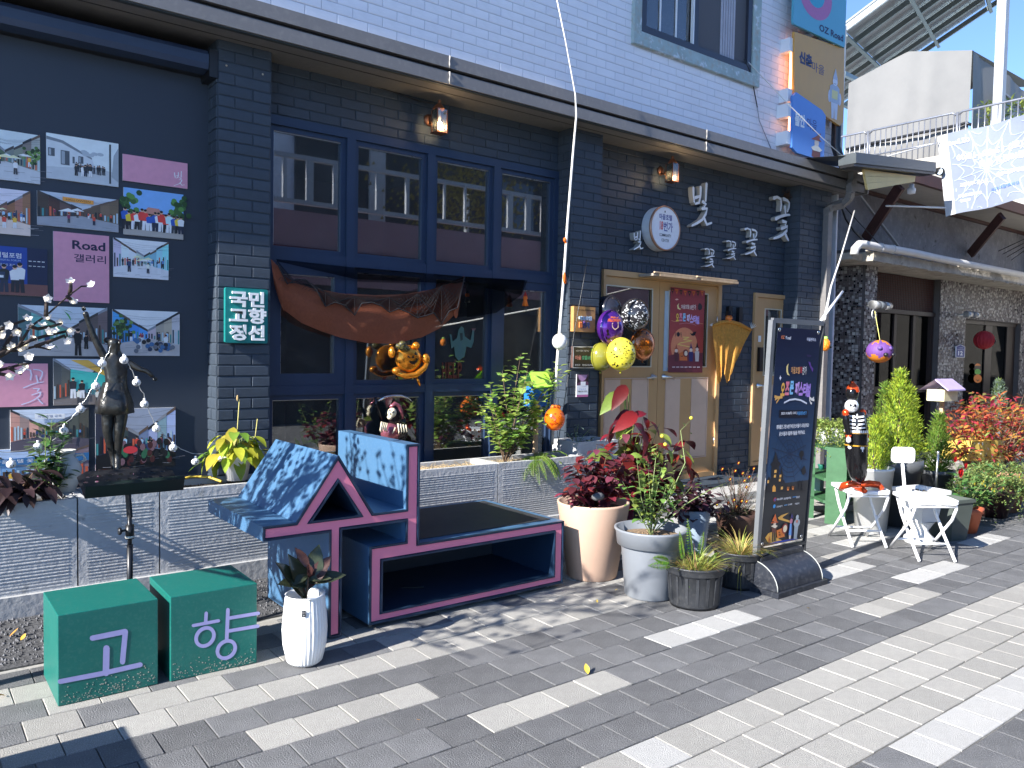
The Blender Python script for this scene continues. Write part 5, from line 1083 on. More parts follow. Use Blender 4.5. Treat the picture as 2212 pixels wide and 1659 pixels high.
for (x, y) in ((OUT[10][0]+.03, YS+.05), (OUT[9][0]-.08, YS+.05), (OUT[10][0]+.03, YD-.06), (OUT[9][0]-.08, YD-.06)): b = MB(); b.tube([(x, y, 0), (x, y, .029)], .012, mat('steel_foot', (.3, .28, .25), .5, metal=.5), 8); b.build('foot', sc_)
b = MB(); q = sp(1370, 975); b.bar((q[0], YS+.3, wz0+.004), (q[0]+.10, YS+.22, wz0+.010), .004, .004, M_black); b.build('twig', label='thin dark twig lying inside the long box of the sculpture', cat='twig')
# ================================================================== WHITE POT WITH RUBBER PLANT
c = Vector((1.452, 3.335, 0)); t = thing('rubber_plant', 'dark leaved rubber plant in a white ribbed pot before the sculpture', 'plant', c)
b = MB(); m_ = mat('white_glazed_pot', (.80, .80, .78), .35, var=.03); H_ = .315; b.lathe([(0, 0), (.060, .002), (.078, .018), (.094, .09), (.098, .16), (.094, .22), (.088, .28), (.086, .305)], c, m_, 128, rib=.018, ribn=32); b.lathe([(.086, .305), (.088, .315), (.080, .316), (.076, .30), (.072, .26), (0, .26)], c, m_, 48); b.build('pot', t)
b = MB(); b.lathe([(0, .262), (.073, .262)], c, M_soil, 24); soil_bits(b, 90, c.x-.05, c.x+.05, c.y-.05, c.y+.05, .265, M_soil, .006); b.build('soil', t)
q = PZ(0, 0, 1); dv = Vector((-.6, -1, 0)).normalized(); sd = Vector((1, -.6, 0)).normalized(); A = Art(lambda u, v, d: c+Vector((0, 0, .255))+(dv+sd*u*.5).normalized()*(.0985+d)+UPV*(v*.014), 4e-4); A.rect(-.0, -1, .34, 1, '16171b', 1); A.text('Think Pot', .17, .35, .4, 'c8c8c8', 2, .26); A.text('Cubeware', .17, -.35, .35, 'c8c8c8', 2, .2); A.build('pot_label', t)
me_ = [lmesh('leaf', L_, L_*.42, k_, .28, .12, 5) for L_ in (.13, .16, .19) for k_ in (L_rub, leafmat('young_red_leaf', (.07, .03, .025), .2, .01, .1, .25))]
tips = [(607, 1210, -.03, 4), (630, 1192, 0, 2), (652, 1188, .03, 5), (690, 1175, .02, 4), (722, 1185, -.02, 1), (605, 1255, -.06, 2), (748, 1235, -.04, 4), (716, 1245, -.05, 0), (672, 1215, -.05, 1), (628, 1262, -.04, 2), (668, 1290, -.11, 0), (640, 1180, .05, 3)]
b = MB(); sp0 = c+Vector((0, 0, .26)); sp1 = PY(667, 1222, c.y); b.tube([sp0, (sp0+sp1)/2+Vector((.004, 0, 0)), sp1], [.006, .005, .003], L_wood, 6); b.build('stem', t)
for i, (x, y, dy, k) in enumerate(tips):
    e = PY(x, y, c.y+dy); s0 = sp0.lerp(sp1, min(1, .15+.07*i) if i not in (10,) else .1); d = e-s0; sc2 = d.length/(.13, .13, .16, .16, .19, .19)[k] if d.length > .03 else 1; putleaf(me_[k], t, s0, d, Vector((0, -.6, 1)), min(max(sc2, .6), 1.35))
# ================================================================== POTS AND PLANTS IN FRONT OF THE DOORS
def pot(name, label, c, prof, m, inner, soilz, soilm=None, seg=40, **kw):
    t = thing(name, label, 'plant', c, kw.get('group')); b = MB(); b.lathe(prof, c, m, seg, rib=kw.get('rib', 0), ribn=kw.get('ribn', 0)); b.build('pot', t, label=kw.get('potlabel'))
    b = MB(); sm_ = soilm or M_soil; b.lathe([(0, soilz), (inner, soilz)], c, sm_, 24); soil_bits(b, 110, c[0]-inner*.65, c[0]+inner*.65, c[1]-inner*.65, c[1]+inner*.65, c[2]+soilz+.003, sm_, .007); b.build('soil', t); return t
M_terra = mat('beige_terracotta_resin', (.54, .36, .26), .6, var=.05, scale=4); M_greyp = mat('grey_plastic_pot', (.20, .215, .235), .45, var=.06, scale=5); M_blk = mat('black_nursery_plastic', (.028, .030, .034), .42, var=.2, scale=12, bump=.1, speck=((.2, .19, .17), .12, 60))
# beige pot with plum coleus
tc = PY(1285, 1160, 3.62); T1 = Vector((3.497, 3.62, 0)); hz = .475
t1 = pot('coleus_pot', 'tall beige tapered pot with a plum red leaved coleus and a grey stone', T1, [(0, 0), (.150, 0), (.158, .006), (.228, hz-.012), (.230, hz), (.212, hz), (.205, hz-.05), (0, hz-.05)], M_terra, .205, hz-.045)
r = random.Random(31); base = T1+Vector((0, .02, hz-.05)); tips = [(1235, 1030), (1225, 1060), (1262, 985), (1290, 960), (1310, 985), (1345, 1000), (1330, 1040), (1360, 1020), (1280, 1020), (1300, 1050), (1250, 1070), (1320, 1065), (1270, 1000), (1350, 975), (1240, 1000), (1385, 1010)]
bushy('', '', base, [PY(x, y, 3.58+r.uniform(-.1, .14)) for x, y in tips], r, L_plum, .070, .044, L_wood, 28, spread=.10, droop=.35, top_only=.3, into=t1, kinds=[L_plum, L_plum, leafmat('wine_red_leaf', (.22, .03, .04), .3, .02, .35)])
b = MB(); rk = mat('grey_rock', (.10, .105, .11), .9, var=.3, scale=15, bump=.8, bscale=20); q = PY(1292, 1073, 3.47); b.ell(q, (.05, .03, .026), rk, 7, 5); b.build('stone', t1)
# tall begonia behind
M_gp2 = mat('dark_green_glazed_pot', (.03, .05, .035), .35, var=.1); c = Vector((PY(1375, 1100, 4.0).x, 4.0, 0)); t = pot('begonia', 'tall begonia with big red backed leaves and a pale green stem', c, [(0, 0), (.12, 0), (.14, .3), (.15, .36), (.135, .36), (.13, .3), (0, .3)], M_gp2, .13, .31)
sb = MB(); sb.tube([c+Vector((0, 0, .3)), PY(1362, 1010, 3.98), PY(1358, 930, 3.96), PY(1350, 880, 3.95), PY(1348, 838, 3.95)], [.012, .011, .010, .007, .004], mat('pale_green_stalk', (.40, .46, .12), .5), 8)
big = {}
def bleaf(m): return lmesh('leaf', 1, .5, m, .35, .55, 5)
BG, BR = bleaf(L_bego), bleaf(L_begr)
LV = [(1298, 885, 1338, 848, .16, 0), (1330, 870, 1352, 832, .08, 1), (1322, 930, 1375, 892, .19, 1), (1400, 885, 1365, 900, .16, 1), (1410, 940, 1370, 915, .2, 1), (1415, 990, 1385, 930, .22, 1), (1340, 905, 1362, 890, .10, 1), (1288, 975, 1320, 985, .13, 0), (1305, 1010, 1300, 985, .12, 1), (1330, 960, 1380, 975, .16, 0), (1390, 980, 1360, 985, .14, 0), (1300, 1035, 1290, 1000, .15, 1),
      (1440, 1000, 1418, 975, .2, 0), (1470, 1010, 1440, 970, .2, 0), (1452, 965, 1420, 960, .15, 1), (1480, 950, 1455, 975, .16, 1), (1500, 1020, 1480, 985, .17, 1), (1395, 1070, 1385, 1015, .2, 0), (1378, 1100, 1388, 1040, .2, 0), (1350, 1090, 1370, 1040, .16, 1), (1425, 1080, 1410, 1030, .18, 0), (1500, 1090, 1490, 1050, .15, 1), (1345, 1150, 1360, 1090, .16, 1), (1460, 1075, 1450, 1030, .16, 0), (1512, 1060, 1485, 1010, .17, 1), (1340, 1010, 1365, 990, .14, 1)]
for i, (x, y, ax, ay, L_, k) in enumerate(LV):
    dy = 3.9-.13*(i % 3)-(0.12 if x > 1420 else 0); a_ = PY(ax, ay, dy+.03); e = PY(x, y, dy-.04); sb.tube([PY(1360+ (ax-1360)*.3, min(ay+60, 1090), 3.95), (a_+PY(1365, ay+30, 3.95))/2, a_], .003, L_stem, 4, False)
    d = e-a_; putleaf(BG if k == 0 else BR, t, a_, d, Vector((rnd.uniform(-.5, .3), -.9, .7)), min(max(d.length*.9, .08), .2))
sb.build('stem', t)
r = random.Random(33); bushy('', '', c+UPV*.3, [PY(x, y, c.y+r.uniform(-.32, .05)) for x, y in ((1310, 985), (1330, 930), (1300, 1040), (1345, 1000), (1380, 940), (1400, 1000), (1435, 960), (1470, 950), (1490, 1000), (1460, 1030), (1420, 1050), (1500, 1050), (1375, 1040), (1345, 1080), (1400, 1090), (1390, 890), (1425, 915), (1350, 900))], r, L_begr, .125, .075, L_stem, 13, spread=.13, droop=.45, top_only=.35, curl=.5, into=t, kinds=[L_begr, L_begr, L_begr, L_bego, L_plum])
# grey pot with rose bush
T2 = Vector((3.49, 3.13, 0)); H2 = .40; x_c = PY(1405, 1200, 3.13).x; T2.x = x_c
t2 = pot('rose_pot', 'large grey plastic pot with a rose bush, in front of the beige pot', T2, [(0, 0), (.135, 0), (.145, .01), (.172, H2-.105), (.174, H2-.10), (.196, H2-.095), (.206, H2-.02), (.214, H2-.01), (.214, H2), (.196, H2), (.185, H2-.06), (0, H2-.06)], M_greyp, .186, H2-.05, mat('bark_chip_soil', (.22, .15, .09), .9, var=.5, scale=60, bump=1))
r = random.Random(41); L_rose = leafmat('rose_leaf', (.17, .27, .06), .35, .04, .4); base = T2+Vector((0, 0, H2-.05))
tips = [(1400, 1000), (1375, 985), (1440, 1050), (1420, 960), (1360, 1070), (1455, 1040), (1390, 1045), (1430, 1010), (1345, 1040), (1495, 1050)]
bushy('', '', base, [PY(x, y, 3.10+r.uniform(-.08, .1)) for x, y in tips], r, L_rose, .042, .027, mat('rose_cane', (.22, .28, .10), .6), 22, spread=.07, top_only=.2, into=t2, sr=.0032)
b = MB(); b.tube([base+Vector((.04, 0, .02)), PY(1480, 1090, 3.08), PY(1530, 1060, 3.05), PY(1572, 1042, 3.03)], [.004, .0035, .003, .0015], mat('rose_cane', (.22, .28, .10), .6), 5); 
b.tube([base, PY(1480, 1000, 3.2), PY(1470, 930, 3.25), PY(1495, 905, 3.28)], [.003, .003, .002, .0012], mat('rose_cane', (.22, .28, .10), .6), 5); b.build('cane', t2)
fl = mat('yellow_petal', (.78, .66, .08), .5, trans=.3); mes = [lmesh('leaf', .034*s, .022*s, L_rose, .25, .2, 5) for s in (.8, 1.1)]
for (x, y) in ((1480, 920), (1476, 945), (1490, 935), (1466, 965), (1472, 990), (1460, 1010), (1482, 1025), (1468, 1040), (1455, 1000)): putleaf(rnd.choice(mes), t2, PY(x, y, 3.24), rdir(rnd))
for (x, y) in ((1493, 903), (1437, 960), (1430, 942)): b = MB(); b.ell(PY(x, y, 3.24), (.012, .012, .012), fl, 8, 6); b.build('bud', t2)
# blue ribbed pot with dark coleus
c = Vector((PY(1498, 1120, 3.65).x, 3.65, 0)); t = pot('dark_coleus', 'blackish purple coleus in a pale blue ringed pot behind the grass pots', c, [(0, 0)]+[(.085+.035*z/.3+(.003 if k % 2 else -.003), z) for k, z in enumerate([i*.01 for i in range(32)])]+[(.11, .31), (.105, .28), (0, .28)], mat('pale_blue_ringed_pot', (.25, .32, .40), .4), .11, .285)
r = random.Random(51); bushy('', '', c+Vector((0, 0, .28)), [PY(x, y, 3.6+r.uniform(-.12, .1)) for x, y in ((1470, 1060), (1500, 1035), (1540, 1060), (1560, 1085), (1450, 1090), (1520, 1090), (1490, 1085), (1550, 1110), (1465, 1110), (1515, 1050), (1440, 1070), (1500, 1120))], r, L_plumd, .068, .042, L_wood, 24, spread=.10, droop=.3, top_only=.3, into=t)
# marigolds in a low pot
c = Vector((PY(1590, 1150, 3.75).x, 3.75, 0)); t = pot('marigold_pot', 'spindly marigold plant with small orange flowers by the banner stand', c, [(0, 0), (.13, 0), (.16, .16), (.17, .20), (.15, .20), (.14, .16), (0, .16)], mat('dark_brown_pot', (.06, .03, .022), .6), .14, .165)
r = random.Random(61); L_mari = leafmat('fine_marigold_leaf', (.12, .13, .06), .5, .05, .3); tw = mat('reddish_twig', (.16, .10, .08), .7); sb = MB(); lb = MB()
for i in range(85):
    e = PY(r.uniform(1545, 1640), r.uniform(1010, 1140), 3.7+r.uniform(-.1, .15)); m1 = c+Vector((0, 0, .17)); mm = m1.lerp(e, .5)+Vector((r.uniform(-.05, .05), 0, r.uniform(-.03, .05))); sb.tube([m1, mm, e], [.003, .002, .001], tw, 4, False)
    for k in range(20): q = m1.lerp(mm, r.random()) if k % 3 == 0 else mm.lerp(e, r.random()); lb.leaf(q, rdir(r), UPV, r.uniform(.018, .035), .005, L_mari, .2, .2, 2)
sb.build('stem', t); lb.build('foliage', t, kind='stuff')
mo, my = mat('orange_petal', (.72, .13, .01), .5, trans=.25), mat('deep_red_petal', (.38, .02, .01), .5, trans=.2)
for (x, y) in ((1560, 1013), (1588, 1017), (1604, 1022), (1577, 1035), (1608, 1038), (1618, 1030), (1628, 1012), (1612, 1052), (1595, 1000), (1572, 1087), (1585, 1080), (1602, 1082), (1612, 1083), (1548, 1090), (1570, 1098), (1590, 1095), (1554, 1110)):
    p = PY(x, y, 3.66+r.uniform(-.03, .05)); b = MB()
    for k in range(9): a = k*.7; b.leaf(p, Vector((cos(a), -.4, sin(a))), Vector((0, -1, .4)), .017, .013, mo if k % 2 else my, .1, .3, 2)
    b.ell(p+Vector((0, -.004, 0)), .0055, fl, 6, 4); b.build('flower', t)
# two black nursery pots
def grass(t, c, n, R_, L, r, m, tan_=.25):
    b = MB(); md = leafmat('dry_straw_blade', (.50, .34, .14), .35, .03, .3)
    for i in range(n):
        a = r.uniform(0, 2*pi); q = r.random()**.6; p = Vector(c)+Vector((cos(a)*R_*q*.8, sin(a)*R_*q*.8, 0)); d = Vector((cos(a)*(.25+.8*q), sin(a)*(.25+.8*q), 1)).normalized(); LL = L*r.uniform(.45, 1.15); pts = [p]; w = r.uniform(.002, .0038)
        for k in range(5): p = p+d*(LL/5); pts.append(p); d = (d+Vector((cos(a)*.10, sin(a)*.10, -.24*r.uniform(.5, 1.4)))).normalized()
        sd = Vector((-sin(a), cos(a), 0)); vv_ = []
        for k, q_ in enumerate(pts): ww = w*(1-k/5.2); vv_ += [q_+sd*ww, q_-sd*ww]
        b.add(vv_, [(2*k, 2*k+1, 2*k+3, 2*k+2) for k in range(5)], md if r.random() < tan_ else m, True)
    b.build('grass_blades', t, kind='stuff')
def npot(name, label, c, R0, R1, H_):
    pr = [(0, .012), (R0*.96, .012), (R0, 0), (R0+.004, .02), (R1-.014, H_-.05), (R1-.004, H_-.045), (R1, H_-.04), (R1+.002, H_-.012), (R1+.012, H_-.006), (R1+.012, H_), (R1-.004, H_), (R1-.012, H_-.04), (0, H_-.04)]
    t = pot(name, label, c, pr, M_blk, R1-.01, H_-.035); 
    for k in range(16):
        a = k*2*pi/16; b0 = Vector((cos(a), sin(a), 0)); p0 = Vector(c)+b0*(R0+.004)+Vector((0, 0, .03)); p1 = Vector(c)+b0*(R1-.012)+Vector((0, 0, H_-.055)); b = MB(); b.bar(p0, p1, .016, .006, M_blk, up=b0); b.build('pot_rib', t)
    return t
c1 = Vector((PY(1500, 1280, 2.87).x, 2.87, 0)); t = npot('grass_pot', 'black ribbed nursery pot with fern fronds and yellow grass, nearest the street', c1, .135, .165, .235); grass(t, c1+Vector((0, 0, .20)), 230, .12, .20, random.Random(71), L_grass)
fm = leafmat('bright_sword_fern_leaf', (.22, .40, .04), .25, .03, .4)
def straight_frond(t, p, e, lw, m):
    b = MB(); p = Vector(p); e = Vector(e); k = 17; L_ = (e-p).length; d0 = (e-p).normalized(); sd = d0.cross(Vector((0, -1, .3))).normalized(); b.tube([p, p.lerp(e, .5)+Vector((0, -.008, .004)), e], [.002, .0016, .0008], L_stem, 4, False)
    for j in range(3, k+1):
        q = p.lerp(e, j/k)
        for s_ in (-1, 1): b.leaf(q, sd*s_+d0*.35, Vector((0, -1, .4)), lw*sin(pi*(j/k)**.8*.97+.05)+.004, .009, m, .15, .15, 2)
    b.build('frond', t)
for (x, y, x2, y2, lw) in ((1495, 1215, 1485, 1122, .030), (1478, 1215, 1468, 1150, .026), (1508, 1215, 1520, 1150, .030), (1450, 1215, 1412, 1205, .028), (1515, 1230, 1560, 1235, .03), (1495, 1230, 1490, 1268, .03), (1530, 1220, 1548, 1195, .02), (1455, 1220, 1402, 1222, .026)): straight_frond(t, PY(x, y, 2.84), PY(x2, y2, 2.80), lw, fm)
c2 = Vector((PY(1597, 1250, 2.95).x, 2.95, 0)); t = npot('grass_pot', 'black nursery pot of dry wispy grass beside the banner base', c2, .125, .155, .225); grass(t, c2+Vector((0, 0, .19)), 260, .11, .22, random.Random(72), L_grass, .45)
b = MB(); rr_ = random.Random(3)
for (x, y) in ((1680, 1235), (1660, 1200), (1600, 1310), (1592, 1280)): p_ = c2+Vector((.05, -.02, .2)); b.tube([p_, PY((x+1600)/2, (y+1215)/2-18, 2.85), PY(x, y, 2.8)], [.002, .002, .001], L_grass, 4, False)
b.build('grass_blades', t, kind='stuff')

# ================================================================== BANNER STAND
zB6 = lambda a, b: (1618.4+a*.2150, 685.75+b*.2150)      # zoom (2950,1250) .3919
zB7 = lambda a, b: (1618.4+a*.1984, 1014.9+b*.1984)      # zoom (2950,1850) .3616
bs = thing('banner_stand', 'black water base banner stand with a dark blue festival banner 오즈문 페스티벌', 'banner stand', (4.35, 2.85, 0))
g0, g1 = PZ(*zB7(318, 1412)), PZ(*zB7(855, 1245)); ux = (g1-g0); wdt = ux.length; ux.normalize(); uy = Vector((-ux.y, ux.x, 0)); dep = .40
b = MB(); pl_ = mat('banner_base_plastic', (.022, .025, .033), .4, var=.15, scale=8, speck=((.25, .25, .25), .15, 40))
b.obox(g0+ux*wdt/2+uy*dep/2+Vector((0, 0, .016)), ux*wdt/2, uy*dep/2, Vector((0, 0, .015)), pl_)
n = 16; arc = [(-cos(pi*k/n)*(dep/2-.02), sin(pi*k/n)*.155+.032) for k in range(n+1)]; x0, x1 = .02, wdt-.03; V_ = []
for xx in (x0, x1): V_ += [g0+ux*xx+uy*(dep/2+a)+UPV*z for a, z in arc]
b.add(V_, [(k, k+1, n+2+k, n+1+k) for k in range(n)], pl_, True); b.add(V_[:n+1], [tuple(range(n, -1, -1))], pl_); b.add(V_[n+1:], [tuple(range(n+1))], pl_)
b.obox(g0+ux*wdt/2+uy*dep/2+UPV*.195, ux*(wdt/2-.04), uy*.05, UPV*.014, pl_); b.build('water_base', bs)
for xx in (x0, x1): b = MB(); b.tube([g0+ux*xx+uy*(dep/2+a*1.01)+UPV*(z+.001) for a, z in arc[:n//2]], .0035, mat('worn_mould_edge', (.35, .36, .34), .5), 5); b.build('mould_edge', bs)
# frame plane leans back a little
FY = uy; o_ = g0+uy*.20+UPV*.2; nB = (-uy+UPV*.0).normalized()
pBL = PP(*zB7(85, 900), o_, nB); pTL = PP(*zB6(232, 28), o_+uy*.0, nB); pBR = PP(*zB7(590, 800), o_, nB); pTR = PP(*zB6(745, 62), o_, nB)
MF = mat('grey_aluminium_frame', (.24, .25, .26), .38, metal=.6, var=.05); MFb = mat('black_frame_tube', (.03, .032, .036), .4)
b = MB(); b.bar(PP(*zB7(70, 1000), o_, nB), pTL, .034, .03, MF, up=-uy); b.build('side_post', bs); b = MB(); b.bar(PP(*zB7(588, 930), o_, nB), pTR, .016, .02, MFb, up=-uy); b.build('side_post', bs)
b = MB(); b.bar(pTL, pTR, .02, .03, MF); b.bar(PP(*zB7(80, 890), o_, nB), PP(*zB7(598, 790), o_, nB), .02, .02, MFb); b.build('cross_bar', bs)
bt = [zB6(288, 98), zB6(720, 128), zB7(590, 745), zB7(120, 845)]; off_ = o_-uy*.012
C4 = [PP(*q, off_, nB) for q in bt]; 
def bil(u, v, d): return (C4[3].lerp(C4[2], u)).lerp(C4[0].lerp(C4[1], u), v)+nB*d
b = MB(); G = 8; vv_ = [bil(i/G, j/G, 0) for j in range(G+1) for i in range(G+1)]; b.add(vv_, [(j*(G+1)+i, j*(G+1)+i+1, (j+1)*(G+1)+i+1, (j+1)*(G+1)+i) for j in range(G) for i in range(G)], mat('banner_backing', (.6, .6, .6), .6)); b.build('banner_cloth', bs)
A = Art(bil, 6e-4); A.asp = .43
def Lc(a, b_, t): a, b_ = lin(a), lin(b_); return tuple(x+(y-x)*t for x, y in zip(a, b_))
A.c_ = None
for k in range(16):
    v0 = 1-k/16*.72-0; v1 = 1-(k+1)/16*.72; A.rect(0, v1, .5, v0, Lc('0d1130', '1d4467', (k/15)**1.3), 0); A.rect(.5, v1, 1, v0, Lc('0d1130', '1d4467', (k/15)**1.3), 0)
A.rect(0, 0, .5, .28, '22252b', 0); A.rect(.5, 0, 1, .28, '22252b', 0)
UV = lambda q: q
W6 = lambda a, b_: ((a-(288-(b_-98)*.068))/(430.+0*(b_)), 1-(b_-98+ (a-288)*-.07)/2085)      # zoom pixels to banner coords
def W(a, b_): 
    # invert: left edge x at row b: 288 -> 93 (b from 98 to ~2150)
    t_ = (b_-98)/2010.; xl = 288+(-175)*t_; xr = 720+(-130)*t_; u = (a-xl)/(xr-xl); yt = 98+30*u; yb = 2125-95*u+0; return (min(max(u, 0), 1), min(max(1-(b_-yt)/(yb-yt), 0), 1))
def WL(pts, w, c, l=3): A.line([W(*p) for p in pts], w, c, l, False)
def WT(t_, x, y, w, h, c, bold=.02, l=3): p = W(x, y); A.text(t_, p[0], p[1], h/2020, c, l, w/445, bold)
WT('OZ', 332, 190, 34, 30, 'e98a5a'); WT('Road', 385, 196, 52, 32, 'e8e8ee'); WT('마을관리소', 620, 213, 98, 34, 'cfd2e6'); WT('마을호텔', 460, 495, 88, 66, 'e0a46a', .015); WT('18', 517, 492, 24, 62, 'b8343c', .04); WT('번가', 553, 497, 42, 80, 'e8e4e0', .01)
for ch, x, c_, y in (('오', 333, 'e7b04e', 670), ('즈', 378, 'e27f92', 662), ('문', 423, '86c3ea', 655), ('페', 478, 'c9a4e2', 664), ('스', 520, 'b68ad8', 666), ('티', 562, 'b48fe0', 672), ('벌', 600, 'a987d8', 680)): WT(ch, x, y, 41, 128, c_, .05)
A.poly([W(388, 432), W(368, 460), W(366, 500), W(376, 535), W(402, 545), W(385, 515), W(382, 475)], 'e9d48c', 3); A.poly([W(308, 540), W(313, 560), W(322, 565), W(312, 570), W(308, 590), W(302, 570), W(296, 565), W(304, 560)], 'f4f4ff', 3)
A.poly([W(590, 415), W(612, 420), W(622, 455), W(645, 480), W(640, 515), W(618, 480), W(604, 455)], '5a3a86', 3); A.poly([W(570, 350), W(600, 352), W(624, 362), W(610, 374), W(580, 370)], '2e2550', 3)
WL([(345, 795), (400, 768), (460, 760), (520, 770), (585, 800)], .008, 'd8dbe6'); WL([(250, 735), (285, 745), (330, 742)], .012, 'dca85c'); WL([(268, 795), (290, 765), (305, 745)], .01, 'dca85c'); WL([(255, 765), (285, 747)], .01, 'dca85c'); WL([(610, 745), (640, 765), (660, 745)], .012, 'e8e2da'); WL([(640, 765), (665, 770)], .01, 'e8e2da'); WL([(612, 760), (625, 795), (640, 800)], .01, 'e8e2da')
A.poly([W(298, 860), W(600, 862), W(596, 930), W(295, 932)], '0a0d22', 2); WT('2023.10.28(토) 13시 |', 400, 890, 162, 32, 'eeeef4', .02); WT('마을호텔18번가', 535, 888, 98, 36, '5a9fdc', .02)
WT('평화롭던 고한18번가에 몬스터들이 나타났어요!', 443, 1008, 335, 40, 'f0f0f4', .02); WT('몬스터들과 대결해 마을을 구해주세요.', 437, 1072, 268, 40, 'f0f0f4', .02)
cx, cy_ = 412, 1262
for k in range(12):
    a = k*2*pi/12+.2; ex, ey = cx+cos(a)*190, cy_+sin(a)*260; WL([(cx, cy_), (max(200, min(ex, 640)), ey)], .005, '132a48', 2)
for q in range(1, 6):
    P = [(max(205, min(cx+cos(k*2*pi/12+.2)*190*q/6, 640)), cy_+sin(k*2*pi/12+.2)*260*q/6) for k in range(13)]; WL(P, .004, '132a48', 2)
cs = '12141e'
A.poly([W(176, 1590), W(180, 1500), W(196, 1470), W(215, 1500), W(222, 1380), W(210, 1360), W(235, 1335), W(265, 1240), W(290, 1330), W(318, 1350), W(300, 1380), W(296, 1470), W(312, 1465), W(328, 1380), W(345, 1465), W(338, 1520), W(355, 1500), W(372, 1550), W(380, 1590), W(600, 1590), W(600, 1600), W(176, 1620)], cs, 3)
for (x, y, w, h) in ((262, 1425, 26, 30), (257, 1468, 24, 28), (314, 1467, 22, 26), (309, 1504, 22, 26), (187, 1520, 20, 30), (332, 1577, 24, 28)): A.rect(*W(x-w/2, y+h/2), *W(x+w/2, y-h/2), 'efb45a', 4)
A.poly([W(232, 1612), W(232, 1570), W(248, 1548), W(266, 1570), W(266, 1610)], 'efa84a', 4)
for (x, y) in ((398, 1580), (452, 1572)): A.circ(*W(x, y), .045, .011, cs, 4, 12); WL([(x-10, y-6), (x-6, y-2)], .012, 'e88a3c', 5); WL([(x+6, y-6), (x+10, y-2)], .012, 'e88a3c', 5); WL([(x-10, y+8), (x, y+12), (x+10, y+8)], .008, 'e88a3c', 5)
A.circ(*W(539, 1262), .055, .017, cs, 4, 14); A.poly([W(530, 1290), W(548, 1290), W(545, 1318), W(533, 1318)], cs, 4); A.poly([W(540, 1400), W(560, 1385), W(575, 1365), W(590, 1400), W(595, 1430), W(570, 1455), W(550, 1445)], cs, 4)
for x in (527, 560): A.rect(*W(x-12, 1595), *W(x+12, 1535), cs, 4); WL([(x, 1540), (x, 1500)], .012, cs, 4); WL([(x-12, 1518), (x+12, 1518)], .008, cs, 4)
Z7 = lambda a, b_: (a*.923, 1531+b_*.923)
def W7(a, b_): return W(*Z7(a, b_))
for (t_, x, y, w, h) in (('국토교통부', 338, 160, 66, 22), ('강원특별자치도', 428, 150, 84, 22), ('정선군', 555, 136, 40, 22), ('고한18번가', 335, 232, 66, 18), ('도시재생', 462, 210, 44, 18), ('마을관리', 548, 200, 50, 18)): p = W7(x, y); A.text(t_, p[0], p[1], h*.923/2020, 'dcdde2', 3, w*.923/445, .02)
A.circ(*W7(282, 165), .034, .010, 'a33a44', 3, 12); A.circ(*W7(284, 168), .018, .006, '2b4f9c', 4, 10); A.circ(*W7(275, 232), .03, .009, '3a8fd0', 3, 10); A.rect(*W7(490, 142), *W7(535, 128), '3a86c8', 3); A.rect(*W7(390, 225), *W7(430, 210), '5a8fc0', 3)
yb_ = 'dba64e'
P7 = lambda L_, c_, l=4: A.poly([W7(*q) for q in L_], c_, l)
P7([(448, 292), (360, 318), (316, 345), (330, 362), (470, 392), (470, 372), (372, 348), (380, 335), (420, 312)], yb_)
P7([(172, 545), (210, 500), (300, 470), (300, 540), (380, 570), (450, 565), (510, 580), (545, 640), (520, 700), (470, 752), (330, 792), (215, 820), (260, 775), (360, 690), (375, 650), (345, 620), (250, 600), (200, 585)], yb_)
rr_ = random.Random(5)
for k in range(22):
    x = 300+rr_.uniform(-20, 220); y = 595+rr_.uniform(0, 170); 
    if 345+(y-600)*.0 < x < 530-(y-620)*.3 and x > 420-(y-600)*.9: A.rect(*W7(x-17, y+8), *W7(x+17, y-8), 'c3cf8a', 5)
P7([(215, 603), (350, 592), (560, 552), (565, 538), (420, 560), (300, 580)], '2b3f9c', 5)
P7([(245, 380), (285, 305), (308, 385)], 'd8672c', 7); P7([(235, 392), (320, 382), (320, 390), (240, 402)], 'c8582a', 7); A.circ(*W7(280, 402), .03, .01, 'e8c8b0', 6, 10); P7([(235, 430), (270, 410), (315, 425), (285, 450)], 'ead8c0', 7); P7([(245, 445), (300, 440), (295, 490), (248, 495)], '6a3a30', 6); P7([(250, 495), (268, 495), (262, 585), (248, 585)], '2a2026', 6); P7([(275, 492), (292, 490), (290, 578), (275, 578)], '2a2026', 6); P7([(203, 590), (215, 520), (232, 590)], 'a8582c', 7); WL([Z7(222, 515), Z7(230, 350)], .006, '4a3020', 6)
P7([(300, 470), (380, 440), (400, 530), (310, 550)], 'd9752c', 8); A.circ(*W7(398, 450), .07, .024, '8a2f2a', 9, 16); A.circ(*W7(400, 450), .045, .017, 'ecd9b8', 10, 14); P7([(320, 495), (332, 480), (340, 496)], '2a1a10', 10); P7([(318, 512), (350, 505), (338, 522)], '2a1a10', 10)
P7([(440, 520), (455, 395), (485, 390), (495, 520)], '2b2a66', 8); P7([(448, 510), (462, 400), (480, 400), (478, 515)], '6aa3e0', 9); A.circ(*W7(474, 375), .034, .012, 'c27a92', 9, 12); P7([(462, 345), (500, 342), (480, 295)], '30286a', 10); P7([(450, 515), (475, 515), (470, 550), (452, 550)], 'e0d0c8', 9)
P7([(510, 550), (515, 420), (565, 415), (548, 550)], '9aa5ae', 8); A.circ(*W7(545, 390), .075, .020, 'a9b3ba', 8, 14); A.circ(*W7(548, 335), .035, .012, 'b8c0c6', 9, 12); P7([(530, 365), (556, 360), (552, 388), (534, 388)], 'd27a5a', 10)
A.build('banner_print', bs, m=print_mat('banner_ink', .35))
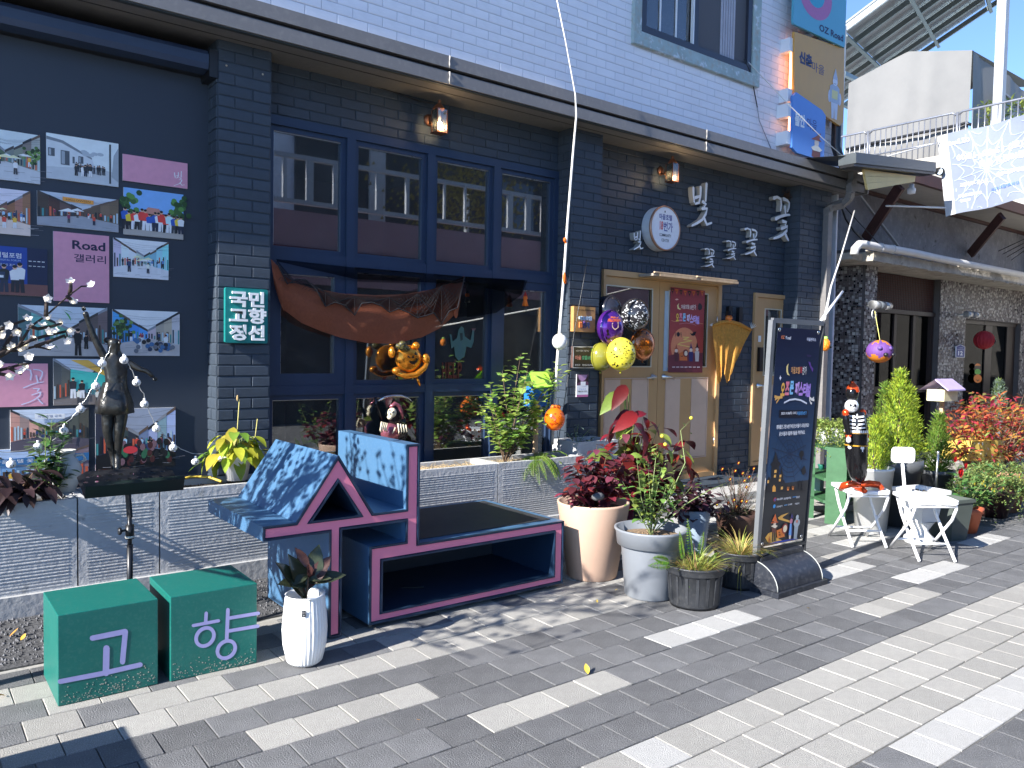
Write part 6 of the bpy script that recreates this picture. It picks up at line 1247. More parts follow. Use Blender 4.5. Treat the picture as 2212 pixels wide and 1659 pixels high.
for q in (zB6(302, 122), zB6(693, 152), zB7(565, 725), zB7(140, 808)): b = MB(); p = PP(*q, off_-uy*.012, nB); b.lathe([(.005, 0), (.011, 0), (.011, .003), (.005, .003)], p, M_chrome, 14, axis=-uy); b.build('eyelet', bs)
# white pole resting on the frame and the small pumpkin
b = MB(); zP = lambda a, b_: (1733.6+a*.16535, 548.6+b_*.16535); p0, p1 = PY(*zP(225, 890), 2.9), PY(*zP(522, 492), 3.0); b.tube([p0, p1], .0085, M_white_pl, 10); b.ell(p0, .013, M_chrome, 8, 6); b.build('white_pole', label='short white pole with a ball end tied to the corner of the banner frame', cat='pole')
c = PY(*zP(297, 1187), 3.0); t = thing('pumpkin_ornament', 'small orange jack-o-lantern ornament hanging beside the banner frame', 'ornament', c); b = MB(); b.ell(c, (.036, .034, .044), mat('tinsel_orange', (.78, .22, .01), .35, var=.3, scale=60, bump=1, bscale=90), 16, 10); b.build('pumpkin', t)
A = Art(lambda u, v, d: c+Vector((.15+u, -1, v)).normalized()*(.046+d), 5e-4); A.poly([(-.5, .35), (-.15, .5), (-.2, .2)], '0a0604', 1); A.poly([(.15, .5), (.5, .35), (.2, .2)], '0a0604', 1); A.poly([(-.6, -.15), (0, -.3), (.6, -.15), (.4, -.6), (-.4, -.6)], '0a0604', 1); A.build('face', t)
b = MB(); b.tube([PY(*zP(268, 925), 3.0), c+UPV*.04], .003, M_black, 5); b.ell(c+UPV*.045, (.02, .02, .015), mat('tinsel_green', (.3, .5, .1), .5), 8, 5); b.build('hanger', t)

# ================================================================== FOLDING CHAIRS
M_ch = mat('white_enamel_steel', (.83, .83, .83), .3, var=.02)
def make_chair(name, label, loc, rz, back, bw=.1):
    t = thing(name, label, 'chair', (0, 0, 0), 'white folding chairs with crossed legs'); H_ = .43
    b = MB(); hw, hd = .165, .17; P = []
    for (cx, cy, a0) in ((hw-.04, hd-.04, 0), (-hw+.04, hd-.04, 90), (-hw+.04, -hd+.04, 180), (hw-.04, -hd+.04, 270)):
        for k in range(5): a = radians(a0+22.5*k); P.append((cx+.04*cos(a), cy+.04*sin(a)))
    b.prism(P, lambda u, v, d: Vector((u, v, H_-d-.012*(1-(u/hw)**2)+.006*(v/hd))), 0, .022, M_ch); b.build('seat', t)
    for s in (-1, 1):
        x = s*.145; b = MB(); b.tube([(x, -.13, H_-.02), (x, -.15, H_-.06), (x, -.10, .28), (x, .04, .15), (x, .19, .008)], .0105, M_ch, 10); b.build('leg', t)
        x = s*.125; b = MB(); b.tube([(x, .15, H_-.03), (x, .08, .29), (x, -.05, .15), (x, -.20, .008)], .0105, M_ch, 10); b.build('leg', t)
        b = MB(); b.tube([(s*.12, .0, .205), (s*.15, .0, .205)], .008, M_chrome, 8); b.build('hinge', t)
    for (a_, y, z) in ((.125, -.10, .11), (.145, .10, .095), (.145, -.15, H_-.05)): b = MB(); b.tube([(-a_, y, z), (a_, y, z)], .008, M_ch, 8); b.build('stretcher', t)
    if back:
        b = MB(); b.bar((0, .02, .12), (0, .12, H_-.03), .022, .008, M_ch, up=(0, 1, 0)); b.bar((0, .12, H_-.03), (0, .20, .62), .022, .010, M_ch, up=(0, 1, 0)); b.build('back_post', t)
        b = MB(); P = []
        for (cx, cz, a0) in ((.055, .025, 0), (-.055, .025, 90), (-.055, -.025, 180), (.055, -.025, 270)):
            for k in range(5): a = radians(a0+22.5*k); P.append((cx+.028*cos(a), cz+.03*sin(a)))
        b.prism(P, lambda u, v, d: Vector((u, .21+d+.05*v-2.2*u*u, .655+v)), 0, .02, M_ch); b.build('backrest', t)
    t.location = loc; t.rotation_euler = (0, 0, rz); return t
chr2 = make_chair('folding_chair', 'white folding chair with a small backrest, nearest the street, empty', (5.80, 2.66, 0), radians(-52), False)
# its back post and pad are seen upright on the left of the seat
t = chr2; t.rotation_euler = (0, 0, 0); t.location = (0, 0, 0)
b = MB(); b.bar((-.02, .14, .20), (-.06, .17, H2+.02), .020, .009, M_ch, up=(0, 1, 0)); b.bar((-.06, .17, H2+.02), (-.085, .18, .66), .020, .009, M_ch, up=(0, 1, 0)); b.build('back_post', t)
b = MB(); P = []
for (cx, cz, a0) in ((.055, .028, 0), (-.055, .028, 90), (-.055, -.028, 180), (.055, -.028, 270)):
    for k in range(5): a = radians(a0+22.5*k); P.append((cx+.028*cos(a), cz+.03*sin(a)))
b.prism(P, lambda u, v, d: Vector((-.085+u, .17+d-1.5*u*u, .70+v)), 0, .02, M_ch); b.build('backrest', t)
t.location = (5.83, 2.64, 0); t.rotation_euler = (0, 0, radians(-38))
chr1 = make_chair('folding_chair', 'white folding chair by the green shelf, the nutcracker balloon standing on it', (5.82, 3.12, 0), radians(-38), False)

# ================================================================== GREEN SHELF
sh = thing('green_shelf', 'dark green painted timber plant shelf with side boards', 'shelf', (6.3, 3.75, 0)); M_gw = mat('dark_green_timber', (.035, .11, .045), .55, var=.2, scale=6, bump=.15, bscale=25)
c_ = lambda a, b_: (1700.7+a*.46302, 493.7+b_*.46302)
A0, A1 = PZ(*c_(173, 1375)), PZ(*c_(268, 1388)); zt = .60
def board3(t, name, p, q, h0, h1, th, m):
    p, q = Vector(p), Vector(q); d = (q-p).normalized(); n_ = Vector((-d.y, d.x, 0)); b = MB(); b.obox((p+q)/2+UPV*(h0+h1)/2+n_*th/2, (q-p)/2, n_*th/2, UPV*(h1-h0)/2, m); return b.build(name, t)
ztop = PP(*c_(175, 1020), A0, (0, 1, 0)).z
board3(sh, 'side_board', A0, A1, 0, ztop, .03, M_gw)
L0, L1 = PZ(*c_(95, 1350)), PZ(*c_(122, 1352)); board3(sh, 'side_board', L0, L1, 0, PP(*c_(95, 1010), L0, (0, 1, 0)).z, .03, M_gw)
R0_ = PZ(*c_(370, 1330)); board3(sh, 'side_board', R0_, R0_+Vector((.07, 0, 0)), 0, ztop, .03, M_gw)
for (z0, z1) in ((ztop-.025, ztop), (.36, .385), (.17, .195)):
    b = MB(); b.add([L0+UPV*z0, L1+UPV*z0, A0+UPV*z0+Vector((0, .02, 0)), A1+UPV*z0+Vector((0, .03, 0)), R0_+Vector((.02, .0, z0)), R0_+Vector((-.1, .32, z0)), L0+Vector((.1, .3, z0))]+[L0+UPV*z1, L1+UPV*z1, A0+UPV*z1+Vector((0, .02, 0)), A1+UPV*z1+Vector((0, .03, 0)), R0_+Vector((.02, .0, z1)), R0_+Vector((-.1, .32, z1)), L0+Vector((.1, .3, z1))],
        [(6, 5, 4, 3, 2, 1, 0), (7, 8, 9, 10, 11, 12, 13)]+[(i, (i+1) % 7, 7+(i+1) % 7, 7+i) for i in range(7)], M_gw); b.build('shelf_board', sh)
# small teal pot on the shelf
p = PP(*c_(158, 1118), L0+Vector((.1, .1, 0)), (0, 1, 0)); b = MB(); b.lathe([(0, 0), (.022, 0), (.03, .04), (.034, .045), (.03, .045), (0, .03)], (p.x, p.y, .386), mat('teal_plastic', (.03, .22, .16), .4), 18); b.build('small_pot', label='tiny teal pot on the middle board of the green shelf', cat='pot')
b = MB(); b.box(p.x-.04, p.x+.02, p.y-.02, p.y+.05, .196, .34, mat('pale_blue_carton', (.45, .55, .66), .6)); b.build('carton', label='pale blue carton on the lower board of the green shelf', cat='box')
# hanging sedum in a white pot on the shelf
q = PP(*c_(215, 1000), A0+Vector((0, .12, 0)), (0, 1, 0)); cS = Vector((q.x, q.y+.02, ztop)); t = thing('trailing_sedum', 'pale green trailing succulent in a white pot on the green shelf', 'plant', cS)
b = MB(); hp_ = .13; b.lathe([(0, 0), (.10, 0), (.125, hp_), (.115, hp_), (0, hp_-.02)], cS, M_white_pl, 30); b.build('pot', t)
def trailing(t, c, R_, H_, n, r, m, drop=.28, k_=16):
    b = MB()
    for i in range(n):
        a = r.uniform(0, 2*pi); p = Vector(c)+Vector((cos(a)*R_*.5, sin(a)*R_*.5, r.uniform(0, .05))); d = Vector((cos(a), sin(a), r.uniform(.2, 1.2))).normalized(); L_ = r.uniform(.4, 1)*(drop+R_); 
        for k in range(k_): p = p+d*(L_/k_); d = (d+Vector((0, 0, -.22))).normalized(); b.leaf(p, rdir(r, -.8, .8), UPV, r.uniform(.022, .036), .017, m, .3, .2, 2)
    b.build('foliage', t, kind='stuff')
trailing(t, cS+Vector((0, 0, hp_)), .17, .2, 300, random.Random(81), L_sed)
# second trailing plant behind the balloon, darker
cS2 = Vector((PY(1890, 900, 3.9).x, 3.9, .70)); t = thing('trailing_sedum', 'darker trailing succulent behind the nutcracker balloon', 'plant', cS2-UPV*.1); b = MB(); b.lathe([(0, -.7), (.12, -.7), (.14, .02), (0, .02)], cS2, mat('green_box_planter', (.03, .09, .04), .6), 24); b.build('pot', t); trailing(t, cS2+UPV*.02, .22, .2, 260, random.Random(82), leafmat('dark_sedum_leaf', (.20, .27, .08), .3, .03, .3), .32)

# ================================================================== ROW OF POTS AND CONIFERS ON THE RIGHT
def simple_pot(name, label, c, R0, R1, H_, m, lip=.012, rim=.03, cat='pot', seg=36):
    t = thing(name, label, cat, c); b = MB(); b.lathe([(0, 0), (R0, 0), (R1, H_-rim), (R1+lip, H_-rim), (R1+lip, H_), (R1-.01, H_), (R1-.02, H_-.05), (0, H_-.05)], c, m, seg); b.build('pot', t); return t
M_whp = mat('white_glazed_planter', (.78, .78, .76), .35, var=.03); M_dgp = mat('dark_grey_planter', (.085, .09, .095), .5, var=.08)
gnd = lambda x, y: PZ(*c_(x, y))
def conifer(t, base, H_, R_, n, r, m=L_con, low=0):
    m0 = m; m1_ = leafmat('dark_cypress_leaf', (.13, .19, .03), .4, .03, .3, .6)  # second, darker leaf tone mixed in at random for colour variety
    b = MB(); bw = MB(); bw.tube([base, base+UPV*H_*.9], [.012, .003], L_wood, 6)
    for i in range(n):
        z = r.random()**1.15; a = r.uniform(0, 2*pi); rr = R_*((1-z)**.72)*(1 if z > .12 else .6+3*z)*(.86+.22*sin(5*a+9*z)*sin(3*a-14*z+2)+r.uniform(-.1, .08)); m = m0 if r.random() > .22 else m1_; q = base+Vector((cos(a)*rr*r.uniform(.55, 1.08), sin(a)*rr*r.uniform(.55, 1.08), z*H_)); d = Vector((cos(a)*.45, sin(a)*.45, 1)).normalized()
        for k in range(5): dd = (d+Vector((r.gauss(0, .4), r.gauss(0, .4), r.gauss(0, .25)))).normalized(); b.leaf(q+dd*.012*k, dd, Vector((cos(a), sin(a), 0)), r.uniform(.022, .045), .009, m, .1, -.1, 2)
    bw.build('trunk', t); b.build('foliage', t, kind='stuff')
cs1 = gnd(455, 1420)
t = simple_pot('white_pot', 'tall white tapered pot with a golden cypress behind the left folding chair', cs1+Vector((0, .12, 0)), .12, .16, .62*PY(1, 1, 1).y**0*.84, M_whp, .004, .02, 'plant'); conifer(t, cs1+Vector((.02, .12, .47)), .42, .15, 420, random.Random(91))
t = simple_pot('grey_pot', 'dark grey round pot with the tallest golden cypress', gnd(585, 1395)+Vector((0, .15, 0)), .13, .19, .56, M_dgp, .012, .10, 'plant'); c = t.location; conifer(t, Vector(c)+UPV*.5, PP(*c_(663, 680), c, (0, 1, 0)).z-.5, .24, 1100, random.Random(92))
c = PY(*c_(560, 1000), 3.75); t = simple_pot('grey_pot', 'pot of the golden cypress standing between two taller ones', Vector((c.x, 3.75, 0)), .12, .17, .5, M_dgp, .01, .06, 'plant'); conifer(t, Vector((c.x, 3.75, .45)), PY(*c_(565, 758), 3.75).z-.45, .17, 700, random.Random(93))
c = PY(*c_(450, 1000), 4.2); t = simple_pot('brown_pot', 'pot of the dark based cypress leaning behind the green shelf', Vector((c.x, 4.2, 0)), .12, .18, .45, mat('red_brown_planter', (.22, .05, .035), .6), .01, .05, 'plant'); conifer(t, Vector((c.x, 4.2, .42)), PY(*c_(447, 735), 4.2).z-.42, .17, 650, random.Random(94), leafmat('green_cypress_leaf', (.16, .26, .04), .35, .03, .3))
c = PY(*c_(700, 1100), 3.5); t = simple_pot('grey_pot', 'low pot with the green cypress at the right of the group', Vector((c.x, 3.5, 0)), .11, .15, .34, M_dgp, .01, .04, 'plant'); conifer(t, Vector((c.x, 3.5, .3)), PY(*c_(700, 880), 3.5).z-.3, .17, 700, random.Random(95), leafmat('green_cypress_leaf', (.16, .26, .04), .35, .03, .3))
# white square planter on a baluster foot, with a steel tube in it
c = gnd(690, 1478); t = thing('square_urn', 'white classical square planter on a turned foot, behind the right chair', 'planter', c+Vector((0, .12, 0))); c = c+Vector((0, .12, 0)); s2 = sqrt(2); rot_ = 0
b = MB(); zt_ = PP(*c_(690, 1200), c, (0, 1, 0)).z; prof = [(0, 0), (.11, 0), (.11, .04), (.075, .07), (.06, .10), (.085, .14), (.105, .17)]; b.lathe(prof, c, M_whp, 24)
def sqr(b, prof, c, m, tw=-.25):
    V_ = []; 
    for (r_, z) in prof: V_ += [c+Vector((r_*s2*cos(tw+pi/4+k*pi/2), r_*s2*sin(tw+pi/4+k*pi/2), z)) for k in range(4)]
    b.add(V_, [(4*i+k, 4*i+(k+1) % 4, 4*i+4+(k+1) % 4, 4*i+4+k) for i in range(len(prof)-1) for k in range(4)], m)
b.build('foot', t); b = MB(); sqr(b, [(.085, .17), (.10, zt_-.12), (.125, zt_-.03), (.145, zt_-.03), (.145, zt_), (.115, zt_), (.11, zt_-.03), (0, zt_-.03)], c, M_whp); b.build('bowl', t)
b = MB(); soil_bits(b, 120, c.x-.09, c.x+.09, c.y-.09, c.y+.09, zt_-.026, M_soil, .009); b.build('soil', t, kind='stuff')
b = MB(); q = PP(*c_(692, 1195), c, (0, 1, 0)); q2 = PP(*c_(703, 1045), c, (0, 1, 0)); b.tube([Vector((q.x, c.y, zt_-.03)), q2], .009, M_chrome, 10); b.ell(q2, .013, M_chrome, 8, 6); b.build('steel_tube', label='thin steel tube standing upright in the white square planter', cat='tube')
# dark square planter and terracotta pot with dahlias
c = gnd(830, 1462)+Vector((.02, .13, 0)); t = thing('square_pot', 'empty dark green square pot left of the terracotta pot', 'pot', c); b = MB(); sqr(b, [(0, 0), (.085, 0), (.115, .30), (.125, .30), (.125, .325), (.11, .325), (.10, .29), (0, .29)], c, mat('dark_green_grey_pot', (.07, .085, .075), .5)); b.build('pot', t)
c = gnd(895, 1425)+Vector((0, .12, 0)); M_tc = mat('terracotta', (.46, .115, .05), .6, var=.08); zt_ = PP(*c_(895, 1280), c, (0, 1, 0)).z; t = simple_pot('dahlia_pot', 'terracotta pot with red dahlias and yellow flowers', c, .095, .13, zt_, M_tc, .012, .04, 'plant')
r = random.Random(101); L_dah = leafmat('dahlia_leaf', (.09, .20, .05), .35, .03, .35)
bushy('', '', c+UPV*(zt_-.05), [PY(*c_(x, y), c.y+r.uniform(-.15, .15)) for x, y in ((780, 1090), (800, 1150), (770, 1190), (850, 1100), (900, 1090), (950, 1100), (1000, 1120), (1040, 1150), (830, 1210), (920, 1180), (980, 1220), (880, 1230), (1020, 1200), (860, 1150), (940, 1150))], r, L_dah, .065, .036, L_stem, 14, spread=.10, top_only=.3, into=t, parts=False)
def flower(t, p, R_, m, n=16, lay_=3):
    b = MB()
    for j in range(lay_):
        for k in range(n-3*j): a = 2*pi*k/(n-3*j)+j; b.leaf(p, Vector((cos(a), -.25-.45*j, sin(a))), Vector((0, -1, .2)), R_*(1-.22*j), R_*.42, m, .15, -.2, 3)
    b.ell(p+Vector((0, -.006, 0)), R_*.22, m, 8, 5); b.build('flower', t)
M_rf = mat('red_petal', (.55, .008, .012), .5, trans=.2, isl=.3); M_yf = mat('yellow_petal', (.78, .66, .08), .5, trans=.3)
for (x, y, R_) in ((778, 1075, .028), (826, 1106, .030), (800, 1138, .045)): flower(t, PY(*c_(x, y), c.y-.22), R_, M_rf)
for (x, y) in ((905, 1190), (920, 1200), (965, 1190), (968, 1143), (950, 1215), (962, 1225), (1005, 1213), (912, 1180), (870, 1190), (1080, 1160), (980, 1100)): flower(t, PY(*c_(x, y), c.y-.2), .016, M_yf, 7, 2)
# more pots at the right edge
c = gnd(1010, 1350)+Vector((0, .1, 0)); t = simple_pot('dark_pot', 'dark glazed pot with trailing green plant at the right edge', c, .12, .19, .26, mat('dark_wine_glaze', (.04, .018, .02), .3), .01, .04, 'plant'); trailing(t, c+UPV*.3, .22, .2, 200, random.Random(103), leafmat('mixed_green_leaf', (.20, .27, .08), .4, .05, .35), .30)
c = gnd(1090, 1335)+Vector((.1, .2, 0)); t = simple_pot('terracotta_pot', 'big faded terracotta pot cut off by the right edge', c, .14, .2, .34, mat('faded_terracotta', (.40, .20, .14), .7), .012, .05, 'plant'); trailing(t, c+UPV*.36, .2, .2, 140, random.Random(104), leafmat('mixed_green_leaf', (.20, .27, .08), .4, .05, .35), .26)
# big red-leaved shrub
c = PY(*c_(930, 1250), 4.1); c = Vector((c.x, 4.1, 0)); t = thing('red_shrub', 'large shrub of red and orange autumn leaves at the right edge', 'shrub', c); r = random.Random(111); sb = MB(); lb = MB(); MR = [L_red, L_red, leafmat('orange_autumn_leaf', (.52, .20, .05), .4, .05, .4), leafmat('crimson_autumn_leaf', (.32, .03, .04), .4, .03, .35), leafmat('olive_autumn_leaf', (.20, .20, .05), .4, .05, .35)]
for i in range(125):
    x = r.uniform(730, 1135); y = r.uniform(770, 1080) if x > 780 else r.uniform(840, 1050); yy = 4.0+r.uniform(-.38, .5); e = PY(*c_(x, y), yy); b0 = c+Vector(((e.x-c.x)*.45, (e.y-c.y)*.4, .1)); mm = b0.lerp(e, .55)+Vector((r.uniform(-.06, .06), 0, .05)); sb.tube([b0, mm, e], [.006, .004, .002], L_wood, 5, False)
    for k in range(22): q = mm.lerp(e, r.uniform(-.3, 1.08)); d = rdir(r, -.5, .8); lb.leaf(q+d*.03, d, UPV+Vector((r.uniform(-.6, .6), -.5, 0)), r.uniform(.06, .11), r.uniform(.022, .036), r.choice(MR), .25, .3, 3)
sb.build('stem', t); lb.build('foliage', t, kind='stuff')
c2_ = PY(*c_(985, 780), 4.9); t = thing('small_conifer', 'small blue grey conifer behind the red shrub, before the brown doors', 'shrub', Vector((c2_.x, 4.9, 0))); b = MB(); b.lathe([(0, 0), (.14, 0), (.17, .5), (0, .5)], (c2_.x, 4.9, 0), M_dgp, 20); b.build('pot', t); conifer(t, Vector((c2_.x, 4.9, .45)), PY(*c_(988, 715), 4.9).z-.45, .22, 420, random.Random(112), L_grey)
# yellow patterned cloth over a box
zc_ = lambda a, b_: c_(a, b_); q0, q1, q2, q3 = [PY(*c_(*p), 3.72) for p in ((862, 992), (1010, 988), (1020, 1085), (838, 1085))]; t = thing('yellow_cloth', 'yellow halloween print cloth draped over a box among the flowers', 'cloth', (q0.x, 3.72, q3.z-.02))
mm_ = lambda u, v, d: (q3.lerp(q2, u)).lerp(q0.lerp(q1, u), v)+Vector((0, -d+.015*sin(u*14), 0)); b = MB(); My = mat('yellow_cloth', (.70, .50, .10), .7, var=.08, trans=.2); G = 14; b.add([mm_(i/G, j/G, 0) for j in range(G+1) for i in range(G+1)], [(j*(G+1)+i, j*(G+1)+i+1, (j+1)*(G+1)+i+1, (j+1)*(G+1)+i) for j in range(G) for i in range(G)], My, True)
b.add([q0, q1, q1+Vector((.1, .3, .0)), q0+Vector((.1, .3, .0))], [(0, 1, 2, 3)], My); b.add([q0, q3, q3+Vector((.05, .3, 0)), q0+Vector((.1, .3, 0))], [(0, 1, 2, 3)], My); b.build('draped_cloth', t)
A = Art(mm_, 2e-3); r = random.Random(4)
for k in range(46): u, v = r.random(), r.uniform(.05, .95); A.circ(u, v, .014, .05, r.choice(['5a3a1c', 'd98a2c', 'f4ead0', '7a5a2c']), 1, 7)
A.build('cloth_print', t, m=print_mat('printed_cloth', .7))
# lilac roofed bird house on a post
c = PY(*c_(745, 780), 4.3); t = thing('bird_house', 'little bird house with a lilac roof and cream walls above the shrubs', 'bird house', Vector((c.x, 4.3, 0))); a_, b_ = PY(*c_(698, 752), 4.2), PY(*c_(790, 712), 4.2)
x0, x1 = PY(*c_(712, 770), 4.3).x, PY(*c_(775, 770), 4.3).x; z0, z1, zr = PY(*c_(720, 805), 4.3).z, PY(*c_(720, 752), 4.3).z, PY(*c_(745, 708), 4.3).z
b = MB(); b.box(x0, x1, 4.25, 4.45, z0, z1, mat('cream_paint', (.72, .68, .42), .5)); b.build('wall', t); b = MB(); ml = mat('lilac_paint', (.42, .34, .60), .5); b.add([(x0-.06, 4.18, z1-.01), (x1+.04, 4.18, z1-.01), (x1+.07, 4.35, zr), (x0-.03, 4.35, zr), (x0-.06, 4.18, z1+.006), (x1+.04, 4.18, z1+.006), (x1+.07, 4.35, zr+.016), (x0-.03, 4.35, zr+.016)], [(3, 2, 1, 0), (4, 5, 6, 7), (0, 1, 5, 4), (1, 2, 6, 5), (3, 0, 4, 7)], ml)
b.add([(x0-.06, 4.52, z1-.01), (x1+.04, 4.52, z1-.01), (x1+.07, 4.35, zr+.01), (x0-.03, 4.35, zr+.01)], [(0, 1, 2, 3)], ml); b.build('roof', t); b = MB(); b.box((x0+x1)/2-.02, (x0+x1)/2+.02, 4.33, 4.37, 0, z0, M_wood); b.build('post', t)
# ================================================================== NEIGHBOUR: tiled single-storey house
zN = lambda a, b: (1700.7+a*.46302, 493.7+b*.46302)          # zoom (3100,900)
zR = lambda a, b: (1755.5+a*.33075, b*.33075)                # zoom (3200,0)
zQ = lambda a, b: (1865.2+a*.21495, 192.0+b*.21495)          # zoom (3400,350)
M_ccr = mat('cracked_grey_render', (.27, .265, .275), .85, var=.22, scale=3, bump=.5, bscale=20, wear=((.13, .12, .12), .60, 4), speck=((.42, .41, .40), .5, 14))
M_old = mat('old_concrete_edge', (.36, .33, .28), .9, var=.3, scale=6, bump=.9, bscale=25, wear=((.12, .11, .09), .60, 9))
M_sof = mat('cream_soffit', (.40, .37, .33), .8, var=.08); M_rust = mat('brown_steel_beam', (.085, .035, .028), .6, var=.25, scale=12)
M_bdoor = mat('dark_brown_door', (.028, .018, .015), .45, var=.15); M_bglass = glass_mat('dark_door_glass', (.06, .06, .065), .3, .0, .0)
nb = thing('tiled_house', 'old grey house next door with mosaic tiled pillars and dark doors', 'building', (13, 6.2, 0))
XN0, YN, YC = 9.80, 5.62, 5.30
b = MB(); b.box(XN0+.02, 20, YN+.25, 9, 2.0, 3.62, M_ccr); b.box(XN0+.02, 20, 5.66, 9, 2.70, 3.64, M_ccr); b.box(XN0+.012, XN0+.03, YC+.02, 9, 0, 2.8, mat('tile_bed_mortar', (.10, .09, .085), .9)); b.box(20, 20.2, 5.3, 9, 0, 3.6, M_ccr); b.box(XN0, 20, 8.9, 9, 0, 2.7, M_ccr); b.build('wall', nb)
cx1 = 10.14; k2a, k2b = PY(*zN(715, 300), 5.5).x, PY(*zN(838, 300), 5.5).x; d2b = PY(*zN(1090, 440), 5.5).x
tb = mat('tile_bed_mortar', (.10, .09, .085), .9); b = MB(); b.box(XN0+.03, cx1, YC+.012, YC+.4, 0, 2.62, tb); b.build('pillar', nb); b = MB(); b.box(k2a, k2b, 5.51, 5.9, 0, 2.68, tb); b.box(k2b, d2b, 5.51, 5.9, 2.03, 2.68, tb); b.box(d2b, 20, 5.51, 5.9, 0, 2.68, tb); b.build('pillar', nb)
# mosaic tiles
TM = {'w': mat('cream_mosaic_tile', (.40, .37, .33), .35, isl=.2, var=.05), 'k': mat('black_mosaic_tile', (.015, .015, .018), .25), 'b': mat('taupe_mosaic_tile', (.16, .13, .12), .4, isl=.35), 'g': mat('grey_mosaic_tile', (.27, .24, .23), .4, isl=.25)}
tiles = []
def mosaic(u0, u1, z0, z1, fixed, axis, c=.0235):
    nu, nz = int((u1-u0)/c), int((z1-z0)/c); occ = [[0]*nz for _ in range(nu)]; r = random.Random(int(u0*100)+int(z0*10)+7)
    for i in range(nu):
        for j in range(nz):
            if occ[i][j]: continue
            q = r.random(); s = 1; kd = 'b'
            if q < .13 and i+1 < nu and j+1 < nz and not occ[i+1][j] and not occ[i][j+1] and not occ[i+1][j+1]: s = 2; kd = 'w'
            elif q < .21: kd = 'k'
            elif q < .36: kd = 'g'
            for a in range(s):
                for b_ in range(s): occ[i+a][j+b_] = 1
            if r.random() < .015: continue
            u = u0+(i+s/2)*c; z = z0+(j+s/2)*c; P = (u, fixed, z) if axis == 'y' else (fixed, u, z); tiles.append((brick_area(P)*s, P, s*c*.88, axis, kd))
mosaic(XN0+.03, cx1, .35, 2.60, YC, 'y'); mosaic(k2a, k2b, .6, 2.66, 5.5, 'y'); mosaic(k2b, d2b, 2.04, 2.66, 5.5, 'y'); mosaic(d2b, d2b+.9, .8, 2.66, 5.5, 'y'); mosaic(YC+.02, 6.6, .3, 2.65, XN0, 'x')
tiles.sort(key=lambda t: -t[0]); tme = {}
def tile_mb(m, s):
    b = MB(); h = s/2; e = s*.06; b.add([(-h, 0, -h), (h, 0, -h), (h, 0, h), (-h, 0, h), (-h+e, -.004, -h+e), (h-e, -.004, -h+e), (h-e, -.004, h-e), (-h+e, -.004, h-e)], [(0, 1, 5, 4), (1, 2, 6, 5), (2, 3, 7, 6), (3, 0, 4, 7), (4, 5, 6, 7)], m); return b
TB = {}; tr = MB(); Rx_ = Matrix.Rotation(-pi/2, 3, 'Z')
for n_, (ar, P, s, ax, kd) in enumerate(tiles):
    key = (kd, round(s, 4))
    if key not in TB: bb = tile_mb(TM[kd], s); TB[key] = (bb, bb.mesh('tile'))
    if n_ < 300: put('tile', TB[key][1], nb, P, None if ax == 'y' else (0, 0, -pi/2))
    else: tr.add([(Vector(v) if ax == 'y' else Rx_ @ Vector(v))+Vector(P) for v in TB[key][0].v], TB[key][0].f, TM[kd])
tr.build('tiles', nb, kind='stuff')
# concrete slab canopy with broken edge
SL0, SL1 = PY(*zN(435, 155), 5.0), PY(*zN(435, 112), 5.0); b = MB(); b.box(9.45, 20, 5.0, 5.66, SL0.z, SL1.z, M_old); b.box(9.2, 9.45, 5.14, 5.66, SL0.z+.01, SL1.z-.02, M_old)
for i in range(60): x = rnd.uniform(9.4, 14); b.ell((x, 5.0+rnd.uniform(-.004, .05), rnd.choice([SL0.z, SL1.z])+rnd.uniform(-.01, .004)), (rnd.uniform(.02, .09), .015, .015), M_old, 6, 4)
b.build('canopy_slab', nb)
b = MB(); zz = 2.05; lx0, lx1 = cx1, k2a; b.box(lx0, lx1, 5.64, 5.66, 2.08, SL0.z, M_black); 
b.build('louvre_backing', nb)
for k in range(15): z = 2.10+k*.033; b = MB(); b.box(lx0, lx1, 5.60, 5.63, z, z+.012, M_rust); b.build('louvre_slat', nb)
b = MB(); n = 46; [b.box(lx0+(lx1-lx0)*i/n, lx0+(lx1-lx0)*i/n+.012, 5.595, 5.60, 2.09, SL0.z-.01, M_rust) for i in range(n+1)]; b.build('louvre_grid', nb, kind='stuff')
b = MB(); b.box(lx0, lx1, 5.56, 5.66, 2.03, 2.09, M_bdoor); b.box(lx0, lx0+.08, 5.58, 5.66, 0, 2.03, M_bdoor); b.box(lx1-.08, lx1, 5.58, 5.66, 0, 2.03, M_bdoor)
for i in (1, 2, 3): x = lx0+(lx1-lx0)*i/4; b.box(x-.04, x+.04, 5.60, 5.66, 0, 2.03, M_bdoor)
b.box(lx0+.08, lx1-.08, 5.61, 5.655, .9, 1.0, M_bdoor); ob_ = b.build('glazed_doors', nb); b = MB(); b.box(lx0+.08, lx1-.08, 5.63, 5.635, 0.02, 2.03, M_bglass); b.build('pane', ob_)
b = MB(); b.box(lx0+.3, lx1-.5, 6.5, 6.7, 0.0, 2.0, mat('dim_room_clutter', (.05, .05, .05), .8)); b.box(lx0, 19, 7.6, 7.7, 0, 2.7, M_bdoor); b.build('interior_room', nb)
b = MB(); b.box(k2b, d2b, 5.56, 5.66, 1.97, 2.03, M_bdoor); xm = (k2b+d2b)/2
for (a, c) in ((k2b, k2b+.18), (xm-.13, xm+.13), (d2b-.35, d2b)): b.box(a, c, 5.58, 5.64, 0, 1.97, M_bdoor)
b.box(k2b, d2b, 5.585, 5.635, 0, .5, M_bdoor); o2 = b.build('brown_double_door', nb)
for (a, c) in ((k2b+.18, xm-.13), (xm+.13, d2b-.35)): b = MB(); b.box(a, c, 5.60, 5.606, .5, 1.97, M_bglass); b.build('pane', o2)
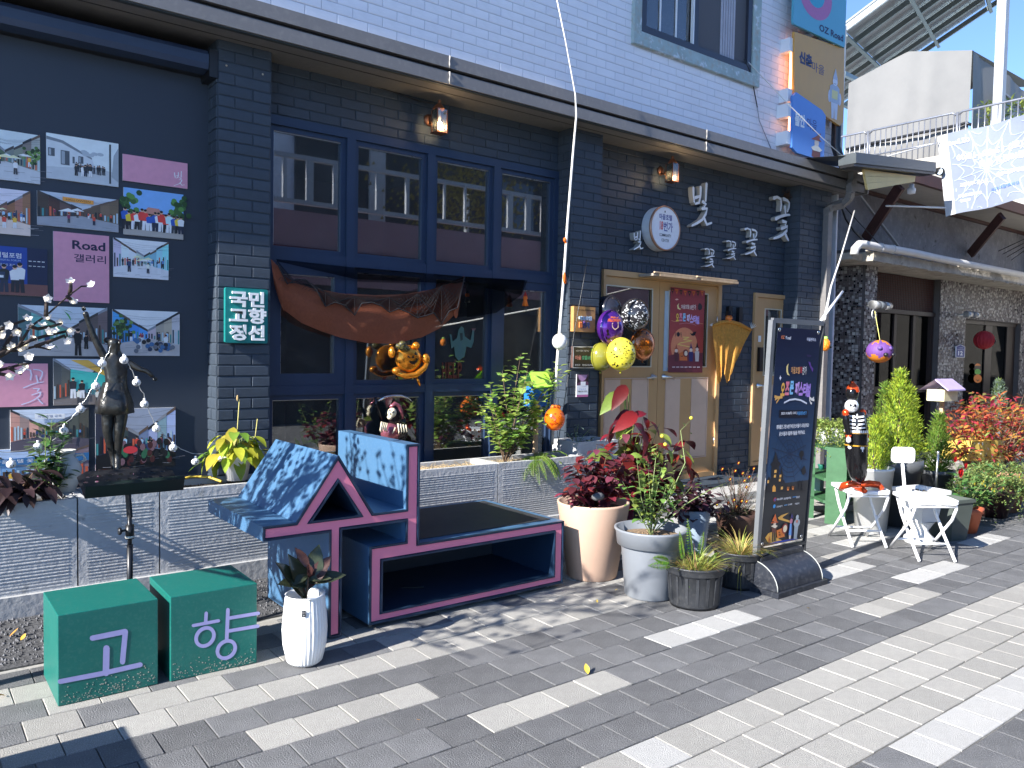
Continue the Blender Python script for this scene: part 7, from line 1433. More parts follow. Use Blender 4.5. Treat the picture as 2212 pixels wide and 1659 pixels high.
for (a, c, m_, z0) in ((k2b+.24, xm-.24, mat('white_paper_notice', (.62, .64, .66), .6), .9), (xm+.2, d2b-.5, mat('dark_notice', (.10, .12, .16), .5), .9)): b = MB(); b.box(a, c, 5.608, 5.612, z0, 1.62, m_); b.build('door_notice', o2)
# eave: soffit, beams, struts
ZE = 3.65; b = MB(); b.box(9.9, 22, 4.96, 5.66, ZE, ZE+.05, M_sof); b.build('soffit', nb)
b = MB(); b.box(10.0, 22, 4.90, 4.96, ZE-.02, ZE+.13, M_rust); b.box(9.3, 22, 5.60, 5.655, ZE-.045, ZE-.002, M_rust); b.build('eave_beam', nb)
b = MB(); b.box(10.1, 22, 5.0, 9, ZE+.06, ZE+.16, M_old); b.build('roof_slab', nb)
for (t0, t1, w_) in ((zR(345, 1560), zR(572, 1215), .13), (zR(1030, 1659), zR(1238, 1410), .13)):
    p1 = PY(*t1, 4.98); p0 = PX(*t0, p1.x); b = MB(); b.bar(PY(*t0, 5.62), p1, w_, .05, M_rust, up=(1, 0, 0)); b.build('steel_strut', nb)
b = MB(); b.bar(PY(*zR(300, 1270), 5.5), PY(*zR(575, 1630), 5.6), .045, .02, mat('pale_galvanised_angle', (.45, .44, .42), .6), up=(1, 0, 0)); b.build('brace', nb)
b = MB(); [b.tube([PY(*zR(x, y), 5.45) for x, y in L_], r_, M_black, 5) for L_, r_ in (([(185, 1345), (215, 1430), (270, 1510), (320, 1560)], .012), ([(190, 1330), (290, 1440), (430, 1590)], .007))]; b.build('hanging_cable', nb)
b = MB(); 
for k in range(4): p = PY(*zN(985+k*20, 105+k*14), 5.60); q = PY(*zN(1104, 50+k*18), 5.2); b.tube([p, q], .006, M_black, 5)
b.build('drying_rail', nb)
# PVC pipe across the slab
b = MB(); mp = mat('pale_grey_pvc', (.55, .54, .52), .4, var=.08); pts = [PY(*zN(*q), 4.93) for q in ((312, 122), (316, 95), (335, 74), (365, 75), (430, 88), (500, 98), (600, 116), (700, 138), (850, 168), (1104, 218))]; b.tube(pts, .048, mp, 14); [b.tube([pts[4].lerp(pts[5], k), pts[4].lerp(pts[5], k+.12)], .054, mp, 14) for k in (0., .8)]; b.build('drain_pipe', nb)
# side bits between the houses: rear beige door, blue poster panel
b = MB(); b.box(8.96, XN0, 7.0, 7.1, 0, 2.7, mat('beige_side_wall', (.42, .31, .19), .7)); b.box(9.15, 9.55, 6.96, 7.0, 0.1, 1.5, M_bglass); b.box(9.1, XN0, 6.6, 7.0, 1.72, 1.76, M_old); b.box(9.0, XN0, 6.95, 7.0, 1.76, 3.4, M_ccr); b.build('side_passage_wall', nb)
q0, q1 = PY(*zP(352, 515), 6.6), PY(*zP(450, 945), 6.6); t = thing('blue_poster', 'faded blue poster panel in the gap between the two houses', 'poster', (q0.x, 6.6, q1.z)); b = MB(); b.box(q0.x-.15, q1.x+.2, 6.6, 6.63, q1.z-.4, q0.z+.25, mat('pale_panel_paint', (.50, .53, .58), .6)); b.build('panel', t)
A = Art(lambda u, v, d: Vector((q0.x+(q1.x-q0.x)*u, 6.6-d, q1.z+(q0.z-q1.z)*v))); A.rect(0, 0, 1, 1, '6f9fce', 0); A.rect(0, 0, 1, .18, '4a3d78', 1); A.poly([(.2, .35), (.7, .2), (.9, .3), (.4, .5)], '5fa87a', 2); A.poly([(.5, .6), (.9, .5), (.95, .68), (.6, .76)], 'd98a5a', 2); A.circ(.55, .88, .2, .06, 'e8eef4', 2, 12); A.build('printed_face', t)
# house number plate
q0, q1 = PY(*zN(788, 540), 5.47), PY(*zN(828, 602), 5.47); t = thing('house_number', 'small blue house number plate 12 on the second tiled pillar', 'sign', ((q0.x+q1.x)/2, 5.49, q1.z)); W_, H_ = q1.x-q0.x, q0.z-q1.z; b = MB(); P5 = [(0, 0), (1, 0), (1, .85), (.5, 1), (0, .85)]; f5 = lambda u, v, d: Vector((q0.x+W_*u, 5.47+d, q1.z+H_*v)); b.prism(P5, f5, 0, .01, mat('white_plate_edge', (.7, .72, .75), .4)); b.build('plate', t)
A = Art(lambda u, v, d: f5(u, v, -d)); A.poly([(.06, .04), (.94, .04), (.94, .82), (.5, .95), (.06, .82)], '1e3a8a', 0); A.text('12', .5, .33, .34, 'e8ecf4', 2, .5, .03); A.text('고한길', .5, .75, .10, 'cfd8ec', 2, .5); A.line([(.12, .6), (.88, .6)], .02, 'cfd8ec', 2, False); A.build('plate_lettering', t)
# cylinder floodlights
def spot(px, py, Y, L_, label):
    c = PY(px, py, Y); t = thing('cylinder_lamp', label, 'lamp', c, 'cylindrical up and down lamps on the tiled pillars'); b = MB(); mg = mat('smoky_clear_cylinder', (.5, .5, .48), .25, metal=.4); b.tube([c, c+Vector((L_*.35, 0, 0))], .052, mg, 18); b.tube([c+Vector((L_*.35, 0, 0)), c+Vector((L_*.65, 0, 0))], .055, mat('grey_lamp_body', (.12, .13, .14), .5), 18); b.tube([c+Vector((L_*.65, 0, 0)), c+Vector((L_, 0, 0))], .052, mg, 18); b.build('lamp_body', t)
    b = MB(); b.tube([c+Vector((L_/2, 0, 0)), c+Vector((L_/2-.05, .35, 0))], .012, M_chrome, 8); b.build('bracket', t); b = MB(); b.lathe([(.05, 0), (.02, -.004), (0, -.004)], c-Vector((.001, 0, 0)), M_chrome, 18, axis=(1, 0, 0)); b.build('lens', t)
spot(*zN(395, 355), 5.05, .42, 'cylindrical lamp on the first tiled pillar, above the round paper lantern'); spot(*zN(835, 400), 5.3, .40, 'cylindrical lamp over the brown double door')

# ================================================================== LEAN-TO, TERRACE, TENT, SOLAR CANOPY
lt = thing('porch_roof', 'small grey edged porch roof with a yellow timber underside between the two houses', 'roof', (10.2, 4.9, 3.7))
ws = mat('yellow_pine_boards', (.78, .60, .26), .5, var=.08, scale=5); YL_ = 4.6; a0, a1, a2, a3 = PY(*zR(335, 1105), YL_), PY(*zR(672, 1150), YL_), PY(*zR(668, 1188), YL_-.0), PY(*zR(362, 1242), YL_)
b = MB(); g0_, g1_ = PY(*zR(225, 1040), YL_), PY(*zR(750, 1100), YL_); b.bar(g0_, g1_, .20, .11, mat('dark_grey_gutter', (.07, .08, .085), .35), up=(0, 0, 1)); b.build('gutter', lt); b = MB(); b.bar(g0_+Vector((0, 0, -.07)), g1_+Vector((0, 0, -.07)), .16, .03, M_black); b.build('gutter_groove', lt)
for k in range(3):
    f0, f1 = k/3, (k+.96)/3; P = [a0.lerp(a3, f0), a1.lerp(a2, f0), a1.lerp(a2, f1), a0.lerp(a3, f1)]; b = MB(); b.add(P+[p+Vector((0, .03, .01)) for p in P], [(3, 2, 1, 0), (4, 5, 6, 7), (0, 1, 5, 4), (1, 2, 6, 5), (2, 3, 7, 6), (3, 0, 4, 7)], ws); b.build('pine_board', lt)
b = MB(); b.add([g1_+Vector((0, 0, .04)), g1_+Vector((.05, .5, .04)), g0_+Vector((-.4, .6, .04)), g0_+Vector((0, 0, .04))], [(0, 1, 2, 3)], mat('dark_grey_gutter', (.07, .08, .085), .35)); b.build('roof_sheet', lt)
for (x, y) in ((765, 1105), (828, 1120)): c = PY(*zR(x, y), 4.7); b = MB(); b.tube([c, c+Vector((.12, .03, .02))], .05, M_black, 14); b.disc(c-Vector((.002, 0, 0)), .042, mat('floodlight_lens', (.35, .42, .5), .15), 16, n=(-1, 0, 0)); b.build('floodlight', label='black spotlight '+('left' if x < 800 else 'right')+' of the pair under the porch roof end', cat='lamp', group='black spotlights by the porch roof')
c = PY(*zR(645, 1235), 4.8); b = MB(); b.lathe([(0, .06), (.028, .06), (.03, .02), (.05, .0), (.045, -.055), (.03, -.06), (0, -.06)], c, M_white_pl, 18); b.build('bulb_fitting', label='white bulb fitting hanging under the porch boards', cat='lamp')
tr_ = thing('roof_terrace', 'roof terrace behind the tiled house with a galvanised railing', 'terrace', (16.5, 7, 0)); b = MB(); b.box(16, 30, 3.0, 16, 0, 5.05, mat('pale_wall', (.3, .29, .27), .8, wear=((.25, .22, .19), .6, 3))); b.box(15.85, 30, 2.9, 16, 5.05, 5.28, M_old); b.build('wall', tr_)
M_gal = mat('galvanised_rail', (.26, .27, .30), .35, metal=.6, var=.08); ZR0, ZR1, ZRm = 5.30, 6.07, 5.56; b = MB()
ys = [9.95, 8.68, 6.93, 5.18, 3.43]
for i in range(4): b.tube([(16, ys[i]-.03, ZR1-.05), (16, ys[i]-.09, ZR1), (16, ys[i+1]+.09, ZR1), (16, ys[i+1]+.03, ZR1-.05)], .022, M_gal, 8); b.tube([(16, ys[i], ZRm), (16, ys[i+1], ZRm)], .017, M_gal, 8)
b.build('rail', tr_)
for y in ys: b = MB(); b.tube([(16, y, ZR0-.1), (16, y, ZR1)], .028, M_gal, 8); b.build('rail_post', tr_)
bal = MB(); bal.tube([(0, 0, ZR0-.05-ZRm), (0, 0, ZR1-ZRm)], .0105, M_gal, 6); bme = bal.mesh('baluster'); y = ys[0]-.11
while y > ys[-1]: 
    put('baluster', bme, tr_, (16, y, ZRm)); y -= .1095
M_tent = mat('grey_tarpaulin', (.15, .147, .14), .6, var=.08, scale=2, wear=((.14, .137, .13), .6, 1.2)); tt = thing('tent', 'big grey tarpaulin covered shed on the roof terrace', 'tent', (19, 8.4, 5.3))
XT = 17.0; pr_ = [PX(*zR(x, y), XT) for x, y in ((235, 545), (625, 335), (1035, 328))]; yA, yB = pr_[0].y, pr_[2].y-.02
def tw(v, k): return .05*sin(v*1.9+k*.6)+.012*sin(v*7.3+k*2+sin(v*3))
b = MB(); n = 40; V_ = []
for i in range(n+1):
    y = yA+(yB-yA)*i/n; zt_ = pr_[0].z+(pr_[1].z-pr_[0].z)*min(1, (y-yA)/(pr_[1].y-yA)) if y > pr_[1].y else pr_[1].z+(pr_[2].z-pr_[1].z)*(y-pr_[1].y)/(pr_[2].y-pr_[1].y)
    for j in range(7): z = 5.25+(zt_-5.25)*j/6; V_.append((XT+tw(y*1.3, j*.25)*(1-j/9), y, z))
b.add(V_, [(7*i+j, 7*i+j+1, 7*i+j+8, 7*i+j+7) for i in range(n) for j in range(6)], M_tent, True)
top = [V_[7*i+6] for i in range(n+1)]; b.add(top+[(x+3.4, y, z) for x, y, z in top], [(i, i+1, n+2+i, n+1+i) for i in range(n)], M_tent, True)
V2 = []; zc_2 = top[-1][2]
for i in range(n+1):
    x = XT+4.6*i/n
    for j in range(7): z = 5.25+(zc_2-.35*i/n-5.25)*j/6; V2.append((x, yB+tw(x*1.7, j*.3)*.8, z))
b.add(V2, [(7*i+j, 7*i+j+7, 7*i+j+8, 7*i+j+1) for i in range(n) for j in range(6)], M_tent, True); b.build('tarpaulin', tt)
b = MB(); b.box(18.2, 19.6, yB-.08, yB-.04, 5.3, 6.9, mat('tent_door_sheet', (.20, .21, .22), .6)); b.tube([(18.2, yB-.1, 5.3), (18.2, yB-.1, 6.95), (19.6, yB-.1, 6.8)], .03, M_gal, 6); b.build('tent_door', tt)
b = MB(); b.tube([PX(*zR(*q), 16.9) for q in ((220, 975), (350, 942), (500, 912), (700, 868), (850, 838), (960, 815), (1000, 802), (1035, 815))], .03, M_black, 6); b.build('black_hose', label='thick black hose lying along the foot of the grey tent', cat='hose')
# solar canopy: defined on one sloping plane
so_ = thing('solar_canopy', 'large sloping solar panel canopy on white steel posts above the terrace', 'canopy', (20, 8, 0)); 
S0 = PX(*zR(205, 245), 17.5); S1 = PX(*zR(590, 0), 17.5); 
K0 = PX(*zR(190, 300), 19.0); e1 = PX(*zR(590, 5), 19.0)-K0; e1.normalize(); K3 = PX(*zR(380, 465), 23.0); e2 = (K3-K0); L2_ = e2.length; e2.normalize(); nS = e1.cross(e2).normalized()
if nS.z > 0: nS = -nS
M_pv = mat('grey_pv_underside', (.30, .32, .34), .35, var=.08, scale=2); M_pvf = mat('pale_panel_frame', (.55, .56, .57), .35, metal=.5); M_pvl = mat('cell_line', (.38, .40, .42), .5); LL = 9.0; nu, nv = 6, 4
for i in range(nu):
    for j in range(-1, nv):
        a0_ = K0+e1*(LL*i/nu-1.2)+e2*(L2_*j/3+.0); da = e1*(LL/nu-.03); db = e2*(L2_/3-.03); b = MB(); P = [a0_, a0_+da, a0_+da+db, a0_+db]; b.add(P+[p-nS*.04 for p in P], [(0, 1, 2, 3), (7, 6, 5, 4), (0, 4, 5, 1), (1, 5, 6, 2), (2, 6, 7, 3), (3, 7, 4, 0)], M_pv); o = b.build('solar_panel', so_)
        g_ = MB(); [g_.bar(a0_+da*t_+nS*.006, a0_+da*t_+db+nS*.006, .012, .004, M_pvl, up=nS) for t_ in (.25, .5, .75)]; [g_.bar(a0_+db*t_+nS*.008, a0_+db*t_+da+nS*.008, .012, .004, M_pvl, up=nS) for t_ in (.33, .67)]; g_.build('cell_grid', o)
M_gst = mat('grey_steel_purlin', (.16, .19, .19), .5, metal=.3)
for j in range(-1, nv+1): b = MB(); p = K0+e2*(L2_*j/3)+e1*-1.3+nS*.10; b.bar(p, p+e1*(LL+.3), .10, .12, M_gst if j > -1 else M_pvf, up=nS); b.build('purlin', so_)
for i in range(nu+1): b = MB(); p = K0+e1*(LL*i/nu-1.2)+e2*(-L2_/3)+nS*.22; b.bar(p, p+e2*(L2_*5/3), .08, .10, M_gst, up=nS); b.build('rafter', so_)
M_wst = mat('white_steel_post', (.32, .33, .34), .4)
b = MB(); X_p = 16.6; p0 = PX(*zR(1212, 790), X_p); b.box(X_p-.08, X_p+.08, p0.y-.08, p0.y+.08, 5.28, 11, M_wst); b.build('post', so_)
b = MB(); X_p = 17.2; p0 = PX(*zR(155, 900), X_p); b.box(X_p-.1, X_p+.1, p0.y-.1, p0.y+.1, 4, PX(*zR(155, 610), X_p).z+1.5, M_wst); b.build('post', so_)
b = MB(); b.bar(PX(*zR(200, 480), 18), PX(*zR(290, 522), 20), .1, .1, M_gst); b.build('beam', so_)
c = PX(*zR(1300, 740), 17.2); t = thing('terrace_plant', 'spiky yellow green potted plant on the terrace, right of the white post', 'plant', Vector((17.2, c.y, 5.3))); b = MB(); r = random.Random(7)
b.lathe([(0, 0), (.2, 0), (.25, .35), (0, .35)], (17.2, c.y, 5.3), M_dgp, 12); b.build('pot', t); b = MB()
for i in range(500): p = Vector((17.2+r.uniform(-.4, .4), c.y+r.uniform(-.5, .5), 5.5+r.random()**.7*.9)); b.leaf(p, rdir(r, -.2, 1), UPV, .16, .05, L_sed, .2, .2, 2)
b.build('foliage', t, kind='stuff')

# ================================================================== STREET BANNER (seen from its back) AND ROPES
XBn = 10.5; bn = thing('street_banner', 'pale blue spider web festival banner hung across the street, seen reversed', 'banner', (XBn, 4.6, 3.2))
B0, B1, B2, B3 = [PX(*zR(*q), XBn) for q in ((815, 895), (870, 1415), (1800, 1205), (1800, 650))]       # TL, BL, BR, TR
bnf = lambda u, v, d: (B1.lerp(B2, u)).lerp(B0.lerp(B3, u), v)+Vector((-d+.025*sin(u*9+v*4)*sin(pi*min(u*1.2, 1)), 0, .01*sin(u*14)))
b = MB(); G = 20; b.add([bnf(i/G, j/G, 0) for j in range(G+1) for i in range(G+1)], [(j*(G+1)+i, j*(G+1)+i+1, (j+1)*(G+1)+i+1, (j+1)*(G+1)+i) for j in range(G) for i in range(G)], mat('pale_blue_banner_cloth', (.30, .34, .44), .7, var=.05, trans=.45), True); b.build('banner_cloth', bn)
A = Art(bnf, 3e-3); A.asp = 1.6; A.rect(0, 0, .075, 1, 'd8d8d8', 0, 6); wc = 'b4c0da'
cx, cy_ = .34, .47
for k in range(14): a = 2*pi*k/14+.15; ex, ey = cx+.6*cos(a), cy_+.9*sin(a); t_ = min([1]+[(1-cx)/(ex-cx)] if ex > 1 else [1]); sc_1 = 1; 
for k in range(14):
    a = 2*pi*k/14+.15; m_ = 1.; 
    while m_ > .05 and not (.085 < cx+.55*m_*cos(a) < .99 and .01 < cy_+1.0*m_*sin(a) < .99): m_ -= .02
    n_ = 6; A.line([(cx+.55*m_*cos(a)*q/n_, cy_+1.0*m_*sin(a)*q/n_) for q in range(n_+1)], .008, wc, 1, False)
for q in (.12, .22, .34, .48, .64):
    for k in range(14):
        a0_, a1_ = 2*pi*k/14+.15, 2*pi*(k+1)/14+.15; P = []
        for s_ in range(7):
            f = s_/6; rr = q*(1-.22*sin(pi*f)); x, y = cx+rr*((1-f)*cos(a0_)+f*cos(a1_)), cy_+rr*1.75*((1-f)*sin(a0_)+f*sin(a1_)); P.append((x, y))
        for s_ in range(6):
            if all(.085 < p[0] < .99 and .01 < p[1] < .99 for p in P[s_:s_+2]): A.line(P[s_:s_+2], .007, wc, 1, False)
def btext(s, x, y, h, w, c='f2f4f8'):      # reversed because the cloth is seen from behind
    vs_, fs_, _ = glyphs(s, .02); A.put([(x-(px_-.5)*w, y+(py_-.5)*h) for px_, py_ in vs_], fs_, c, 2)
btext('(토) 13:00~18:00', .36, .66, .10, .46); btext('마을호텔18번가 골목', .52, .54, .09, .46); btext('OZ Road', .16, .87, .06, .15); btext('코스튬 퍼레이드', .24, .33, .05, .22); btext('오즈문 페스티벌', .52, .36, .05, .22); btext('주최 국토교통부', .20, .20, .04, .18); btext('강원특별자치도', .46, .20, .04, .20, '5a7fc0'); btext('정선군', .16, .14, .035, .08)
A.build('banner_print', bn, m=print_mat('banner_back_print', .6, trans=.3))
def rope(name, label, pts, r_, m=None, cat='rope'): b = MB(); b.tube(pts, r_, m or M_rope, 6); return b.build(name, label=label, cat=cat)
cor = PY(*q(1710, 570, 4.9).to_2d(), 4.9) if False else PY((2900+1710*.2712)*.5486, (500+570*.2712)*.5486, 4.88)
rope('rope', 'thin white rope from the banner corner to the shop gutter', [cor, cor.lerp(B0, .5)-UPV*.03, PX(*zR(830, 930), XBn)], .008); rope('rope', 'white rope from the lower banner corner to the steel strut', [PX(*zR(868, 1358), XBn), PY(*zR(650, 1350), 4.95), PY(*zR(480, 1345), 4.98)], .012)
zT = lambda a, b: (1316.6+a*.248, b*.248); 
rope('rope', 'thin white line crossing in front of the blue panel sign down to the gutter end', [PY(*zT(1200, 530), YP-.01), PY(*zT(1530, 880), 4.98), PY(*zT(1860, 1210), 4.93), cor], .005)
zM = lambda a, b: (1729.+a*.14878, 603.+b*.14878-1.)
rope('rope', 'white rope running down from the gutter end to the banner stand corner', [cor-Vector((-.04, 0, .5)), PY(1815, 560, 4.5), PY(1795, 620, 3.8), PY(1781, 690, 2.95)], .009)
bz = lambda a, b: ((2000+a*.3617)*.5486, (1000+b*.3617)*.5486)
tp = thing('tied_pole', 'slender white pole leaning on the middle pier, tied with orange tags', 'pole', PY(1196, 960, 4.95)); P = [PY(1203, 0, 4.82), PY(1222, 90, 4.82), PY(1243, 205, 4.83), PY(1245, 250, 4.84), PY(1238, 330, 4.88), PY(1226, 480, 4.92), PY(1218, 600, 4.95), PY(1210, 700, 4.97), PY(1203, 790, 4.98), PY(1193, 960, 5.0)]; b = MB(); b.tube(P, [.004, .005, .006, .008, .009, .010, .011, .012, .012, .012], M_rope, 8); b.build('pole_shaft', tp)
MO = mat('orange_ribbon', (.80, .16, .01), .5, var=.2, scale=60, trans=.2)
for (x, y, h_) in ((1219, 600, .095), (1220, 518, .04)): b = MB(); c = PY(x, y, 4.93); b.ell(c, (.014, .012, h_/2), MO, 8, 8); b.ell(c+Vector((.012, 0, -.02)), (.012, .010, h_/3), MO, 6, 6); b.build('orange_tag', tp)
c = PY(1209, 738, 4.93); t = thing('ball_lamp', 'frosted white ball lamp tied to the slender white pole by the pier', 'lamp', c); b = MB(); b.ell(c, (.064, .06, .066), mat('frosted_white_globe', (.82, .82, .80), .35, var=.04, trans=.1), 24, 16); b.build('globe', t); b = MB(); b.lathe([(.03, .045), (.035, .055), (.012, .07), (0, .07)], c, mat('globe_cap', (.5, .48, .4), .5), 12); b.build('cap', t)
A = Art(lambda u, v, d: c+Vector((-.35+u, -1, v)).normalized()*(.0665+d), 6e-4); r = random.Random(5)
for k in range(22): A.circ(r.uniform(-.1, .7), r.uniform(-.5, .4), .03+.04*r.random(), .03, 'b9b9b9', 1, 6)
A.build('print', t)
rope('power_cable', 'thin black cable dangling beside the slender white pole', [PY(1268, 560, 5.17), PY(1262, 600, 5.15), PY(1240, 720, 5.12), PY(1225, 830, 5.1), PY(1205, 960, 5.05)], .0035, M_black, 'cable')

# ================================================================== HALLOWEEN THINGS ON THE SHOP
zW = lambda a, b: ((1000+a*.6629)*.5486, (900+b*.6629)*.5486)
YW = YB-.09
def cloth_strip(top, bot, m, n=48, rows=10, Y=YW, amp=.007):
    def ev(L_, t_): 
        k = t_*(len(L_)-1); i = min(int(k), len(L_)-2); f = k-i; a, b_ = L_[i], L_[i+1]; return (a[0]+(b_[0]-a[0])*f, a[1]+(b_[1]-a[1])*f)
    V_ = []
    for i in range(n+1):
        a, b_ = ev(top, i/n), ev(bot, i/n)
        for j in range(rows+1): f = j/rows; V_.append(PY(*zW(a[0]+(b_[0]-a[0])*f, a[1]+(b_[1]-a[1])*f), Y-amp*sin(i*.55+f*3)*(.3+f)-.03*sin(pi*f)))
    return V_, [((rows+1)*i+j, (rows+1)*i+j+1, (rows+1)*(i+1)+j+1, (rows+1)*(i+1)+j) for i in range(n) for j in range(rows)]
M_gz = mat('orange_gauze', (.36, .105, .05), .9, var=.14, scale=60, bump=.2, bscale=180, trans=.25)
M_gz.node_tree.nodes['Principled BSDF'].inputs['Alpha'].default_value = .8; t = thing('orange_drape', 'sagging rust orange gauze swag across the middle window row', 'cloth', PY(*zW(110, 200), YW)); b = MB(); V_, F_ = cloth_strip([(105, 200), (190, 290), (330, 350), (520, 385), (720, 395), (900, 390), (1060, 360), (1180, 320), (1250, 280)], [(175, 480), (280, 560), (400, 610), (520, 650), (680, 680), (830, 685), (1000, 645), (1110, 590), (1215, 490)], M_gz); b.add(V_, F_, M_gz, True); b.build('gauze', t)
b = MB(); V_, F_ = cloth_strip([(100, 180), (130, 210), (160, 240)], [(120, 330), (150, 430), (180, 495)], M_gz, 8, 8, YW-.02); b.add(V_, F_, M_gz, True); p = PY(*zW(1200, 480), YW-.03); b.ell(p-UPV*.02, (.02, .015, .05), M_gz, 8, 8); b.build('gathered_end', t)
wl = thing('web_lace', 'black spider web lace with a scalloped hem over the orange swag', 'cloth', PY(*zW(180, 190), YW-.05)); M_lace = mat('black_lace', (.012, .010, .012), .7); b = MB()
hem = [(135, 200), (200, 330), (250, 300), (310, 305), (370, 360), (425, 462), (480, 438), (540, 455), (598, 515), (640, 445), (700, 438), (760, 460), (805, 497), (860, 475), (920, 500), (970, 530), (1030, 515), (1070, 500), (1115, 565), (1160, 490), (1210, 470), (1250, 290)]
topl = [(135, 185), (250, 320), (420, 372), (600, 398), (800, 405), (1000, 380), (1250, 283)]
YLc = YW-.055; b.tube([PY(*zW(*p), YLc) for p in hem], .005, M_lace, 5)
def ptop(x): 
    for i in range(len(topl)-1):
        if topl[i][0] <= x <= topl[i+1][0]: f = (x-topl[i][0])/(topl[i+1][0]-topl[i][0]); return topl[i][1]+(topl[i+1][1]-topl[i][1])*f
    return 283
def phem(x):
    for i in range(len(hem)-1):
        if hem[i][0] <= x <= hem[i+1][0]: f = (x-hem[i][0])/(hem[i+1][0]-hem[i][0]); return hem[i][1]+(hem[i+1][1]-hem[i][1])*f
    return 300
b.build('hem', wl); b = MB()
for (cx_, half) in ((250, 80), (425, 110), (598, 110), (805, 120), (970, 90), (1115, 110)):
    for k in range(9): a = pi*(k+.5)/9; x = min(max(cx_+half*1.5*cos(a), 140), 1248); b.tube([PY(*zW(cx_, ptop(cx_)+4), YLc), PY(*zW(x, phem(x)), YLc)], .0017, M_lace, 3, False)
    for q in range(1, 8):
        P = []
        for k in range(13): a = pi*k/12; x = min(max(cx_+half*1.5*cos(a)*q/8, 140), 1248); y0 = ptop(cx_)+4; y = y0+(phem(x)-y0)*q/8*max(.25, sin(a)); P.append(PY(*zW(x, max(y, ptop(x))), YLc))
        b.tube(P, .0015, M_lace, 3, False)
b.build('web_threads', wl, kind='stuff'); b = MB(); V_ = [PY(*zW(x, ptop(x)+(phem(x)-ptop(x))*j/2), YLc+.004) for x in [137+i*11.12 for i in range(101)] for j in range(3)]; b.add(V_, [(3*i+j, 3*i+j+1, 3*i+j+4, 3*i+j+3) for i in range(100) for j in range(2)], glass_mat('black_lace_net', (.42, .40, .42), .0, .0, .02), True); b.build('lace_net', wl)
b = MB(); V_, F_ = cloth_strip([(130, 180), (600, 232), (1260, 285), (1610, 305)], [(140, 195), (600, 300), (1260, 330), (1590, 395)], M_lace, 30, 3, YW-.0, .004); 
M_net = glass_mat('black_sheer_net', (.25, .25, .27), .0, .0, .02); b.add(V_, F_, M_net, True)
V_, F_ = cloth_strip([(1255, 285), (1440, 298), (1625, 308)], [(1265, 530), (1440, 500), (1590, 395)], M_net, 14, 6, YW-.0, .004); b.add(V_, F_, M_net, True); b.build('sheer_net', wl)
def doll(x, y, s, label, dark):
    c = PY(x, y, YB-.10); t = thing('hanging_doll', label, 'ornament', c-UPV*.05*s, 'little hanging halloween dolls'); b = MB(); b.ell(c, (.018*s, .017*s, .019*s), MO, 10, 8); b.build('head', t); b = MB(); b.lathe([(.012*s, 0), (.024*s, -.045*s), (.0, -.045*s)], c-UPV*.014*s, M_black if dark else MO, 12); b.build('body', t)
    b = MB(); [b.tube([c+Vector((k*.008*s, 0, -.055*s)), c+Vector((k*.010*s, 0, -.095*s))], .003*s, M_black, 5) for k in (-1, 1)]; b.build('legs', t); b = MB(); b.lathe([(.02*s, .014*s), (.012*s, .02*s), (0, .05*s)], c, M_black if dark else mat('red_felt', (.4, .02, .01), .7), 10); b.tube([c+UPV*.05*s, c+UPV*.14*s], .0012, M_black, 4); b.build('hat', t)
doll(*zW(1268, 395), 1.0, 'small doll with an orange head and black body, at the swag corner', True); doll(*zW(1612, 412), 1.15, 'small all orange cape doll hanging in the right window', False)
# foil pumpkin teddy balloon
MFo = mat('orange_foil', (.85, .30, .03), .18, metal=.75, var=.12, scale=8, bump=.5, bscale=18); b0 = PY(*zW(925, 770), YB-.14)
t = thing('pumpkin_balloon', 'orange foil pumpkin bear balloon in a black witch hat at the window', 'balloon', b0-UPV*.15); s_ = 6.1/FPX; z_ = lambda a, b_, dy=0: PY(*zW(a, b_), YB-.14+dy); k_ = .6629*.5486*s_
b = MB(); b.ell(z_(920, 775), (88*k_, .045, 82*k_), MFo, 24, 16, Matrix.Rotation(.15, 3, 'Y')); b.build('head', t)
for (x, y, rx, rz, n_) in ((818, 735, 20, 34, 'ear'), (962, 695, 24, 22, 'ear'), (845, 845, 26, 22, 'paw'), (1020, 775, 26, 36, 'paw')): b = MB(); b.ell(z_(x, y, -.02), (rx*k_, .03, rz*k_), MFo, 12, 10); b.build(n_, t)
b = MB(); b.tube([z_(840, 850, -.02), z_(900, 878, -.03), z_(960, 870, -.03), z_(1010, 830, -.03), z_(1035, 780, -.02)], [.02, .022, .024, .024, .018], MFo, 12); b.build('rolled_arm', t)
b = MB(); b.tube([z_(965, 880), z_(975, 905), z_(985, 935)], [.004, .012, .008], MFo, 8); b.build('inflation_tail', t)
b = MB(); mh = mat('black_spangled_hat', (.015, .015, .012), .35, speck=((.6, .5, .1), .6, 160)); b.ell(z_(885, 705, -.03), (50*k_, .03, 22*k_), mh, 14, 8, Matrix.Rotation(.25, 3, 'Y')); b.ell(z_(882, 690, -.035), (26*k_, .025, 24*k_), mh, 12, 8); b.build('witch_hat', t)
c = z_(925, 775); A = Art(lambda u, v, d: c+Vector((u*80*k_, -sqrt(max(.02, 1-u*u-v*v))*.046-d-.001, v*78*k_)), 6e-4)
for p in ([(-.42, .30), (-.18, .12), (-.42, .12)], [(.15, .36), (.30, .58), (.42, .30)], [(-.1, .12), (.02, .28), (.12, .14), (.02, .05)], [(-.3, -.10), (-.1, -.16), (.2, -.12), (.45, .12), (.40, -.2), (.15, -.40), (-.1, -.36), (-.25, -.25)]): A.poly(p, '120a06', 1)
A.build('face', t)
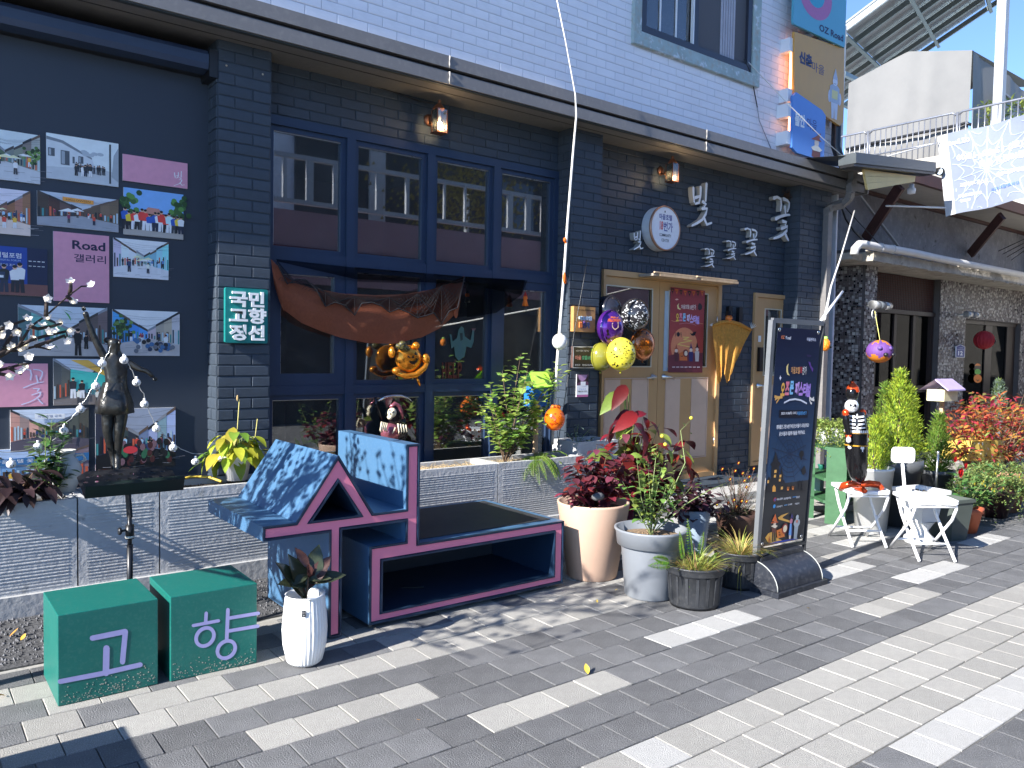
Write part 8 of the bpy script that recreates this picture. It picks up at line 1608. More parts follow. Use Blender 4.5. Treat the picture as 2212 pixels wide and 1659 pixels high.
# grim reaper balloon inside the glass behind the sculpture
zK = lambda a, b_: ((1000+a*.31646)*.5486, (1500+b_*.31646)*.5486); YK = YB-.10; kk = .31646*.5486*6.0/FPX
t = thing('reaper_balloon', 'grim reaper foil balloon with skull, bone hands and scythe', 'balloon', PY(*zK(1740, 760), YK)); Mrb = mat('black_foil', (.02, .018, .022), .22, metal=.5); Mmv = mat('mauve_foil', (.32, .10, .13), .2, metal=.5, bump=.3, bscale=20); Mbo = mat('bone_print', (.72, .64, .45), .35)
b = MB(); b.ell(PY(*zK(1735, 640), YK+.02), (205*kk, .06, 150*kk), Mrb, 20, 12); b.build('robe', t); b = MB(); b.ell(PY(*zK(1700, 640), YK-.012), (135*kk, .05, 125*kk), Mmv, 18, 12); b.build('chest', t)
b = MB(); b.ell(PY(*zK(1745, 430), YK), (120*kk, .05, 165*kk), Mrb, 18, 12); b.build('hood', t); b = MB(); b.tube([PY(*zK(*q_), YK-.035) for q_ in ((1690, 330), (1750, 280), (1800, 310), (1830, 380), (1850, 470))], [.010, .016, .018, .017, .012], Mmv, 10); b.build('hood_rim', t)
b = MB(); b.ell(PY(*zK(1718, 395), YK-.045), (58*kk, .03, 62*kk), Mbo, 14, 10, Matrix.Rotation(.3, 3, 'Y')); b.ell(PY(*zK(1690, 450), YK-.045), (34*kk, .022, 32*kk), Mbo, 10, 8); b.build('skull', t); b = MB(); [b.ell(PY(*zK(x, y), YK-.078), (13*kk, .006, 12*kk), M_black, 8, 6) for x, y in ((1692, 372), (1738, 385), (1700, 410))]; b.build('eye_sockets', t)
for hx, hy, sg in ((1580, 540, -1), (1800, 560, 1)):
    b = MB()
    for j in range(4): x0_ = hx+j*32*(1 if sg > 0 else .7); b.tube([PY(*zK(x0_-10*sg, hy-30+j*6), YK-.06), PY(*zK(x0_, hy+30), YK-.07), PY(*zK(x0_+6*sg, hy+70), YK-.07), PY(*zK(x0_-4*sg, hy+105-8*j), YK-.06)], [.007, .0055, .0065, .003], Mbo, 6)
    b.tube([PY(*zK(hx-30*sg-10, hy+20), YK-.06), PY(*zK(hx-60*sg, hy+60), YK-.065), PY(*zK(hx-80*sg, hy+95), YK-.06)], [.006, .006, .004], Mbo, 6); b.build('bone_hand', t)
b = MB(); b.tube([PY(*zK(*q_), YK-.01) for q_ in ((1515, 200), (1520, 300), (1555, 400), (1590, 480))], [.012, .010, .012, .012], Mrb, 8); b.build('scythe_handle', t); b = MB(); b.tube([PY(*zK(*q_), YK-.01) for q_ in ((1545, 250), (1620, 205), (1720, 185), (1830, 185), (1920, 215), (1980, 268))], [.006, .010, .012, .010, .006, .001], mat('silver_foil', (.6, .6, .6), .2, metal=.9), 8); b.build('scythe_blade', t)
# ghost sticker and HELP lettering on the pane
YG = YB+.008; A = Art(lambda x, y, d: PY(*zW(x, y), YG)-Vector((0, d, 0)), 8e-4); gt = thing('ghost_sticker', 'pale green ghost sticker with raised hands over the red word HELP on the glass', 'sticker', PY(*zW(1230, 900), YG))
A.poly([(1215, 600), (1230, 580), (1245, 590), (1252, 640), (1285, 665), (1298, 600), (1308, 600), (1305, 670), (1290, 710), (1262, 700), (1250, 760), (1215, 785), (1195, 760), (1188, 700), (1172, 715), (1165, 650), (1160, 625), (1172, 630), (1180, 670), (1205, 650)], '3f605e', 1); A.poly([(1222, 620), (1238, 620), (1240, 660), (1226, 668)], '1c2a2c', 2); A.poly([(1210, 680), (1235, 670), (1232, 750), (1212, 760)], '3f5f60', 2)
for k in range(4): A.line([(1297+k*4, 605), (1293+k*7, 592)], 3, '8a5a60', 2, False)
for s_2, x in (('H', 1130), ('E', 1163), ('L', 1192), ('P', 1222)): A.text(s_2, x, 842, -95, '5a1c14', 2, 26, .03)
A.build('sticker_print', gt)
# balloon bunch on the double door
def balloon(px, py, R_, Y, col, label, paint=None, metal=0, kind='latex', squash=1.08, rough=.15):
    c = PY(px, py, Y); t = thing('balloon', label, 'balloon', c-UPV*R_, 'bunch of halloween balloons on the tan door'); m = mat(label.split(' ')[0]+'_'+kind+'_balloon', col, rough, metal=metal, var=.05, coat=.5, trans=0 if metal else .12); b = MB(); b.ell(c, (R_, R_*(.92 if not metal else .6), R_*squash), m, 32, 22); b.tube([c-UPV*R_*squash, c-UPV*(R_*squash+.02)], [.004, .010], m, 8); b.build('balloon_skin', t)
    if paint:
        dv = (Vector((0, 0, CAMH+.1))-c).normalized(); dv = (dv+Vector((.0, -.1, 0))).normalized(); sd = Vector((0, 0, 1)).cross(dv).normalized(); up = dv.cross(sd); qy = (.92 if not metal else .6)
        def mp(u, v, d): 
            n_ = (dv*sqrt(max(.03, 1-u*u-v*v))+sd*u+up*v).normalized(); return c+Vector((n_.x*R_, n_.y*R_*qy, n_.z*R_*squash))*(1+(d)/R_)
        A = Art(mp, 7e-4); paint(A); A.build('balloon_print', t, m=print_mat('balloon_print_'+('foil' if metal else 'matt'), .25, metal=0.0, coat=.3))
    return t
rb = random.Random(77)
def scatter(cols, n, s):
    def f(A):
        for k in range(n):
            a = rb.uniform(0, 2*pi); q_ = rb.random()**.5*.86; x, y = q_*cos(a), q_*sin(a); c = rb.choice(cols); z = rb.random()
            if z < .4: A.circ(x, y, s*rb.uniform(.5, 1), s*rb.uniform(.5, 1), c, 1, 7)
            elif z < .7: A.line([(x, y), (x+s*1.5, y+s*rb.uniform(-1, 1)), (x+s*2.2, y+s*rb.uniform(-1, 1))], s*.5, c, 1, False)
            else: A.poly([(x-s, y-s*.3), (x, y+s), (x+s, y-s*.3), (x, y-s*.8)], c, 1)
    return f
def noh(A):
    A.poly([(-.75, .35), (-.3, .62), (.1, .45), (.4, .62), (.75, .35), (.8, -.35), (.4, -.65), (-.2, -.5), (-.7, -.6), (-.85, -.1)], '2a1560', 1); A.poly([(-.5, .3), (-.35, .72), (.0, .55), (.3, .75), (.55, .55), (.3, .3), (0, .4)], 'd9701a', 2); A.text('NIGHT OF', .08, .10, .26, 'e8791c', 3, 1.15, .04); A.text('HALLOWEEN', .05, -.22, .28, 'e8791c', 3, 1.4, .04); A.circ(-.62, .12, .1, .1, 'f0ead8', 3, 10)
    A.poly([(-.1, .75), (.05, .9), (.1, .72)], '1a0c06', 3); A.poly([(.3, .7), (.45, .8), (.45, .62)], '1a0c06', 3)
def prp(A):
    A.poly([(-.8, -.1), (-.4, .05), (0, -.02), (.4, .1), (.8, -.1), (.6, -.7), (0, -.9), (-.6, -.7)], 'a8420f', 1); A.poly([(-.1, -.45), (.0, -.2), (.15, -.42)], '1a0c06', 3); A.circ(-.02, -.2, .09, .10, '1a0c06', 2, 10); A.poly([(-.2, -.5), (.2, -.62), (.55, -.45), (.5, -.6), (.1, -.75), (-.15, -.65)], '1a0c06', 2); A.poly([(.28, .25), (.7, .3), (.72, .0), (.5, -.15), (.3, .0)], 'd9b49c', 2); A.text('Night of', .42, .55, .12, 'e8791c', 2, .5, .03); A.text('HALLOWEEN', .4, .40, .18, 'e0601c', 2, .85, .04); A.poly([(-.6, .0), (-.52, .22), (-.42, .02)], 'cfc8e6', 2)
M = 7.7/FPX
balloon(*bz(1090, 620), 150*.1984*M*1.0, YB-.13, (.02, .02, .028), 'dark glossy balloon behind the others, mostly hidden')
balloon(*bz(1380, 665), 158*.1984*M, YB-.30, (.028, .027, .03), 'black balloon printed all over with white doodles', scatter(['c8c8c8', 'b8b8ba', 'd8d8d8'], 110, .05))
balloon(*bz(1115, 800), 142*.1984*M*1.15, YB-.34, (.10, .02, .26), 'purple and orange foil balloon with ghosts and a pumpkin', prp, .55, 'foil')
balloon(*bz(1468, 985), 140*.1984*M*1.12, YB-.26, (.40, .12, .03), 'copper foil balloon reading NIGHT OF HALLOWEEN', noh, .6, 'foil')
balloon(*bz(1010, 1120), 135*.1984*M, YB-.22, (.25, .24, .03), 'olive yellow balloon half hidden by the pier'); balloon(*bz(1230, 1090), 155*.1984*M, YB-.42, (.80, .68, .06), 'yellow balloon printed with black vines, in front of the bunch', scatter(['3a3416', '2c2810'], 50, .06))
# orange printed balloon by the planter
c = PY(1198, 905, 4.80); t = thing('orange_balloon', 'translucent orange printed balloon at the end of the planter by the pier', 'balloon', c-UPV*.09); b = MB(); b.ell(c, (.084, .08, .094), mat('bright_orange_balloon', (.90, .22, .01), .2, coat=.4, trans=.35, var=.04), 28, 20); b.build('balloon_skin', t)
dv = Vector((-.62, -.78, 0)); sd = Vector((.78, -.62, 0)); A = Art(lambda u, v, d: c+Vector((1, 1, 1.1))*0+((dv*sqrt(max(.03, 1-u*u-v*v))+sd*u+UPV*v*1.1)*(.0845+d)), 7e-4); rb.seed(5); A.poly([(-.9, .0), (-.7, .3), (-.45, .1), (-.2, .45), (.1, .1), (.0, -.1), (.3, -.3), (.0, -.3), (-.3, -.55), (-.5, -.3), (-.8, -.35)], 'a83a08', 1)
for k in range(22): A.circ(rb.uniform(-.3, .85), rb.uniform(-.8, .8)*.7, .04, .03, '6a2a0c', 2, 6)
A.build('balloon_print', t, m=print_mat('balloon_print_matt', .25))
b = MB(); [b.ell(c+Vector((dx, -.0, .095)), (.02, .02, .02), MO, 7, 5) for dx in (-.02, .012, .04)]; b.build('top_ribbon', t)
# green and blue bird house behind the shrub
p = PY(1150, 850, 5.05); t = thing('bird_house', 'lime roofed blue bird house half hidden behind the green shrub', 'bird house', Vector((p.x, 5.05, .55))); q0 = PY(*bz(265, 1350), 5.0); q1 = PY(*bz(440, 1330), 5.0)
b = MB(); x0, x1 = q0.x+.03, q1.x; zt_ = PY(*bz(300, 1450), 5.0).z; b.box(x0, x1, 5.0, 5.14, zt_-.16, zt_, mat('bright_blue_paint', (.02, .16, .55), .4)); b.build('wall', t); b = MB(); zr = PY(*bz(350, 1285), 5.0).z; lg = mat('lime_paint', (.40, .66, .08), .4); b.add([(x0-.05, 4.94, zt_), (x1+.0, 4.94, zt_+.01), (x1+.05, 5.07, zr), (x0+.0, 5.07, zr), (x0-.05, 4.95, zt_-.012), (x1, 4.95, zt_-.002), (x1+.05, 5.08, zr-.012), (x0, 5.08, zr-.012), (x1+.02, 5.2, zt_+.01), (x0-.03, 5.2, zt_)], [(0, 1, 2, 3), (7, 6, 5, 4), (0, 4, 5, 1), (3, 2, 8, 9)], lg); b.build('roof', t); b = MB(); b.box((x0+x1)/2-.015, (x0+x1)/2+.015, 5.05, 5.08, .5, zt_-.15, M_wood); b.build('post', t)
# red poster on the right leaf
C = [PY(*bz(*q_), YB-.03) for q_ in ((1775, 360), (2145, 400), (2115, 1292), (1745, 1288))]; t = thing('red_poster', 'red festival poster 오즈문 페스티벌 hung on the right door leaf', 'poster', C[3])
pf = lambda x, y, d: PY(*bz(x, y), YB-.03)-Vector((0, d, 0)); b = MB(); b.add(C+[p+Vector((0, .004, 0)) for p in C], [(3, 2, 1, 0), (4, 5, 6, 7), (0, 1, 5, 4), (1, 2, 6, 5), (2, 3, 7, 6), (3, 0, 4, 7)], mat('poster_backing', (.5, .2, .2), .6)); b.build('poster_sheet', t)
A = Art(pf, 6e-4); N_ = 10
for k in range(N_): f0, f1 = k/N_, (k+1)/N_; e = lambda f: [(1775-30*f, 360+928*f), (2145-30*f, 400+892*f)]; a, b_ = e(f0), e(f1); A.poly([a[0], a[1], b_[1], b_[0]], Lc('8e2f3a', 'b84a40', f0*1.2) if f0 < .75 else lin('6a2c3a'), 0)
for k in range(8): x = 1790+k*46; y = 372+k*4+24*sin(pi*k/7.)*.6; A.poly([(x-18, y), (x+18, y+3), (x+2, y+62)], ['1d1418', 'c8622c'][k % 2], 2); A.circ(x, y+22, 5, 6, ['c8622c', '1d1418'][k % 2], 3, 6)
A.poly([(1815, 495), (1840, 485), (1858, 497), (1835, 505)], 'e8b8a8', 2); A.poly([(1862, 535), (1840, 560), (1845, 595), (1868, 607), (1886, 600), (1864, 590), (1855, 565)], 'ecdf9c', 2); A.poly([(2068, 560), (2080, 535), (2100, 540), (2115, 570), (2110, 600), (2085, 615), (2068, 600)], '241a24', 2); A.text('마을호텔', 1928, 575, -48, 'e8d8d0', 2, 84, .02); A.text('18번가', 2012, 580, -58, 'e8d8d0', 2, 68, .02)
for ch, x, c_, y in (('오', 1844, 'ecc24e', 690), ('즈', 1880, 'e88aa0', 688), ('문', 1918, '8fc8e8', 690), ('페', 1962, 'e6d2ee', 700), ('스', 1998, 'd8b8ea', 705), ('티', 2032, 'd2b2e8', 712), ('벌', 2064, 'cba6e6', 720)): A.text(ch, x, y, -88, c_, 3, 34, .05)
A.line([(1865, 762), (1935, 752), (2010, 762), (2048, 778)], 5, 'c8828a', 2, False); A.line([(1780, 725), (1810, 735), (1840, 735)], 5, 'd99a6a', 2); A.line([(2070, 745), (2100, 758), (2120, 760)], 5, 'd99a6a', 2); A.circ(1918, 1010, 145, 210, 'e08a62', 1, 34); A.poly([(1745, 1110), (1830, 1085), (2120, 1075), (2118, 1220), (1745, 1220)], '6e2d3c', 2)
A.line([(1905, 905), (1970, 908), (1910, 930), (2000, 945), (1870, 970), (1850, 985), (1990, 1015)], 9, 'ecc86a', 2); A.circ(1853, 875, 17, 26, '1a1420', 2, 12); [A.line([(1853, 870), (1853+s_*34, 855+k*16), (1853+s_*32, 880+k*14)], 3, '1a1420', 2, False) for s_ in (-1, 1) for k in range(3)]; A.poly([(1980, 862), (2005, 868), (2018, 850), (2052, 845), (2035, 885), (2014, 892), (1995, 885)], '1a1420', 2)
for (x, col, hat, hh) in ((1830, '5a2a34', 'b05040', 180), (1990, '30306a', '32286a', 190), (2056, 'd0c4c0', '1a1a22', 200)): A.poly([(x-18, 1170), (x+18, 1170), (x+24, 1170-hh*.55), (x-24, 1170-hh*.55)], col, 4); A.circ(x, 1170-hh*.65, 17, 20, 'ead2c0', 5, 10); A.poly([(x-28, 1170-hh*.75), (x+28, 1170-hh*.75), (x+10, 1170-hh*.8), (x, 1170-hh*1.05), (x-10, 1170-hh*.8)], hat, 6)
A.poly([(1862, 1080), (1900, 1062), (1945, 1075), (1950, 1160), (1865, 1160)], 'd8703a', 4); A.circ(1932, 1080, 30, 42, '7a2a26', 5, 14); A.circ(1934, 1082, 18, 28, 'ecd8c0', 6, 12); A.line([(1875, 1110), (1890, 1116), (1905, 1110)], 5, '2a1410', 6, False)
for k in range(7): A.rect(1785+k*45, 1226, 1818+k*45, 1236, 'd8c0c4', 3)
A.build('poster_print', t, m=print_mat('poster_ink', .5)); b = MB(); b.box(PY(*bz(1712, 405), YB-.016).x, PY(*bz(1762, 405), YB-.016).x, YB-.018, YB-.014, PY(*bz(1740, 1275), YB-.016).z, PY(*bz(1740, 405), YB-.016).z, mat('pale_blue_film', (.42, .52, .60), .3)); b.build('pale_film', t)
# pumpkin headed scarecrow cloth on the wall
zC8 = lambda a, b_: ((2600+a*.4819)*.5486, (1100+b_*.4819)*.5486); YSc = YB-.10
t = thing('scarecrow', 'hanging orange gauze ghost with a jack-o-lantern head, top hat and bone hand', 'decoration', PY(*zC8(560, 850), YSc)); M_g2 = mat('golden_gauze', (.72, .34, .06), .85, var=.2, scale=40, bump=.6, bscale=150, trans=.3)
b = MB(); n, rows = 34, 14; topc = [(425, 385), (470, 365), (520, 345), (560, 338), (610, 348), (680, 378), (745, 415)]; botc = [(466, 868), (495, 832), (510, 700), (522, 770), (545, 868), (590, 740), (655, 590)]
def evp(L_, t_): k = t_*(len(L_)-1); i = min(int(k), len(L_)-2); f = k-i; return (L_[i][0]+(L_[i+1][0]-L_[i][0])*f, L_[i][1]+(L_[i+1][1]-L_[i][1])*f)
V_ = []
for i in range(n+1):
    a, e_ = evp(topc, i/n), evp(botc, i/n); e_ = (e_[0], e_[1]+rb.uniform(-12, 12))
    for j in range(rows+1): f = j/rows; xx = a[0]+(e_[0]-a[0])*f; V_.append(PY(*zC8(xx, a[1]+(e_[1]-a[1])*f), YSc-(.008*sin(i*.7+f*2)+.004*sin(i*1.9+5*f))*(.3+f)-.02))
b.add(V_, [((rows+1)*i+j, (rows+1)*i+j+1, (rows+1)*(i+1)+j+1, (rows+1)*(i+1)+j) for i in range(n) for j in range(rows)], M_g2, True); b.build('gauze_robe', t)
b = MB(); b.tube([PY(*zC8(*q_), YSc-.03) for q_ in ((430, 378), (500, 350), (560, 342), (650, 365), (740, 412))], [.012, .018, .02, .018, .014], M_g2, 8); b.build('arms', t)
c = PY(*zC8(560, 316), YSc-.03); b = MB(); b.ell(c, (.040, .036, .038), mat('pumpkin_orange_plastic', (.78, .20, .03), .4), 20, 12); b.build('pumpkin_head', t); b = MB(); b.lathe([(.05, .028), (.05, .032), (.028, .034), (.026, .075), (0, .075)], c, M_black, 16); b.build('top_hat', t)
A = Art(lambda u, v, d: c+Vector((-.1+u, -1, v)).normalized()*(.0405+d), 5e-4); [A.poly(p, '2a0c04', 1) for p in ([(-.5, .4), (-.15, .15), (-.45, .12)], [(.5, .4), (.15, .15), (.45, .12)], [(-.4, -.2), (0, -.32), (.4, -.2), (.3, -.42), (-.3, -.42)])]; A.build('face', t)
for (hx, hy, dx, dy) in ((742, 402, 22, -46), (424, 382, -12, -18)):
    b = MB(); 
    for j in range(5): a = (j-2)*.33; ddx, ddy = dx*cos(a)-dy*sin(a), dx*sin(a)+dy*cos(a); b.tube([PY(*zC8(hx, hy), YSc-.03), PY(*zC8(hx+ddx*.5, hy+ddy*.5), YSc-.04), PY(*zC8(hx+ddx, hy+ddy), YSc-.035)], [.003, .0028, .0015], mat('plastic_bone', (.72, .74, .72), .4), 5)
    b.build('bone_hand', t)
# wall handles between the doors
for (x, y0, y1) in ((655, 230, 360), (572, 222, 290)): b = MB(); p0, p1 = PY(*zC8(x, y0), YB-.04), PY(*zC8(x, y1), YB-.04); b.box(p0.x-.03, p0.x+.03, YB-.05, YB-.008, p1.z, p0.z, M_black); b.build('wall_box', label='small black box on the brick '+('beside the side door' if x > 600 else 'behind the scarecrow hat'), cat='box')
# paper lanterns
c = PY(*zN(430, 573), 4.75); RL = 58*.46302*9.6/FPX; t = thing('paper_lantern', 'round purple and orange paper lantern hanging from the tiled pillar lamp', 'lantern', c-UPV*RL); b = MB(); mlp = print_mat('lantern_paper', .6, trans=.3); n, mm2 = 32, 24; A = Art(lambda u, v, d: c+Vector((cos(u)*sin(v), sin(u)*sin(v), cos(v)*.88))*(RL*(1+.012*cos(v*46))+d), 1e-4)
for i in range(n):
    for j in range(mm2): u0, u1, v0, v1 = 2*pi*i/n, 2*pi*(i+1)/n, pi*j/mm2, pi*(j+1)/mm2; j_ = j+1.6*sin(i*1.3); col = 'd98526' if j_ > 14.5 else ('7a4f9c' if 5.5 < j_ else ('d98526' if (i//2) % 3 else '6a4690')); A.put([(u0, v0), (u0, v1), (u1, v1), (u1, v0)], [(0, 1, 2, 3)], col, 0)
A.build('paper_globe', t, m=mlp); b = MB(); b.tube([c+UPV*RL*.88, PY(*zN(408, 385), 4.9)], .004, mat('yellow_string', (.65, .62, .2), .7), 5); b.lathe([(.05, 0), (.052, .006)], PY(*zN(405, 398), 4.9), M_white_pl, 14, axis=(0, 1, 0)); b.build('string', t)
for k in range(4): b = MB(); a = pi+.5+k*.45; b.ell(c+Vector((cos(a), sin(a), .25*(-1)**k))*RL*1.0, (.03, .03, .025), M_black if k % 2 else mat('purple_dot', (.12, .06, .25), .6), 7, 5); b.build('cutout', t)
c = PY(*zN(918, 520), 5.25); RL = 42*.46302*12.4/FPX; t = thing('paper_lantern', 'crimson honeycomb paper lantern with a face in front of the brown doors', 'lantern', c-UPV*RL); b = MB(); b.lathe([(RL*sin(pi*k/14), -RL*1.02*cos(pi*k/14)) for k in range(15)], c, mat('crimson_tissue', (.42, .02, .03), .7, trans=.25), 64, rib=.05, ribn=16); b.build('paper_globe', t); b = MB(); [b.ell(c+Vector((RL*x, -RL*.93, RL*z)), (RL*.12, .02, RL*.1), M_black, 6, 5) for x, z in ((.25, .1), (.5, -.1), (.4, -.3))]; b.tube([c+UPV*RL, c+UPV*(RL+.25)], .003, M_black, 4); b.build('face_cutout', t)
c = PY(*zN(888, 655), 5.50); t = thing('pumpkin_cutout', 'green faced witch and pumpkin cutout taped on the left brown door', 'decoration', c-UPV*.2); A = Art(lambda u, v, d: PY(*zN(u, v), 5.56)-Vector((0, d, 0)), 2e-3); A.circ(887, 640, 13, 11, 'e07a20', 1, 14); A.poly([(874, 640), (900, 640), (898, 655), (876, 655)], '14100e', 2); A.circ(887, 668, 14, 14, '5fae3c', 1, 14); A.circ(887, 700, 19, 20, 'e07a20', 1, 16); A.circ(882, 664, 2, 2, '101010', 2, 6); A.circ(893, 664, 2, 2, '101010', 2, 6); A.poly([(878, 702), (887, 708), (896, 702), (887, 714)], '2a1408', 2); A.build('paper_cutout', t)

# ================================================================== NUTCRACKER BALLOON on the left chair
zU = lambda a, b_: zN(a, b_); cN = chr1.location; YU = 3.06; ku = .46302*(PY(1840, 1000, YU)-Vector((0, 0, CAMH))).dot(F2)/FPX; U = lambda x, y, dy=0.: PY(*zU(x, y), YU+dy)
t = thing('nutcracker_balloon', 'skeleton nutcracker foil balloon in black and red standing on the left folding chair', 'balloon', U(325, 1195)); Mfk = mat('glossy_black_foil', (.012, .012, .014), .12, metal=.4, bump=.15, bscale=12); Mfr = mat('red_orange_foil', (.75, .09, .02), .15, metal=.6, bump=.2, bscale=14); Mfw = mat('white_foil', (.78, .78, .80), .15, metal=.3); Mfg = mat('gold_band', (.50, .36, .08), .3, metal=.6)
pts = [U(x, y) for x, y in ((320, 855), (316, 900), (322, 960), (322, 1040), (325, 1110), (330, 1150), (332, 1175))]; b = MB(); b.tube(pts, [38*ku, 48*ku, 50*ku, 50*ku, 46*ku, 38*ku, 26*ku], Mfk, 22); b.build('body', t)
b = MB(); b.ell(U(300, 828), (34*ku, 30*ku, 32*ku), Mfw, 18, 12); b.build('skull', t); b = MB(); b.ell(U(303, 768), (30*ku, 28*ku, 36*ku), Mfk, 16, 12); b.build('helmet', t); b = MB(); b.lathe([(30*ku, 0), (26*ku, 22*ku), (10*ku, 42*ku), (0, 44*ku)], U(305, 762), Mfr, 16, rib=.06, ribn=4); b.ell(U(305, 718), (8*ku, 8*ku, 7*ku), Mfr, 8, 6); b.build('plume_cap', t)
for (x, x2) in ((272, 286), (352, 368)):
    b = MB(); s_ = [U(x, 848), U(x+(2 if x < 300 else 4), 900), U(x2, 960), U(x2, 968)]; b.tube(s_, [12*ku, 16*ku, 12*ku, 11*ku], Mfk, 12); b.build('arm', t); b = MB(); b.ell(U(x, 860), (16*ku, 16*ku, 18*ku), Mfr, 10, 8); b.build('epaulette', t); b = MB(); b.tube([U(x2, 962), U(x2, 974)], 13*ku, Mfr, 12); b.build('cuff', t); b = MB(); b.ell(U(x2, 986, -.01), (12*ku, 12*ku, 15*ku), Mfw, 10, 8); b.build('hand', t)
dF = Vector((-.80, -.60, 0)); c_b = {y: U(x, y) for x, y in ((318, 880), (321, 950), (322, 1030), (325, 1110), (328, 1150))}
def bodymap(u, v, d):
    k = (v-855)/320*6; i = min(max(int(k), 0), 5); f = k-i; c = pts[i].lerp(pts[i+1], f); c = Vector((c.x, c.y, U(322, v).z)); r_ = ([38, 48, 50, 50, 46, 38, 26][i]*(1-f)+[38, 48, 50, 50, 46, 38, 26][i+1]*f)*ku; a = atan2(dF.y, dF.x)+u; return c+Vector((cos(a), sin(a), 0))*(r_*1.03+d+.002)
A = Art(bodymap, 8e-4)
def band(v0, v1, col, u0=-1.5, u1=1.5, n=14):
    for k in range(n): A.rect(u0+(u1-u0)*k/n, v0, u0+(u1-u0)*(k+1)/n, v1, col, 1)
for k in range(4): v = 872+k*17; [A.line([(s_*.08, v+3), (s_*.35, v-2), (s_*.7, v-6), (s_*.95, v-2)], 6 if 0 else .10, 'e8e8ea', 1, False) if False else [A.rect(min(s_*a_, s_*(a_+.14)), v-a_*5, max(s_*a_, s_*(a_+.14)), v-a_*5+8, 'e8e8ea', 1) for a_ in (.1, .24, .38, .52, .66)] for s_ in (-1, 1)]
A.rect(-.05, 862, .05, 935, 'e8e8ea', 2); band(937, 949, 'e8e8ea'); [A.rect(-1.4+k*.2, 937, -1.36+k*.2, 949, '101014', 3) for k in range(14)]; band(950, 953, 'b88a2c'); band(1006, 1012, 'b88a2c'); band(1090, 1097, 'b88a2c')
for uu in (-.75, .35): A.rect(uu-.05, 1020, uu+.05, 1072, 'e8e8ea', 1); [A.circ(uu+s_*.08, vv, .09, 7, 'e8e8ea', 1, 8) for s_ in (-1, 1) for vv in (1018, 1078)]
for k in range(3): A.rect(.42, 1105+k*15, .48, 1118+k*15, 'b88a2c', 1); A.rect(.66, 1105+k*15, .72, 1118+k*15, 'b88a2c', 1); A.poly([(.42, 1104+k*15), (.47, 1104+k*15), (.72, 1118+k*15), (.67, 1118+k*15)], 'b88a2c', 1)
A.build('uniform_print', t, m=print_mat('foil_print', .2, coat=.3)); c = U(300, 828); sdF = Vector((.6, -.8, 0)); A = Art(lambda u, v, d: c+(dF*sqrt(max(.05, 1-u*u-v*v))+sdF*u+UPV*v)*(33*ku+d), 7e-4); A.circ(-.25, .15, .16, .2, '101014', 1, 10); A.circ(.3, .15, .16, .2, '101014', 1, 10); A.poly([(-.05, -.05), (.08, .1), (.16, -.05)], '101014', 1); A.rect(-.4, -.36, .45, -.3, '101014', 1); [A.rect(-.35+k*.14, -.44, -.33+k*.14, -.24, '101014', 2) for k in range(6)]; A.build('skull_face', t, m=print_mat('foil_print', .2, coat=.3))
for P_, R_ in (([(250, 1215), (262, 1200), (300, 1190), (340, 1198)], 16), ([(300, 1195), (350, 1215), (362, 1225)], 16), ([(330, 1195), (380, 1190), (425, 1195), (442, 1212)], 17)): b = MB(); n_ = len(P_); b.tube([U(x, y, -.04*k) for k, (x, y) in enumerate(P_)], [R_*ku*(.7 if k in (0, n_-1) else 1) for k in range(n_)], Mfr, 14); b.ell(U(*P_[0]), (R_*ku*.7,)*3, Mfr, 8, 6) if False else None; b.build('boot', t)

# ================================================================== LIT BLOSSOM TREE at the left, and a leafy tree beyond the frame
M_bk = mat('dark_bark_wire', (.035, .022, .016), .7, var=.2); M_pet = mat('clear_acrylic_petal', (.80, .80, .82), .12, trans=.35, spec=.8); M_led = emit_mat('small_warm_led', (1, .85, .55), 3)
bt_ = thing('blossom_tree', 'artificial tree branches with clear acrylic blossoms entering from the left edge', 'tree', (-.55, 3.75, 0)); YBT = 3.95; zV = lambda a, b_: ((0+a*.6027)*.5486, (900+b_*.6027)*.5486)
b = MB(); tk = [Vector((-.55, 3.75, 0)), Vector((-.53, 3.77, .7)), Vector((-.45, 3.8, 1.0)), Vector((-.32, 3.85, 1.15))]; b.tube(tk, [.035, .03, .022, .016], M_bk, 10); b.build('trunk', bt_)
BR_ = [[(-90, 900), (0, 835), (120, 770), (200, 640), (300, 570), (400, 480), (460, 430), (530, 378), (600, 375)], [(-90, 960), (0, 925), (60, 910), (130, 890), (200, 880)], [(-60, 840), (40, 800), (150, 790), (230, 770), (330, 790)], [(200, 640), (250, 655), (330, 640), (400, 620)], [(-60, 700), (0, 660), (70, 630), (160, 600)], [(300, 570), (303, 500), (305, 465)], [(455, 430), (462, 390), (463, 355)], [(120, 770), (200, 730), (300, 700), (440, 670)], [(-50, 940), (30, 955), (60, 965)], [(0, 835), (60, 720), (130, 650)], [(440, 445), (470, 470), (478, 485)], [(230, 770), (300, 745), (420, 700), (455, 745)], [(60, 910), (110, 935), (140, 950)]]
fl_ = [(305, 460), (463, 355), (603, 375), (476, 485), (175, 597), (68, 632), (315, 590), (400, 620), (208, 650), (115, 675), (360, 680), (455, 665), (20, 705), (95, 770), (230, 705), (450, 745), (325, 785), (190, 840), (185, 900), (58, 960), (135, 948), (10, 900), (165, 755), (60, 790), (320, 680), (5, 665), (275, 640), (-20, 740), (130, 800)]
b = MB()
for L_ in BR_: b.tube([PY(*zV(*p), YBT+.03*sin(k*1.7+L_[0][1])) for k, p in enumerate(L_)], [max(.0035, .009-.0012*k) for k in range(len(L_))], M_bk, 6)
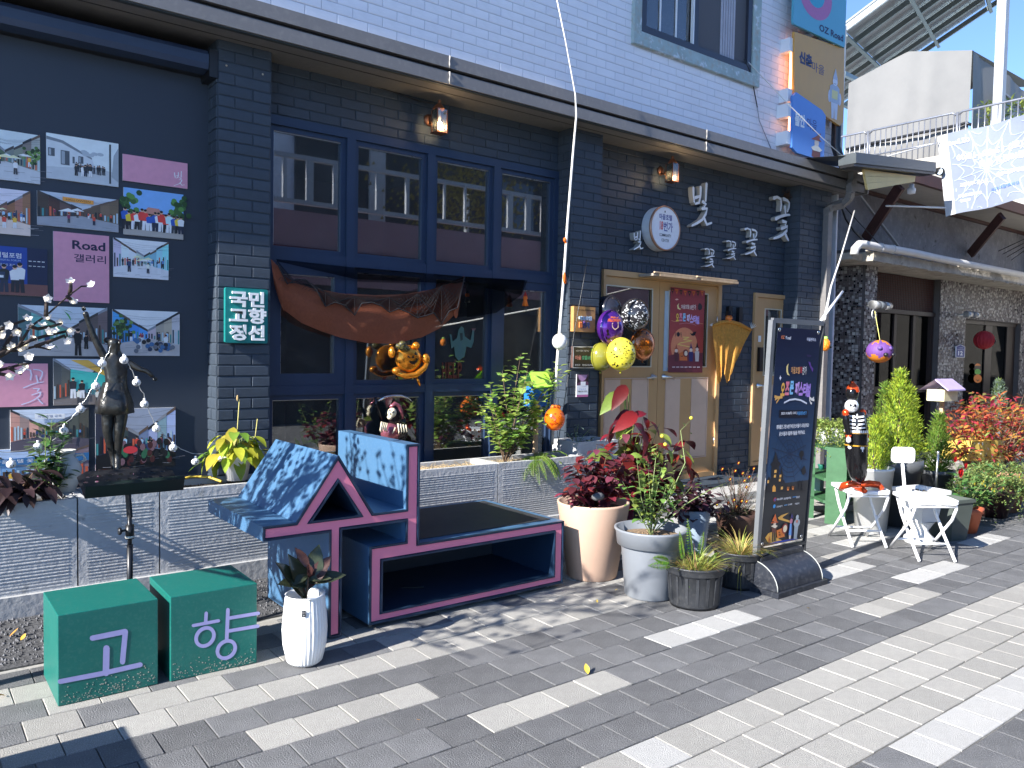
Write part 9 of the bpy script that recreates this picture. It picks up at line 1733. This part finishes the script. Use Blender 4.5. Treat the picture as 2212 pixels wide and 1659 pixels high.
b.tube([tk[-1], PY(*zV(-300, 980), 3.9), PY(*zV(-90, 900), YBT)], [.016, .012, .010], M_bk, 6); b.tube([PY(*zV(-300, 980), 3.9), PY(*zV(-90, 960), YBT)], .009, M_bk, 6); b.tube([PY(*zV(-300, 980), 3.9), PY(*zV(-60, 700), YBT), ], .009, M_bk, 6); b.build('branches', bt_)
for (x, y) in fl_:
    c = PY(*zV(x, y), YBT+rnd.uniform(-.04, .03)); b = MB(); ax_ = Vector((rnd.uniform(-.6, .2), rnd.uniform(-1, -.2), rnd.uniform(-.3, 1))).normalized(); u_ = ax_.orthogonal().normalized(); v_ = ax_.cross(u_)
    for k in range(5): a = 2*pi*k/5+rnd.random()*.3; b.leaf(c, (u_*cos(a)+v_*sin(a)+ax_*.45), ax_, .026, .020, M_pet, .3, -.25, 3)
    b.ell(c+ax_*.006, .0035, M_led, 6, 4); b.build('blossom', bt_)
me_ = [lmesh('leaf', .05, .022, leafmat('plastic_green_leaf', (.06, .26, .09), .3, .02, .4), .2, .2, 3)]
for (x, y) in ((400, 530), (265, 620), (320, 740), (80, 870), (420, 540), (5, 770)): putleaf(me_[0], bt_, PY(*zV(x, y), YBT), Vector((rnd.uniform(.3, 1), -.2, rnd.uniform(-.5, .2))))
# the rest of its crown, outside the left edge: its twigs and blossoms shade the sculpture and the paving
r = random.Random(5); b = MB(); fb = MB(); top_ = tk[-1]
for i in range(48):
    e = Vector((r.uniform(-1.3, -.05), 2.45+1.85*((i+.5)/48), r.uniform(1.40, 2.35))); mm = top_.lerp(e, .5)+Vector((0, 0, r.uniform(0, .15))); b.tube([top_, mm, e], [.012, .008, .004], M_bk, 5, False)
    for k in range(6):
        p = mm.lerp(e, r.uniform(0, 1)); q_ = p+Vector((r.uniform(-.15, .15), r.uniform(-.15, .15), r.uniform(.05, .3))); b.tube([p, q_], [.005, .0025], M_bk, 4, False)
        for c in (q_, p.lerp(q_, .6)+Vector((.02, .01, 0))):
            for j in range(5): a = 2*pi*j/5; fb.leaf(c, Vector((cos(a), sin(a), .4)), UPV, .032, .024, M_pet, .3, -.25, 2)
        fb.leaf(p, rdir(r), UPV, .06, .028, L_green, .2, .2, 3)
b.build('crown_branches', bt_, kind='stuff'); fb.build('crown_blossoms', bt_, kind='stuff')
# unseen dark box added beyond the left edge; only its shadow reaches the picture
p = zA(610, 850); t = thing('planter_box', 'dark timber planter box just outside the left edge, throwing a shadow on the paving', 'planter', (p.x-1.35, p.y-.2, 0)); b = MB(); b.box(p.x-1.75, p.x-.95, p.y-.42, p.y-.06, 0, .5, M_bdoor); b.build('box_body', t); b = MB(); b.box(p.x-1.78, p.x-.92, p.y-.45, p.y-.03, .5, .53, M_bdoor); b.build('rim', t)
# fallen leaves
for i, (x, y, m_, s_) in enumerate(((1270, 1456, (.62, .42, .05), .05), (20, 1375, (.55, .25, .04), .05), (12, 1502, (.55, .25, .04), .05), (45, 1383, (.6, .35, .05), .04), (1290, 1302, (.32, .04, .03), .02), (908, 1555, (.25, .08, .04), .02), (1345, 1232, (.4, .05, .04), .03), (1747, 1314, (.35, .15, .06), .03), (1328, 1275, (.4, .12, .06), .02))):
    b = MB(); p = PZ(x, y, .006); b.leaf(p, Vector((rnd.uniform(-1, 1), rnd.uniform(-.5, .5), .12)), UPV, s_, s_*.5, mat('fallen_leaf_%d' % (i % 4), m_, .6), .35, -.3, 5); b.build('fallen_leaf', label='fallen '+('yellow' if m_[1] > .4 else 'orange brown' if m_[0] > .5 else 'dark red' if m_[1] < .1 else 'rust brown')+' leaf on the paving, '+('before the long bench box', 'by the gravel at the left edge', 'at the far left edge, lower', 'beside another by the gravel', 'right of the bench box corner', 'low in the middle foreground', 'between the beige and grey pots', 'before the banner base', 'near the bench corner, small')[i], cat='leaf', group='leaves fallen on the paving')
